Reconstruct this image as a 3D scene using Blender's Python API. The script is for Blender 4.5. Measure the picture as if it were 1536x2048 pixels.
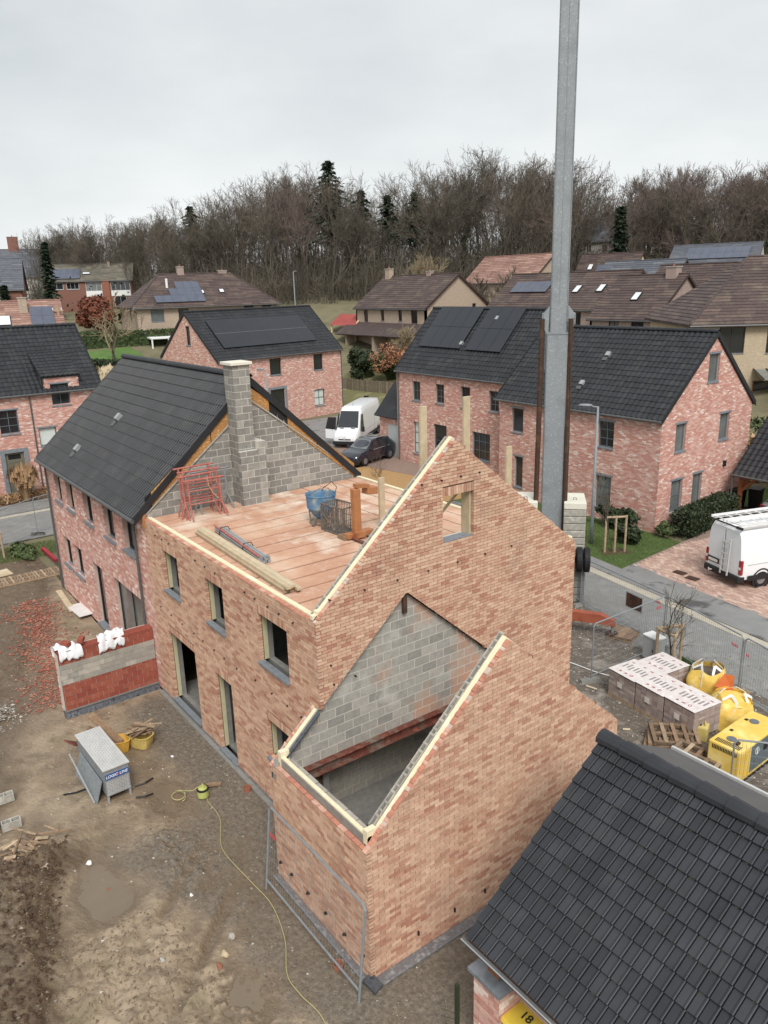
import bpy, math, random
import numpy as np
from mathutils import Vector, Matrix
from mathutils.geometry import tessellate_polygon
rnd = random.Random(7)
for o in list(bpy.data.objects): bpy.data.objects.remove(o)
SC = bpy.context.scene
COL = SC.collection
# ------------------------------------------------------------------ camera
CAMP = Vector((12.2645, -7.2111, 12.0221))
YAW, PITCH, ROLL = math.radians(143.8215), math.radians(-16.3106), math.radians(-1.5858)
_F = Vector((math.cos(YAW)*math.cos(PITCH), math.sin(YAW)*math.cos(PITCH), math.sin(PITCH)))
_R = Vector((math.sin(YAW), -math.cos(YAW), 0)); _U = _R.cross(_F)
_R2 = math.cos(ROLL)*_R+math.sin(ROLL)*_U; _U2 = -math.sin(ROLL)*_R+math.cos(ROLL)*_U
cd = bpy.data.cameras.new('camera'); cam = bpy.data.objects.new('camera', cd); COL.objects.link(cam)
cam.matrix_world = Matrix(((_R2.x,_U2.x,-_F.x,CAMP.x),(_R2.y,_U2.y,-_F.y,CAMP.y),(_R2.z,_U2.z,-_F.z,CAMP.z),(0,0,0,1)))
cd.sensor_fit = 'VERTICAL'; cd.sensor_height = 36; cd.lens = 1552.1/2048*36
cd.clip_start = .1; cd.clip_end = 3000
SC.camera = cam
# ------------------------------------------------------------------ sky, sun, exposure
SUN_EL, SUN_AZ = math.radians(48), math.radians(-28)      # azimuth in the ground plane, from +x
W = bpy.data.worlds.new('World'); SC.world = W; W.use_nodes = True
nt = W.node_tree; nt.nodes.clear(); L = nt.links.new
def N(t, **k):
    n = nt.nodes.new(t)
    for a, b in k.items(): setattr(n, a, b)
    return n
sky = N('ShaderNodeTexSky', sky_type='NISHITA', sun_disc=False, sun_elevation=SUN_EL, sun_rotation=math.pi/2-SUN_AZ, air_density=1.5, dust_density=3)
tc = N('ShaderNodeTexCoord'); mp = N('ShaderNodeMapping'); mp.inputs['Scale'].default_value = (1.0, 1.0, 2.6)
L(tc.outputs['Generated'], mp.inputs['Vector'])
no = N('ShaderNodeTexNoise'); no.inputs['Scale'].default_value = 1.6; no.inputs['Detail'].default_value = 6; no.inputs['Roughness'].default_value = .52
L(mp.outputs['Vector'], no.inputs['Vector'])
rp = N('ShaderNodeValToRGB'); rp.color_ramp.elements[0].position = .38; rp.color_ramp.elements[0].color = (3.35,3.52,3.6,1)
rp.color_ramp.elements[1].position = .64; rp.color_ramp.elements[1].color = (4.3,4.42,4.46,1)
L(no.outputs['Fac'], rp.inputs['Fac'])
mx = N('ShaderNodeMix', data_type='RGBA'); mx.inputs['Factor'].default_value = .94
sx = N('ShaderNodeSeparateXYZ'); L(tc.outputs['Generated'], sx.inputs['Vector'])
hm_ = N('ShaderNodeMapRange'); hm_.inputs['From Min'].default_value = .02; hm_.inputs['From Max'].default_value = .24; hm_.inputs['To Min'].default_value = 1.22; hm_.inputs['To Max'].default_value = 1
L(sx.outputs['Z'], hm_.inputs['Value'])                 # overcast: paler towards the horizon all round
vm = N('ShaderNodeVectorMath', operation='SCALE'); L(rp.outputs['Color'], vm.inputs[0]); L(hm_.outputs['Result'], vm.inputs['Scale'])
L(sky.outputs['Color'], mx.inputs['A']); L(vm.outputs['Vector'], mx.inputs['B'])
bg = N('ShaderNodeBackground'); bg.inputs['Strength'].default_value = .1
L(mx.outputs['Result'], bg.inputs['Color']); ow = N('ShaderNodeOutputWorld'); L(bg.outputs['Background'], ow.inputs['Surface'])
sl = bpy.data.lights.new('sun', 'SUN'); sl.energy = 1.5; sl.angle = math.radians(24); sl.color = (1,.97,.93)
so = bpy.data.objects.new('sun', sl); COL.objects.link(so)
so.rotation_euler = Vector((math.cos(SUN_AZ)*math.cos(SUN_EL), math.sin(SUN_AZ)*math.cos(SUN_EL), math.sin(SUN_EL))).to_track_quat('Z','Y').to_euler()
SC.view_settings.view_transform = 'Standard'; SC.view_settings.look = 'None'; SC.view_settings.gamma = 1
SC.view_settings.exposure = .98; SC.view_settings.use_curve_mapping = False
SC.render.engine = 'CYCLES'
# ------------------------------------------------------------------ materials
def lin(c, k=.12):
    r = [((x/255)/12.92 if x/255 <= .04045 else ((x/255+.055)/1.055)**2.4) for x in c]; g = .25*r[0]+.6*r[1]+.15*r[2]
    return tuple(x+(g-x)*k for x in r)+(1,)
def M(name, cols, scale=4, rough=.8, bump=0, bscale=40, metal=0, tone=None, spec=.4, stretch=(1,1,1), detail=5, vary=.25, pos=None, wet=None, coat=0, alpha=1, trans=0, const=False, nmix=None):
    """cols: list of sRGB colours. tone: colours indexed by the mesh attribute tone, modulated by noise; else by noise."""
    m = bpy.data.materials.new(name); m.use_nodes = True; t = m.node_tree; n = t.nodes; ln = t.links.new
    b = n['Principled BSDF']; b.inputs['Roughness'].default_value = rough; b.inputs['Metallic'].default_value = metal
    b.inputs['Specular IOR Level'].default_value = spec; b.inputs['Coat Weight'].default_value = coat
    b.inputs['Transmission Weight'].default_value = trans; b.inputs['Alpha'].default_value = alpha
    g = n.new('ShaderNodeNewGeometry'); mp = n.new('ShaderNodeMapping'); mp.inputs['Scale'].default_value = stretch
    ln(g.outputs['Position'], mp.inputs['Vector'])
    def noise(s, d=detail, r=.6):
        q = n.new('ShaderNodeTexNoise'); q.inputs['Scale'].default_value = s; q.inputs['Detail'].default_value = d; q.inputs['Roughness'].default_value = r
        ln(mp.outputs['Vector'], q.inputs['Vector']); return q.outputs['Fac']
    def ramp(cs, ps):
        r = n.new('ShaderNodeValToRGB'); e = r.color_ramp.elements
        while len(e) < len(cs): e.new(.5)
        for i, (c, p) in enumerate(zip(cs, ps)): e[i].position = p; e[i].color = lin(c)
        if const: r.color_ramp.interpolation = 'CONSTANT'
        return r
    nf = noise(scale)
    if tone:
        at = n.new('ShaderNodeAttribute'); at.attribute_name = 'tone'
        k = len(cols); r = ramp(cols, [i/(k if const else max(1, k-1)) for i in range(k)]); ln(at.outputs['Fac'], r.inputs['Fac'])
        hs = n.new('ShaderNodeHueSaturation'); mr = n.new('ShaderNodeMapRange')
        mr.inputs['From Min'].default_value = .3; mr.inputs['From Max'].default_value = .7
        mr.inputs['To Min'].default_value = 1-vary; mr.inputs['To Max'].default_value = 1+vary
        ln(nf, mr.inputs['Value']); ln(mr.outputs['Result'], hs.inputs['Value']); ln(r.outputs['Color'], hs.inputs['Color'])
        out = hs.outputs['Color']
    else:
        k = len(cols)
        r = ramp(cols if k > 1 else cols*2, pos or ([.3+.4*i/max(1, k-1) for i in range(k)] if k > 1 else [0, 1])); ln(nf, r.inputs['Fac']); out = r.outputs['Color']
    if nmix:                                       # (colour, scale, lo, hi): a second layer with its own patches
        for c, s, lo, hi in nmix:
            r2 = n.new('ShaderNodeMapRange'); r2.inputs['From Min'].default_value = lo; r2.inputs['From Max'].default_value = hi
            ln(noise(s, 6), r2.inputs['Value']); mm = n.new('ShaderNodeMix'); mm.data_type = 'RGBA'
            ln(r2.outputs['Result'], mm.inputs['Factor']); ln(out, mm.inputs['A']); mm.inputs['B'].default_value = lin(c); out = mm.outputs['Result']
    ln(out, b.inputs['Base Color'])
    if wet:                                        # roughness follows a slow noise
        r3 = n.new('ShaderNodeMapRange'); r3.inputs['From Min'].default_value = .4; r3.inputs['From Max'].default_value = .6
        r3.inputs['To Min'].default_value = wet[1]; r3.inputs['To Max'].default_value = rough
        ln(noise(wet[0], 3), r3.inputs['Value']); ln(r3.outputs['Result'], b.inputs['Roughness'])
    if bump:
        bp = n.new('ShaderNodeBump'); bp.inputs['Strength'].default_value = 1; bp.inputs['Distance'].default_value = bump
        ln(noise(bscale, 4), bp.inputs['Height']); ln(bp.outputs['Normal'], b.inputs['Normal'])
    m['b'] = 1
    return m
MT = {}
def mk(key, *a, **k): MT[key] = M(key, *a, **k)
mk('brick', [(220,182,152),(213,173,143),(206,163,134),(200,155,127),(190,140,113),(178,121,97),(185,131,106),(198,151,121)], scale=9, tone=1, vary=.16, bump=.004, bscale=70, rough=.9, nmix=[((168,138,116),.8,.55,.85)])
mk('mortar_dark', [(78,54,42),(98,70,54)], scale=6, rough=.95, bump=.004, bscale=60)
mk('pink_brick', [(206,149,133),(194,131,115),(214,165,149),(224,194,180),(232,211,199),(182,121,107),(220,182,166),(211,156,140)], scale=9, tone=1, vary=.15, rough=.9, nmix=[((222,190,180),.9,.55,.95)])
mk('pink_mortar', [(205,178,166),(188,158,146)], scale=5, rough=.95)
mk('brown_brick', [(120,78,68),(142,98,84),(104,70,60)], scale=14, rough=.9)
mk('block', [(172,166,154),(160,154,143),(150,145,135),(180,173,161),(142,138,130),(166,162,152)], scale=7, tone=1, vary=.14, bump=.004, bscale=90, rough=.95, nmix=[((172,164,150),1.3,.5,.75)])
mk('block_dusty', [(168,164,154),(158,154,144),(146,142,134),(176,170,160),(150,146,140)], scale=7, tone=1, vary=.14, bump=.004, bscale=90, rough=.95, nmix=[((196,146,116),.55,.5,.66),((205,200,190),.9,.56,.75)])
mk('block_mortar', [(204,199,188),(190,185,174)], scale=6, rough=.95)
mk('red_block', [(156,78,58),(146,70,52),(166,92,70)], scale=6, tone=1, vary=.14, rough=.9, bump=.003, bscale=50)
mk('tile', [(44,46,50),(38,40,44),(50,52,56)], scale=1.5, tone=1, vary=.2, rough=.5, spec=.35, bump=.002, bscale=30, nmix=[((70,72,66),1.2,.56,.85)])
mk('tile_moss', [(50,52,57),(43,45,50),(57,59,64)], scale=2.0, tone=1, vary=.2, rough=.5, spec=.35, bump=.002, bscale=40, nmix=[((64,68,60),1.7,.6,.95)])
mk('tile_moss_edge', [(86,92,58),(64,64,54)], scale=12, rough=.9)
mk('verge', [(34,35,38),(42,43,46)], scale=4, rough=.5)
mk('brown_tile', [(88,72,68),(76,62,60),(102,84,76)], scale=3, tone=1, vary=.2, rough=.7, nmix=[((116,108,90),.8,.55,.85)])
mk('red_tile', [(156,120,106),(138,102,90),(170,136,120)], scale=3, tone=1, vary=.2, rough=.75)
mk('slate', [(96,100,108),(84,88,96),(110,112,118)], scale=2, tone=1, vary=.15, rough=.6)
mk('grey_roof', [(112,106,92),(92,88,78),(126,120,104)], scale=1.2, tone=1, vary=.2, rough=.8)
mk('stone', [(112,120,128),(128,134,140),(100,108,116)], scale=4, rough=.6, bump=.002, bscale=40)
mk('frame_grey', [(96,104,110),(104,112,118)], rough=.5)
mk('frame_dark', [(38,38,40),(44,44,46)], rough=.45)
mk('frame_white', [(228,228,226),(216,216,214)], rough=.4)
mk('frame_brown', [(70,50,44),(60,44,40)], rough=.5)
mk('frame_oak', [(150,84,46),(134,72,40)], rough=.5)
mk('glass', [(30,33,37),(42,46,50)], scale=.8, rough=.06, spec=.9)
mk('glass_pale', [(120,126,124),(88,94,94)], scale=.9, rough=.1, spec=.8)
mk('glass_sky', [(226,230,232),(214,219,222)], scale=2, rough=.1, spec=.8)
mk('curtain', [(206,214,208),(188,198,192)], scale=3, rough=.8)
mk('solar', [(26,29,38),(32,35,44)], scale=.6, rough=.22, spec=.6)
mk('solar_old', [(88,92,108),(74,80,98)], scale=1, rough=.2, spec=.7)
mk('solar_line', [(96,98,102)], rough=.4)
mk('zinc', [(172,174,174),(150,153,155)], scale=2, rough=.45, metal=.15)
mk('zinc_dark', [(102,102,102),(88,88,90)], scale=2, rough=.5, metal=.3)
mk('galva', [(146,152,156),(134,140,145),(158,164,167)], scale=14, rough=.55, metal=.1, pos=[.36,.5,.64], nmix=[((118,124,128),1.2,.5,.85)])
mk('galva_dull', [(142,148,152),(124,130,134)], scale=9, rough=.55, metal=.1)
mk('alu', [(206,206,203),(188,188,185)], scale=5, rough=.4, metal=.15)
mk('concrete', [(176,172,160),(156,152,142),(190,186,174)], scale=4, rough=.9, bump=.004, bscale=50)
mk('concrete_white', [(226,222,206),(208,204,188)], scale=2, rough=.85)
mk('concrete_grey', [(140,138,132),(122,120,116)], scale=6, rough=.9, bump=.004, bscale=60)
mk('slab', [(214,184,158),(204,160,130),(192,142,112),(226,208,188)], scale=.6, tone=None, rough=.85, stretch=(1,1,1), detail=8, pos=[.34,.46,.56,.7], bump=.003, bscale=30, nmix=[((226,212,190),.45,.55,.75),((172,122,96),2.2,.6,.85)])
mk('insulation', [(234,222,186),(224,211,172),(240,231,202)], scale=4, rough=.85)
mk('foil', [(150,146,138),(128,124,118)], scale=8, rough=.5)
mk('osb', [(190,140,72),(160,108,52),(212,166,98)], scale=18, rough=.8, detail=2)
mk('timber', [(202,184,152),(190,170,136),(212,196,166)], scale=5, tone=1, vary=.14, rough=.8, stretch=(1,1,1), bump=.002, bscale=30)
mk('old_wood', [(150,122,94),(126,100,78),(172,148,118),(108,86,68),(186,164,134)], scale=9, tone=1, vary=.25, rough=.9, bump=.004, bscale=40)
mk('oak', [(158,96,52),(138,80,44)], scale=6, rough=.7, stretch=(4,4,1))
mk('rust', [(122,64,46),(98,52,40),(150,84,62)], scale=6, rough=.85, nmix=[((120,118,104),2.5,.5,.7)])
mk('rust_brown', [(86,58,42),(66,48,38),(104,72,50)], scale=3, rough=.8)
mk('orange', [(184,122,70),(166,106,60)], scale=3, rough=.55, nmix=[((150,84,48),4,.55,.75)])
mk('orange_red', [(172,90,60),(150,74,50)], scale=2, rough=.6, nmix=[((120,58,40),3,.55,.75)])
mk('red_metal', [(186,104,91),(168,90,79),(196,130,116)], scale=6, rough=.7, nmix=[((160,120,104),6,.55,.75)])
mk('red_paint', [(168,36,52),(150,30,44)], rough=.6)
mk('tag_red', [(214,64,76)], rough=.6)
mk('blue_metal', [(84,136,178),(66,112,154)], scale=4, rough=.6, nmix=[((150,160,156),3,.5,.7)])
mk('grime_metal', [(120,112,102),(98,92,84),(142,132,120)], scale=8, rough=.75)
mk('logo_blue', [(28,86,156)], rough=.4)
mk('paint_white', [(236,236,236)], rough=.5)
mk('yellow', [(240,204,72),(226,186,56)], scale=2, rough=.5, nmix=[((246,226,140),1.2,.5,.7),((150,120,52),5,.62,.8)])
mk('yellow_bag', [(243,207,86),(236,192,64),(248,222,124)], scale=3, rough=.6, bump=.01, bscale=8)
mk('orange_bag', [(224,116,30),(208,98,24)], scale=4, rough=.6)
mk('bin_yellow', [(232,200,14),(220,186,10)], scale=2, rough=.4)
mk('bin_black', [(24,25,28),(32,33,36)], rough=.45)
mk('tub', [(216,190,96),(196,168,84)], scale=4, rough=.55, nmix=[((160,140,90),3,.5,.7)])
mk('tub_bright', [(226,176,50),(206,156,44)], scale=4, rough=.55)
mk('jerry', [(216,196,110),(200,180,98)], scale=3, rough=.45)
mk('gen_grey', [(98,112,118),(88,101,107)], scale=2, rough=.5)
mk('cabinet_grey', [(186,190,190),(174,178,178)], rough=.5)
mk('white_metal', [(236,238,236),(226,228,226)], rough=.5)
mk('car_white', [(238,240,242),(230,232,235)], scale=.6, rough=.25, coat=.5)
mk('car_navy', [(20,22,36),(26,28,44)], scale=.6, rough=.18, coat=.8, spec=.7)
mk('car_silver', [(160,164,168),(150,154,158)], scale=.6, rough=.25, metal=.5, coat=.5)
mk('rubber', [(28,28,29),(38,38,39)], scale=8, rough=.8)
mk('trim_black', [(30,31,33),(38,39,41)], rough=.5)
mk('rim', [(170,172,176),(140,142,146)], rough=.3, metal=.7)
mk('lamp_red', [(168,24,34),(146,18,28)], rough=.2, spec=.7)
mk('lamp_clear', [(222,226,230)], rough=.15, spec=.8)
mk('plate', [(228,222,214)], rough=.5)
mk('ink_red', [(150,40,38)], rough=.5)
mk('ink_dark', [(124,116,116),(160,150,148)], scale=20, rough=.6)
mk('wrap', [(176,158,152),(154,136,130),(196,182,176)], scale=7, rough=.35, tone=1, vary=.12)
mk('wrap_top', [(228,220,216),(214,204,200),(236,230,228)], scale=9, rough=.35, nmix=[((196,176,172),5,.55,.75)])
mk('film_white', [(238,240,242),(220,224,228)], scale=6, rough=.3, bump=.02, bscale=9)
mk('film_black', [(56,58,62),(84,88,94),(38,40,44)], scale=7, rough=.3, bump=.02, bscale=9)
mk('film_grey', [(132,130,130),(106,105,108),(156,155,155)], scale=7, rough=.4, bump=.015, bscale=12)
mk('pump_green', [(186,192,104),(168,174,88)], rough=.5)
mk('hose_y', [(184,176,118),(166,158,104)], rough=.6)
mk('clay', [(156,100,76),(140,86,64)], scale=6, rough=.8)
mk('rubble', [(164,92,72),(148,80,64),(176,112,90),(146,120,104)], scale=6, tone=1, vary=.2, rough=.9)
mk('stonechip', [(160,152,140),(120,112,102),(196,190,178),(92,86,78)], tone=1, vary=.2, scale=8, rough=.9)
mk('gravel_chip', [(104,98,88),(84,78,70),(132,124,112),(70,65,58)], tone=1, vary=.25, scale=9, rough=.85)
mk('mud', [(124,106,84),(142,123,99),(158,139,114),(112,95,75)], scale=.55, rough=.75, detail=9, pos=[.36,.48,.6,.72], wet=(.45,.3), bump=.03, bscale=14, nmix=[((104,89,72),1.6,.54,.7),((170,152,128),2.6,.58,.74)])
mk('soil', [(72,54,40),(92,71,52),(58,44,33)], scale=3, rough=.95, detail=8, bump=.05, bscale=9, nmix=[((104,90,62),1.3,.55,.7)])
mk('gravel_base', [(112,102,89),(94,85,74),(128,117,103)], scale=5, rough=.85, detail=8, bump=.03, bscale=26, nmix=[((112,102,90),1.2,.55,.7)])
mk('site_gravel', [(126,115,103),(102,92,82),(152,142,130)], scale=3, rough=.9, detail=9, bump=.04, bscale=16, nmix=[((172,166,156),.7,.56,.7)])
mk('earth', [(104,100,72),(120,112,84),(90,88,62)], scale=.25, rough=.95, detail=8, bump=.03, bscale=6)
mk('water', [(116,101,81),(126,110,89)], scale=1, rough=.1, spec=.5)
mk('asphalt', [(140,140,137),(127,127,125),(150,149,146)], scale=1.4, rough=.8, detail=8, bump=.004, bscale=80, wet=(.5,.45), nmix=[((108,108,107),.7,.58,.7)])
mk('walk', [(136,136,134),(124,124,123)], scale=1.5, rough=.75, bump=.004, bscale=80, wet=(.6,.4), nmix=[((82,82,83),.55,.54,.6)])
mk('gutter', [(186,178,160),(168,160,144)], scale=3, rough=.85, bump=.003, bscale=60)
mk('paver', [(190,156,140),(178,142,126),(202,174,156),(166,132,118)], scale=3, tone=1, vary=.14, rough=.85)
mk('paver_joint', [(150,126,112),(134,112,100)], scale=4, rough=.9)
mk('yellow_gravel', [(186,148,92),(168,128,76),(200,166,112)], scale=20, rough=.95, detail=6, bump=.02, bscale=40)
mk('grass', [(78,98,44),(66,88,36),(92,110,54)], scale=.8, rough=.95, detail=9, bump=.03, bscale=30)
mk('lawn', [(84,104,46),(74,94,40),(96,114,56)], scale=.5, rough=.95, detail=8, bump=.03, bscale=20)
mk('grass_dry', [(124,120,76),(106,106,64),(142,132,92)], scale=.6, rough=.95, detail=9, bump=.04, bscale=9)
mk('blade', [(84,112,44),(66,94,34),(112,126,64)], tone=1, scale=4, vary=.2, rough=.8)
mk('leaf_dark', [(44,58,32),(34,48,26),(62,76,42),(28,40,22)], tone=1, scale=2, vary=.25, rough=.6)
mk('leaf_hedge', [(74,90,44),(58,76,36),(96,108,60)], tone=1, scale=2, vary=.25, rough=.7)
mk('leaf_rust', [(126,68,46),(104,54,38),(146,88,58)], tone=1, scale=2, vary=.2, rough=.8)
mk('leaf_peach', [(172,116,82),(150,98,70),(186,136,100)], tone=1, scale=2, vary=.2, rough=.8)
mk('leaf_ochre', [(148,128,78),(128,110,66),(166,146,96)], tone=1, scale=2, vary=.2, rough=.8)
mk('pampas', [(222,204,172),(206,182,144),(190,152,104)], tone=1, scale=2, vary=.15, rough=.9)
mk('dry_plant', [(166,132,92),(146,112,76),(186,156,116)], tone=1, scale=2, vary=.2, rough=.9)
mk('needle', [(58,72,52),(46,60,44),(70,84,58)], tone=1, scale=1, vary=.25, rough=.7)
mk('bark', [(90,84,68),(74,69,57),(104,97,80)], scale=2, rough=.95)
mk('twig', [(97,89,76),(84,77,66),(110,101,87)], tone=1, scale=.2, vary=.15, rough=.95)
mk('twig_red', [(110,94,86),(96,83,76),(120,104,95)], tone=1, scale=.2, vary=.15, rough=.95)
mk('twig_pale', [(150,134,104),(132,118,90)], tone=1, scale=.2, vary=.15, rough=.95)
mk('ivy', [(58,66,40),(46,56,34),(72,78,50)], tone=1, scale=1, vary=.2, rough=.8)
mk('tan_brick', [(180,160,140),(166,146,127),(192,173,153)], scale=7, rough=.9, detail=3, bump=.003, bscale=30)
mk('mauve_brick', [(170,150,139),(155,134,124),(184,165,153)], scale=8, rough=.9, detail=3, bump=.003, bscale=30)
mk('sand_brick', [(190,172,144),(178,159,131),(200,184,157)], scale=8, rough=.9, detail=3, bump=.003, bscale=30)
mk('white_wall', [(222,220,212),(208,206,198)], scale=1, rough=.85)
mk('cream_wall', [(228,212,160),(216,200,150)], scale=1, rough=.85)
mk('grey_wall', [(186,182,170),(172,168,158)], scale=1, rough=.85)
mk('door_grey', [(188,194,194),(180,186,186)], scale=1, rough=.5)
mk('door_olive', [(112,112,94),(104,104,88)], scale=1, rough=.5)
mk('fence_wood', [(130,116,98),(108,96,80),(148,134,114)], tone=1, scale=4, vary=.2, rough=.9)
mk('red_sheet', [(170,74,66),(152,60,54)], scale=1, rough=.6)
mk('interior', [(70,66,60),(58,55,50)], scale=2, rough=.95)

mk('batten', [(196,190,152),(180,172,134)], scale=3, rough=.8)
mk('clay_cut', [(196,132,106),(184,116,92),(206,160,138),(196,184,172)], scale=8, tone=1, vary=.2, rough=.9)

def ground_mat():
    m = M('site_ground', [(132,114,91),(147,128,104),(161,142,117),(120,103,82)], scale=.9, rough=.8, detail=10, pos=[.34,.47,.58,.7], bump=.035, bscale=11, nmix=[((112,96,77),2.2,.54,.72),((170,152,127),3.4,.58,.74),((120,110,80),.7,.58,.74)])
    t = m.node_tree; n = t.nodes; ln = t.links.new; b = n['Principled BSDF']; out = b.inputs['Base Color'].links[0].from_socket
    g = n.new('ShaderNodeNewGeometry')
    def noise(s, d=6):
        q = n.new('ShaderNodeTexNoise'); q.inputs['Scale'].default_value = s; q.inputs['Detail'].default_value = d; q.inputs['Roughness'].default_value = .65; ln(g.outputs['Position'], q.inputs['Vector']); return q.outputs['Fac']
    def layer(attr, cols, sc, k, out, w):
        a = n.new('ShaderNodeAttribute'); a.attribute_name = attr
        ad = n.new('ShaderNodeMath'); ad.operation = 'MULTIPLY_ADD'; ln(noise(k), ad.inputs[0]); ad.inputs[1].default_value = w; ln(a.outputs['Fac'], ad.inputs[2])
        mr = n.new('ShaderNodeMapRange'); mr.interpolation_type = 'SMOOTHSTEP'; mr.inputs['From Min'].default_value = .5+w*.5-.28; mr.inputs['From Max'].default_value = .5+w*.5+.28; ln(ad.outputs[0], mr.inputs['Value'])
        r = n.new('ShaderNodeValToRGB'); e = r.color_ramp.elements; e.new(.5)
        for i, c in enumerate(cols): e[i].position = .32+.18*i; e[i].color = lin(c)
        ln(noise(sc, 9), r.inputs['Fac']); mm = n.new('ShaderNodeMix'); mm.data_type = 'RGBA'; ln(mr.outputs['Result'], mm.inputs['Factor']); ln(out, mm.inputs['A']); ln(r.outputs['Color'], mm.inputs['B']); return mm.outputs['Result'], mr.outputs['Result']
    out, fg = layer('gravel', [(92,83,71),(112,102,88),(134,123,108)], 9, 2.5, out, .9)
    out, fs = layer('soil', [(72,57,43),(94,76,57),(114,97,70)], 4, 2.0, out, .8)
    out, fw = layer('wet', [(104,89,70),(114,98,78),(124,107,86)], 1.5, 3.0, out, .5)  # wet hollows, plus rut and crevice shade painted into the colour
    ln(out, b.inputs['Base Color'])
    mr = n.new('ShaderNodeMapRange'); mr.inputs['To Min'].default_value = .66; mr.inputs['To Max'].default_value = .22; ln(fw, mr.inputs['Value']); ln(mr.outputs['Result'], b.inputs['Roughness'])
    return m
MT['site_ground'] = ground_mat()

mk('clod', [(126,108,86),(112,96,76),(140,122,99)], tone=1, scale=6, vary=.2, rough=.8)

mk('block_grey', [(150,147,139),(138,135,128),(128,126,120),(158,154,146),(120,118,113),(144,141,135)], scale=7, tone=1, vary=.16, bump=.004, bscale=90, rough=.95)

mk('lawn_bright', [(92,124,52),(82,114,46),(104,134,62)], scale=.5, rough=.95, detail=8, bump=.03, bscale=20)
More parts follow.
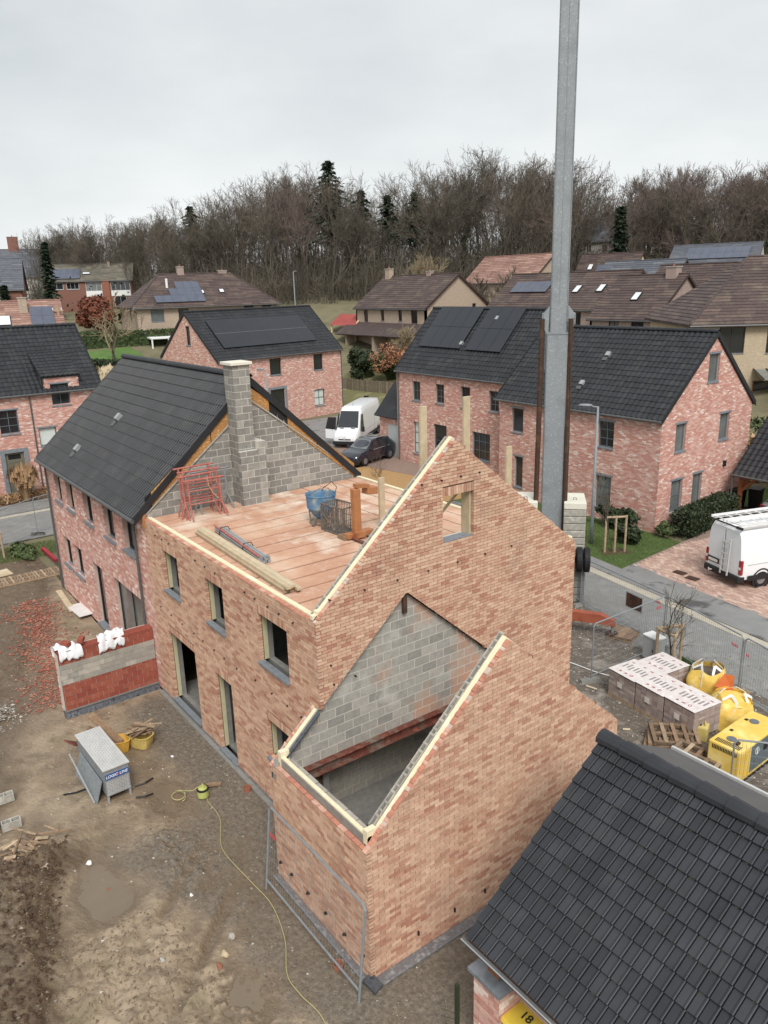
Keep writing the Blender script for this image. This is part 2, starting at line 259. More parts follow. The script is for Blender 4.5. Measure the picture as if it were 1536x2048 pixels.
# ------------------------------------------------------------------ mesh helpers
V3 = Vector
X, Y, Z = V3((1,0,0)), V3((0,1,0)), V3((0,0,1))
class MB:
    def __init__(s): s.v = []; s.f = []; s.t = []
    def add(s, vs, fs, tone=.5):
        k = len(s.v); s.v += [tuple(p) for p in vs]; s.f += [tuple(i+k for i in q) for q in fs]; s.t += [tone]*len(fs); return s
    BF = [(3,2,1,0),(4,5,6,7),(0,1,5,4),(1,2,6,5),(2,3,7,6),(3,0,4,7)]
    def box(s, x0, y0, z0, x1, y1, z1, tone=.5):
        return s.add([(x0,y0,z0),(x1,y0,z0),(x1,y1,z0),(x0,y1,z0),(x0,y0,z1),(x1,y0,z1),(x1,y1,z1),(x0,y1,z1)], s.BF, tone)
    def obox(s, O, a, b, c, tone=.5):
        O, a, b, c = V3(O), V3(a), V3(b), V3(c)
        return s.add([O,O+a,O+a+b,O+b,O+c,O+a+c,O+a+b+c,O+b+c], s.BF, tone)
    def bar(s, p, q, w, h=None, up=(0,0,1), tone=.5):
        p, q = V3(p), V3(q); h = h or w; d = (q-p)
        if d.length < 1e-6: return s
        a = d.normalized().cross(V3(up))
        if a.length < 1e-3: a = d.normalized().cross(X)
        a.normalize(); b = a.cross(d.normalized())
        return s.obox(p-a*w/2-b*h/2, d, a*w, b*h, tone)
    def tube(s, pts, r, n=6, tone=.5, caps=True):
        pts = [V3(p) for p in pts]; k = len(s.v); m = len(pts)
        for i, p in enumerate(pts):
            d = (pts[min(i+1,m-1)]-pts[max(i-1,0)]).normalized()
            a = d.cross(Z)
            if a.length < 1e-2: a = d.cross(X)
            a.normalize(); b = a.cross(d); rr = r[i] if isinstance(r, (list,tuple)) else r
            for j in range(n):
                t = 2*math.pi*j/n; s.v.append(tuple(p+a*math.cos(t)*rr+b*math.sin(t)*rr))
        for i in range(m-1):
            for j in range(n):
                s.f.append((k+i*n+j, k+i*n+(j+1)%n, k+(i+1)*n+(j+1)%n, k+(i+1)*n+j)); s.t.append(tone)
        if caps and n > 2:
            s.f.append(tuple(k+j for j in reversed(range(n)))); s.t.append(tone)
            s.f.append(tuple(k+(m-1)*n+j for j in range(n))); s.t.append(tone)
        return s
    def lathe(s, prof, c=(0,0,0), n=16, axis='z', tone=.5, caps=True):
        k = len(s.v); c = V3(c)
        for r, h in prof:
            for j in range(n):
                t = 2*math.pi*j/n; p = (r*math.cos(t), r*math.sin(t), h)
                if axis == 'x': p = (p[2], p[0], p[1])
                if axis == 'y': p = (p[1], p[2], p[0])
                s.v.append(tuple(c+V3(p)))
        for i in range(len(prof)-1):
            for j in range(n):
                s.f.append((k+i*n+j, k+i*n+(j+1)%n, k+(i+1)*n+(j+1)%n, k+(i+1)*n+j)); s.t.append(tone)
        if not caps:
            m_ = len(prof)-1
            for j in range(n): s.f.append((k+j, k+m_*n+j, k+m_*n+(j+1)%n, k+(j+1)%n)); s.t.append(tone)
            return s
        s.f.append(tuple(k+j for j in reversed(range(n)))); s.t.append(tone)
        s.f.append(tuple(k+(len(prof)-1)*n+j for j in range(n))); s.t.append(tone)
        return s
    def slab(s, loops, O, e, n, th, tone=.5, up=Z):
        """flat panel: loops[0] outline, the rest holes, in (along e, up) coordinates; front at O, body behind by th"""
        O, e, n, up = V3(O), V3(e), V3(n), V3(up)
        fl = [[V3((a,b,0)) for a, b in lp] for lp in loops]; pts = [p for lp in fl for p in lp]
        k = len(s.v); m = len(pts)
        s.v += [tuple(O+e*p.x+up*p.y) for p in pts]+[tuple(O+e*p.x+up*p.y-n*th) for p in pts]
        for tri in tessellate_polygon(fl):
            a, b, c = [V3(s.v[k+i]) for i in tri]
            if (b-a).cross(c-a).dot(n) < 0: tri = tri[::-1]
            s.f.append(tuple(k+i for i in tri)); s.t.append(tone)
            s.f.append(tuple(k+m+i for i in reversed(tri))); s.t.append(tone)
        o = 0
        for lp in fl:
            q = len(lp)
            for i in range(q):
                j = (i+1) % q; s.f.append((k+o+i, k+o+j, k+m+o+j, k+m+o+i)); s.t.append(tone)
            o += q
        return s
    def mesh(s, name, mat, smooth=False):
        me = bpy.data.meshes.new(name); me.from_pydata(s.v, [], s.f)
        a = me.attributes.new('tone', 'FLOAT', 'FACE'); a.data.foreach_set('value', s.t)
        if smooth: me.polygons.foreach_set('use_smooth', [True]*len(me.polygons))
        me.materials.append(MT[mat]); me.update(); return me
    def build(s, name, mat, parent=None, smooth=False, kind=None, bevel=0, loc=None, angle=None):
        o = link(name, s.mesh(name, mat, smooth), parent, loc)
        if kind: o['kind'] = kind
        if bevel:
            b = o.modifiers.new('b', 'BEVEL'); b.width = bevel; b.segments = 2; b.limit_method = 'ANGLE'; b.angle_limit = .7
        return o
def link(name, data, parent=None, loc=None):
    o = bpy.data.objects.new(name, data); COL.objects.link(o)
    if parent: o.parent = parent
    if loc is not None: o.location = loc
    return o
def thing(name, label, cat, loc=(0,0,0), rz=0, group=None):
    o = link(name, None, None, loc); o.rotation_euler = (0,0,rz); o.empty_display_size = .2
    return tag(o, label, cat, group)
def tag(o, label=None, cat=None, group=None, kind=None):
    if label: o['label'] = label
    if cat: o['category'] = cat
    if group: o['group'] = group
    if kind: o['kind'] = kind
    return o
def dup(root, loc, rz=None, label=None, group=None, scale=None):
    r = root.copy(); COL.objects.link(r); r.location = loc
    if rz is not None: r.rotation_euler = (0,0,rz)
    if scale: r.scale = (scale,)*3 if not isinstance(scale, tuple) else scale
    if label: r['label'] = label
    if group: r['group'] = group
    for ch in root.children:
        c = ch.copy(); COL.objects.link(c); c.parent = r
        for g in ch.children:
            d = g.copy(); COL.objects.link(d); d.parent = c
    return r
def box1(name, mat, parent, x0, y0, z0, x1, y1, z1, bevel=0, tone=.5): return MB().box(x0,y0,z0,x1,y1,z1,tone).build(name, mat, parent, bevel=bevel)
def crossings(loops, z):
    xs = []
    for lp in loops:
        for (a, b), (c, d) in zip(lp, lp[1:]+lp[:1]):
            if (b <= z) != (d <= z): xs.append(a+(c-a)*(z-b)/(d-b))
    return sorted(xs)
def cmat(O, e, n, up=Z):
    return Matrix(((e.x,-n.x,up.x,O.x),(e.y,-n.y,up.y,O.y),(e.z,-n.z,up.z,O.z),(0,0,0,1)))
def courses(loops, O, e, n, mat, parent, bl, bh, j, dep, name='brick', stuffname='brickwork', quota=0, root=None, tones=8, z0=None, phase=.5, wild=False, seed=1, patch=None):
    """lay bricks or blocks: real prisms proud of the mortar, cut to the outline. loops in (s, z)."""
    r = random.Random(seed); O, e, n = V3(O), V3(e), V3(n)
    zs = [p[1] for p in loops[0]]; zb = min(zs) if z0 is None else z0; ztop = max(zs)
    ss = [p[0] for p in loops[0]]; s0 = min(ss); s1 = max(ss)
    nc = int((ztop-zb)/(bh+j))+1; whole = []; mb = MB(); q = 0
    off = r.random()*bl
    for c in range(nc):
        za = zb+c*(bh+j)+j/2; zc = za+bh
        if za > ztop-.015: break
        zc = min(zc, ztop-.002)
        A, B, Cm = crossings(loops, za+1e-4), crossings(loops, zc-1e-4), crossings(loops, (za+zc)/2)
        if not (len(A) == len(B) == len(Cm)): A = B = Cm
        sh = (r.random()*(bl+j)) if wild else (c % 2)*phase*(bl+j)
        for i in range(0, len(Cm)-1, 2):
            lo0, hi0, lo1, hi1 = A[i], A[i+1], B[i], B[i+1]
            lo, hi = min(lo0, lo1), max(hi0, hi1)
            k = math.floor((lo-s0-sh)/(bl+j))
            while True:
                a = s0+sh+k*(bl+j)+j/2; b = a+bl; k += 1
                if a > hi: break
                if b < lo: continue
                a0, b0, a1, b1 = max(a,lo0), min(b,hi0), max(a,lo1), min(b,hi1)
                if b0-a0 < .012 and b1-a1 < .012: continue
                b0 = max(b0, a0+.001); b1 = max(b1, a1+.001)
                if patch: t = patch(r, (a+b)/2, (za+zc)/2)
                else: t = (int(r.random()*tones)+.5)/tones
                dp = (r.random()-.5)*.003
                full = (b0-a0 > bl-1e-4 and b1-a1 > bl-1e-4)
                P = O+e*a+Z*za
                if full and quota and zc-za > bh-1e-4: whole.append((P, t, dp)); continue
                F0, F1 = O+n*dp, O-n*dep
                mb.add([F0+e*a0+Z*za, F0+e*b0+Z*za, F0+e*b1+Z*zc, F0+e*a1+Z*zc, F1+e*a0+Z*za, F1+e*b0+Z*za, F1+e*b1+Z*zc, F1+e*a1+Z*zc],
                       [(0,1,2,3),(1,0,4,5),(2,1,5,6),(3,2,6,7),(0,3,7,4)], t)
    if whole:
        base = root.location if root else V3((0,0,0))
        cl = V3(CAMP)-base
        whole.sort(key=lambda w: (w[0]-cl).length)
        lib = {}
        for P, t, dp in whole[:quota]:
            key = round(t, 3)
            if key not in lib:
                lib[key] = MB().add([(0,0,0),(bl,0,0),(bl,0,bh),(0,0,bh),(0,dep,0),(bl,dep,0),(bl,dep,bh),(0,dep,bh)], [(0,1,2,3),(1,0,4,5),(2,1,5,6),(3,2,6,7),(0,3,7,4),(5,4,7,6)], t).mesh(name, mat)
            o = link(name, lib[key], parent); o.matrix_local = cmat(P+n*dp, e, n)
        for P, t, dp in whole[quota:]:
            F0 = P+n*dp; a, b = e*bl, Z*bh; d = -n*dep
            mb.add([F0, F0+a, F0+a+b, F0+b, F0+d, F0+a+d, F0+a+b+d, F0+b+d], [(0,1,2,3),(1,0,4,5),(2,1,5,6),(3,2,6,7),(0,3,7,4)], t)
    if mb.f: mb.build(stuffname, mat, parent, kind='stuff')
def grow(h, d=.009): return [(h[0][0]-d,h[0][1]-d),(h[1][0]+d,h[1][1]-d),(h[2][0]+d,h[2][1]+d),(h[3][0]-d,h[3][1]+d)]
def inset(lp, d=.012):
    a, b = min(p[0] for p in lp), max(p[0] for p in lp); zb = min(p[1] for p in lp)
    return [(s+(d if abs(s-a) < 1e-6 else -d if abs(s-b) < 1e-6 else 0), z-(0 if abs(z-zb) < 1e-6 else d)) for s, z in lp]
def rect(a, z0, b, z1): return [(a,z0),(b,z0),(b,z1),(a,z1)]
PROF = {'roll': [(0,.004),(.015,.03),(.05,.038),(.075,.03),(.09,.008),(.2,.004),(.30,.004)],
        'pair': [(0,.012),(.105,.012),(.120,.022),(.140,.027),(.150,.022),(.154,-.03),(.165,-.03),(.169,.012),(.270,.012),(.285,.022),(.305,.027),(.315,.022),(.319,-.03),(.33,-.03)],
        'wave': [(0,.0),(.05,.012),(.10,.036),(.15,.040),(.20,.022),(.25,.004),(.30,.0)],
        'two': [(0,.0),(.02,.03),(.055,.034),(.075,.004),(.165,.0),(.185,.03),(.22,.034),(.24,.004),(.33,.0)]}
def tile_mesh(prof, ln, th=.028, bw=None):
    P = PROF[prof]; m = len(P); vs = []; fs = []
    for y, dz in ((-.02, th), (ln, 0)): vs += [(x, y, h+dz) for x, h in P]
    vs += [(x, -.02, h+.0) for x, h in P]
    for i in range(m-1): fs += [(i, i+1, m+i+1, m+i), (2*m+i, 2*m+i+1, i+1, i)]
    fs += [(0, m, 2*m), (m-1, 3*m-1, 2*m-1)]
    return vs, fs
def tiles(root, roof, O, e, up, n, w, ln, prof, gauge, mat, quota=0, cut=None, seed=3, skip=None):
    """courses of interlocking tiles on a roof plane; O = eave corner, e along the eave, up = up the slope"""
    r = random.Random(seed); O, e, up, n = V3(O), V3(e), V3(up), V3(n)
    tw = PROF[prof][-1][0]; nx = max(1, round(w/tw)); ny = max(1, round(ln/gauge)); sx = w/nx/tw; g = ln/ny
    vs, fs = tile_mesh(prof, g+.03, .05 if prof == 'pair' else .03); vs = [(a*sx, b, c) for a, b, c in vs]
    tn = [.1,.35,.6,.9]; lib = [MB().add(vs, fs, t).mesh('tile', mat) for t in tn]
    cells = []
    rot = Matrix(((e.x,up.x,n.x),(e.y,up.y,n.y),(e.z,up.z,n.z)))
    for iy in range(ny):
        for ix in range(nx):
            if skip and skip((ix+.5)*w/nx, (iy+.5)*g): continue
            cells.append((O+e*(ix*w/nx)+up*(iy*g)+n*r.uniform(-.002,.003), r.randrange(4)))
    base = root.matrix_basis.inverted() @ V3(CAMP) if root else V3(CAMP)
    cells.sort(key=lambda c: (c[0]-base).length)
    for P, t in cells[:quota]:
        o = link('tile', lib[t], roof); o.matrix_local = Matrix.Translation(P) @ rot.to_4x4()
    rest = cells[quota:]
    if rest:
        va = np.array(vs) @ np.array(rot).T; nv = len(vs)
        allv = np.concatenate([va+np.array(P) for P, t in rest]); fl = []
        tl = []
        for i, (P, t) in enumerate(rest):
            k = i*nv; fl += [tuple(a+k for a in q) for q in fs]; tl += [tn[t]]*len(fs)
        me = bpy.data.meshes.new('tile_field'); me.from_pydata(allv.tolist(), [], fl)
        a = me.attributes.new('tone','FLOAT','FACE'); a.data.foreach_set('value', tl); me.materials.append(MT[mat]); me.update()
        link('tile_field', me, roof)['kind'] = 'stuff'
def ridge_caps(roof, P, Q, mat, step=.42, r=.12, root=None):
    P, Q = V3(P), V3(Q); d = (Q-P); k = max(1, round(d.length/step)); d = d/k; a = d.normalized(); s = a.cross(Z).normalized()
    vs = []; fs = []; m = 7
    for y, rr in ((0, r*1.12), (d.length*1.08, r*.94)):
        for j in range(m):
            t = math.pi*(j/(m-1))*1.1-.05*math.pi; vs.append((math.cos(t)*rr, y, math.sin(t)*rr*.9))
    for j in range(m-1): fs.append((j, j+1, m+j+1, m+j))
    fs.append(tuple(range(m-1,-1,-1)))
    lib = [MB().add(vs, fs, t).mesh('ridge_tile', mat) for t in (.2,.7)]
    for i in range(k):
        o = link('ridge_tile', lib[i % 2], roof); o.matrix_local = Matrix.Translation(P+d*i) @ Matrix(((s.x,a.x,0),(s.y,a.y,0),(s.z,a.z,1))).to_4x4()
def window(root, O, e, n, a, z0, b, z1, frame='frame_grey', glass='glass', depth=.12, fw=.06, bars=(0,0), sill=None, name='window', lintel=None, sill_mat='stone', sproud=.05):
    """a glazed opening set back in the wall: window (frame) > pane, glazing_bar, sill"""
    O, e, n = V3(O), V3(e), V3(n); m = MB(); F = O-n*depth
    m.slab([rect(a,z0,b,z1), rect(a+fw,z0+fw,b-fw,z1-fw)], F, e, n, .07)
    for i in range(bars[0]):
        s = a+(b-a)*(i+1)/(bars[0]+1); m.obox(F+e*(s-.016)+Z*(z0+fw*.9)-n*.03, e*.032, n*.028, Z*(z1-z0-fw*1.8))
    for i in range(bars[1]):
        h = z0+(z1-z0)*(i+1)/(bars[1]+1); m.obox(F+e*(a+fw*.9)+Z*(h-.016)-n*.03, e*(b-a-fw*1.8), n*.026, Z*.032)
    w = m.build(name, frame, root)
    MB().obox(F+e*(a+fw*.8)+Z*(z0+fw*.8)-n*.05, e*(b-a-fw*1.6), n*.012, Z*(z1-z0-fw*1.6)).build('pane', glass, w)
    if sill: MB().obox(O+e*(a-.03)+Z*(z0-sill)-n*(depth+.02), e*(b-a+.06), n*(depth+.02+sproud), Z*sill).build('sill', sill_mat, w)
    if lintel: MB().obox(O+e*(a-.1)+Z*z1-n*.1, e*(b-a+.2), n*(.1+.012), Z*lintel).build('lintel', 'stone', w)
    return w
def soldier(root, O, e, n, a, b, z, mat, bw=.062, bh=.19, j=.011, dep=.07, seed=2, name='lintel_brick', indiv=True):
    r = random.Random(seed); O, e, n = V3(O), V3(e), V3(n); k = int((b-a)/(bw+j)); st = (b-a)/k; lib = {}
    for i in range(k):
        t = (r.randrange(8)+.5)/8
        if t not in lib: lib[t] = MB().box(0,0,0,st-j,dep,bh,t).mesh(name, mat)
        o = link(name, lib[t], root); o.matrix_local = cmat(O+e*(a+i*st+j/2)+Z*z+n*.001, e, n)
# ------------------------------------------------------------------ terrain and ground sheets
def sm(a, b, x): t = np.clip((x-a)/(b-a), 0, 1); return t*t*(3-2*t)
def H(x, y):
    x = np.asarray(x, float); y = np.asarray(y, float)
    h = 4.3*sm(35, 56, y)+4.6*sm(57, 92, -x)*(1-.5*sm(35, 56, y))
    d = (x-12.3)*-.807+(y+7.2)*.59
    return h+4.5*sm(85, 150, d)+3*sm(150, 400, d)-.04
def Hs(x, y): return float(H(x, y))
def vnoise(x, y, seed=0):
    xi = np.floor(x).astype(int); yi = np.floor(y).astype(int); fx = x-xi; fy = y-yi
    fx = fx*fx*(3-2*fx); fy = fy*fy*(3-2*fy)
    def h(a, b):
        k = (a*374761393+b*668265263+seed*974711) & 0x7fffffff; k = (k ^ (k >> 13))*1274126177 & 0x7fffffff
        return ((k ^ (k >> 16)) & 0xffff)/65535.
    return (h(xi,yi)*(1-fx)+h(xi+1,yi)*fx)*(1-fy)+(h(xi,yi+1)*(1-fx)+h(xi+1,yi+1)*fx)*fy
def fbm(x, y, s, o=4, seed=0, g=.5):
    v = 0; a = 1; t = 0
    for i in range(o): v = v+a*vnoise(x*s, y*s, seed+i*17); t += a; a *= g; s *= 2.03
    return v/t
def grid(name, xs, ys, zf, mat, kind='structure', keep=None, smooth=True, attrs=None):
    GX, GY = np.meshgrid(xs, ys, indexing='ij'); GZ = zf(GX, GY); nx, ny = GX.shape
    v = np.stack([GX, GY, GZ], -1).reshape(-1, 3); i = np.arange(nx*ny).reshape(nx, ny)
    q = np.stack([i[:-1,:-1], i[1:,:-1], i[1:,1:], i[:-1,1:]], -1).reshape(-1, 4)
    if keep is not None:
        cx = (GX[:-1,:-1]+GX[1:,1:])/2; cy = (GY[:-1,:-1]+GY[1:,1:])/2; q = q[keep(cx, cy).reshape(-1)]
    me = bpy.data.meshes.new(name); me.vertices.add(len(v)); me.vertices.foreach_set('co', v.ravel())
    me.loops.add(q.size); me.loops.foreach_set('vertex_index', q.ravel().astype(np.int32))
    me.polygons.add(len(q)); me.polygons.foreach_set('loop_start', (np.arange(len(q))*4).astype(np.int32))
    me.polygons.foreach_set('loop_total', np.full(len(q), 4, np.int32)); me.update(calc_edges=True); me.validate()
    if smooth: me.polygons.foreach_set('use_smooth', np.ones(len(q), bool))
    for k, fn in (attrs or {}).items():
        a = me.attributes.new(k, 'FLOAT', 'POINT'); a.data.foreach_set('value', np.ascontiguousarray(fn(GX, GY), dtype=np.float32).ravel())
    me.materials.append(MT[mat]); o = link(name, me); o['kind'] = kind; return o
def axis(a, b, mid0, mid1, fine, coarse):
    l = [mid0]; s = fine
    while l[-1] > a: l.append(l[-1]-s); s = min(s*1.12, coarse)
    l = l[::-1]
    while l[-1] < mid1: l.append(l[-1]+fine)
    s = fine
    while l[-1] < b: l.append(l[-1]+s); s = min(s*1.12, coarse)
    return np.array(l)
grid('ground', axis(-1500,700,-120,20,2.0,120), axis(-500,1500,-20,120,2.0,120), lambda x, y: H(x, y)-.03-.4*((x > -25) & (x < 9) & (y > -11) & (y < 13.5)), 'earth')
def sheet(name, pts, z, mat, kind='structure', th=.05):
    return MB().slab([pts], (0,0,z), X, Z, th, up=Y).build(name, mat, kind=kind)
# building site: churned mud, left and front of the new house
def in_house(x, y): return ((x > -21) & (x < .05) & (y > -.02) & (y < 8.6)) | ((x > -.2) & (x < 3.2) & (y > -1.15) & (y < 5.8))
def churn(x, y): return sm(.46, .60, fbm(x, y, .5, 3, 9))*sm(-1.5, -2.6, y)*sm(-5.5, -3.0, x)*(1-.6*sm(2.0,3.4,x))
def mud_h(x, y):
    near = sm(.1, 1.6, np.minimum(np.abs(y+.05), 9))                       # flat strip along the wall
    h = .10*(fbm(x, y, .45, 3, 1)-.5)+.05*(fbm(x, y, 1.7, 3, 5)-.5)
    c = churn(x, y); rid = np.abs(fbm(x, y, 2.9, 4, 11, .6)-.5)*2
    rut = c*(.16*rid+.07*np.abs(fbm(x, y, 6.5, 3, 15, .6)-.5))
    q = x*.72+y*.69; lane = np.exp(-((q+1.75)/.13)**2)+np.exp(-((q+2.95)/.13)**2); w_ = sm(-5.6,-4.2,x)*sm(3.6,2.2,x)*sm(-1.6,-2.4,y)
    track = -.055*lane*w_+.035*(np.exp(-((q+1.5)/.1)**2)+np.exp(-((q+2.0)/.1)**2)+np.exp(-((q+2.7)/.1)**2)+np.exp(-((q+3.2)/.1)**2))*w_*fbm(x, y, 4, 2, 33)*1.6
    bank = sm(-5.4, -6.4, y+.35*x+1.3*(fbm(x, y, .8, 4, 71)-.5))*(.10+.34*fbm(x, y, 1.8, 5, 21, .66)+.12*np.abs(fbm(x, y, 5.5, 4, 25, .6)-.5))*sm(-4.9,-3.8,x)
    pud = -.11*np.exp(-(((x+1.9)/1.0)**2+((y+4.25)/.65)**2)) -.10*np.exp(-(((x-2.0)/.75)**2+((y+3.2)/.8)**2)) -.06*np.exp(-(((x+4.3)/1.2)**2+((y+2.0)/.6)**2)) -.08*np.exp(-(((x-1.6)/.5)**2+((y+4.4)/.25)**2))
    left = .10*(fbm(x, y, .9, 4, 31)-.5)*sm(-9, -13, x)
    return (h*near+rut+track+bank+left)+pud+.022*(fbm(x, y, 6, 4, 40)-.5)
def gsd(x, y):                                          # > 0 where the gravel lies
    w = .7*(fbm(x, y, .6, 4, 51)-.5)
    a = np.minimum(y+1.25+.06*(x+9)+w, x+9.3); b = np.minimum(y+2.6+w-.45*np.minimum(x,0), x+3.2)
    return np.maximum(np.maximum(a, b), x-2.9+w)
def isgravel(x, y): return gsd(x, y) > 0
def ssd(x, y): return -(y+.35*x+5.6+1.3*(fbm(x, y, .8, 4, 71)-.5)) - 2.0*sm(-3.6,-4.6,x)
def wet_rut_shade(x, y): h = mud_h(x, y); return np.clip(.5-(h+.02)*9*(1-sm(.0,1,ssd(x, y))), -.3, 1)*sm(-.3,-1.0,y)  # grows as the mud dips: wetness and painted shade for the ruts
XS = np.concatenate([np.arange(-26.5,-8,.11), np.arange(-8,5.6,.04), np.arange(5.6,8.1,.12)]); YS = np.concatenate([np.arange(-10,-6.4,.1), np.arange(-6.4,.0,.04), np.arange(.0,4.4,.1)])
grid('mud_ground', XS, YS, mud_h, 'site_ground', keep=lambda x, y: ~in_house(x, y) & ((y < .06) | (x > 2.9)), attrs={'gravel': lambda x, y: np.clip(.5+gsd(x, y)*.55, -.2, 1.2), 'soil': lambda x, y: np.clip(.5+ssd(x, y)*.6, -.2, 1.2), 'wet': lambda x, y: wet_rut_shade(x, y)})  # the wet attribute carries painted rut shade as well as moisture
grid('site_yard', np.arange(-22, 9.0, .12), np.arange(4.2, 15.3, .12), lambda x, y: .05*(fbm(x, y, .6, 4, 91)-.5)+.02*fbm(x, y, 3.5, 3, 95), 'site_gravel', keep=lambda x, y: ~in_house(x, y) & (y < 15.1-.17*(x+5)))
def blob(name, cx, cy, rx, ry, z, mat, seed):
    r = random.Random(seed); ph = [r.uniform(0,6.28) for _ in range(4)]
    return MB().slab([[(cx+rx*(1+.18*math.sin(2*t+ph[0])+.12*math.sin(3*t+ph[1])+.07*math.sin(5*t+ph[2]))*math.cos(t), cy+ry*(1+.18*math.sin(2*t+ph[1])+.1*math.sin(4*t+ph[3]))*math.sin(t)) for t in [k*2*math.pi/48 for k in range(48)]]], (0,0,z), X, Z, .3, up=Y).build(name, mat, kind='structure')
blob('puddle_water', -1.9, -4.25, 1.25, .8, -.052, 'water', 1)
blob('puddle_water', 2.0, -3.2, .95, 1.0, -.05, 'water', 2)
blob('puddle_water', -4.2, -2.1, 1.3, .6, -.05, 'water', 3)
# road, footway, gutter: local frame along the street (9 degrees off the house axis)
RA = math.radians(-9.0); RE = V3((math.cos(RA), math.sin(RA), 0)); RN = V3((-math.sin(RA), math.cos(RA), 0)); RO = V3((-7.3, 17.3, 0))
def rp_(s, t): p = RO+RE*s+RN*t; return (p.x, p.y)
def strip(name, t0, t1, z, mat, s0=-24, s1=40, n=24): return sheet(name, [rp_(s0,t0), rp_(s1,t0), rp_(s1,t1), rp_(s0,t1)], z, mat)
strip('road', -2.6, .8, .012, 'asphalt', s0=-13)
g = strip('road_gutter', .8, 1.25, .03, 'gutter', s0=-13)
strip('pavement', 1.25, 3.2, .06, 'walk', s0=-13)
sheet('side_road', [(-33.0,-40),(-28.3,-40),(-29.6,22),(-34.6,22)], .016, 'asphalt')
sheet('side_road_gutter', [(-33.5,-40),(-33.0,-40),(-34.6,22),(-35.1,22)], .03, 'gutter')
sheet('side_pavement', [(-36.2,-40),(-33.5,-40),(-35.1,14),(-37.3,14)], .05, 'asphalt')
sheet('front_lawn', [(-20,21.4),(-9.2,19.75),(-6.95,19.4),(-7.35,24.3),(-8.9,24.5),(-19.5,24.5)], .075, 'lawn', th=.1)
sheet('yellow_gravel_yard', [(-31,19.0),(-20.2,19.0),(-19.7,24.55),(-30.5,22.55)], .085, 'yellow_gravel')
sheet('brick_path', [(-48,24.5),(-31.0,22.6),(-19.8,24.6),(-19.6,25.77),(-30.7,25.77),(-31.3,33),(-46,36)], .06, 'paver_joint')
sheet('dark_drive', [(-50,16),(-38.2,17),(-37.5,26),(-41,33),(-50,35)], .07, 'walk')
sheet('back_lawn', [(-24,33),(-4,32),(8,40),(8,54),(-24,54)], .02, 'lawn', th=.3)
# brick paved drive: herringbone-free running bond, each paver a piece
pd = MB().slab([[(-6.95,19.32),(-7.3,24.0),(-8.0,33),(4.5,36),(10,20),(1.5,18.02)]], (0,0,.055), X, Z, .05, up=Y).build('paved_drive', 'paver_joint', kind='structure')
poly = [(-6.95,19.36),(-7.3,24.0),(-8.0,33),(4.5,36),(10,20),(1.5,18.06)]
def inside(px, py, P):
    c = False
    for (a, b), (d, f) in zip(P, P[1:]+P[:1]):
        if (b > py) != (f > py) and px < (d-a)*(py-b)/(f-b)+a: c = not c
    return c
lib = [MB().box(0,0,0,.21,.10,.045,t).mesh('paver', 'paver') for t in (.1,.4,.65,.95)]
near = []; 
for j in range(170):
    for i in range(80):
        s = -1+(i+(j % 2)*.5)*.222; t = 2.9+j*.1115; p = RO+RE*s+RN*t; c = p+RE*.105+RN*.05; c1 = p-RE*.03-RN*.04; c2 = p+RE*.24-RN*.04
        if inside(c.x, c.y, poly) and inside(c1.x, c1.y, poly) and inside(c2.x, c2.y, poly) and c.y < 27: near.append((p, rnd.randrange(4)))
near.sort(key=lambda q: (q[0]-CAMP).length)
mb = MB()
for k, (p, t) in enumerate(near):
    zz = .057+rnd.uniform(-.003,.003)
    if k < 300:
        o = link('paver', lib[t], pd); o.matrix_local = Matrix(((RE.x,RN.x,0,p.x),(RE.y,RN.y,0,p.y),(0,0,1,zz-.04),(0,0,0,1)))
    else: mb.obox((p.x,p.y,zz-.04), RE*.21, RN*.1, Z*.045, (.1,.4,.65,.95)[t])
mb.build('paver_field', 'paver', pd, kind='stuff')
for a, b in (((-6.6,20.5),'a'),((-5.9,20.3),'b')):
    MB().box(0,0,0,.5,.35,.02).box(.05,.05,.02,.45,.3,.03).build('drain_cover', 'rust_brown', pd, loc=(a[0]+1.3,a[1]+.1,.085))
# loose stones and chips
def chips(name, n, area, size, mat, zf, seed, tones=4, flat=.6, kind='stuff', parent=None):
    r = random.Random(seed); base = [V3((1,0,-.3)),V3((-.5,.87,-.3)),V3((-.5,-.87,-.3)),V3((0.1,0,.7))]
    vs = []; fs = []; ts = []
    for i in range(n):
        p = area(r)
        if p is None: continue
        s = size*(.45+r.random()**2*1.3); a = r.random()*6.28; c_, s_ = math.cos(a), math.sin(a); k = len(vs); h = zf(*p)
        for b in base:
            jx, jy, jz = b.x*s*r.uniform(.6,1.3), b.y*s*r.uniform(.6,1.2), b.z*s*flat*r.uniform(.7,1.4)
            vs.append((p[0]+jx*c_-jy*s_, p[1]+jx*s_+jy*c_, h+jz))
        fs += [(k,k+1,k+3),(k+1,k+2,k+3),(k+2,k,k+3)]; t = (r.randrange(tones)+.5)/tones; ts += [t]*3
    m = MB(); m.v = vs; m.f = fs; m.t = ts
    o = m.build(name, mat, parent, kind=kind); return o
def hz(x, y): return float(mud_h(np.float64(x), np.float64(y)))
def hm(x, y): return float(mud_h(np.float64(x), np.float64(y)))
def a1(r):
    x = r.uniform(-9.5, 6); y = r.uniform(-3.2, .0)
    if bool(in_house(np.float64(x), np.float64(y))) or not bool(isgravel(np.float64(x), np.float64(y)) or x > 3.1): return None
    return x, y
tag(chips('gravel', 16000, a1, .02, 'gravel_chip', hz, 5), 'grey brown gravel spread along the foot of the new house', 'gravel')
def a2(r):
    x = r.uniform(-26, 5); y = -r.random()**1.3*8-.2
    return (x, y) if not bool(in_house(np.float64(x), np.float64(y))) else None
tag(chips('mud_stones', 2600, a2, .03, 'stonechip', hm, 6), 'small stones trodden into the brown mud of the site', 'stones')
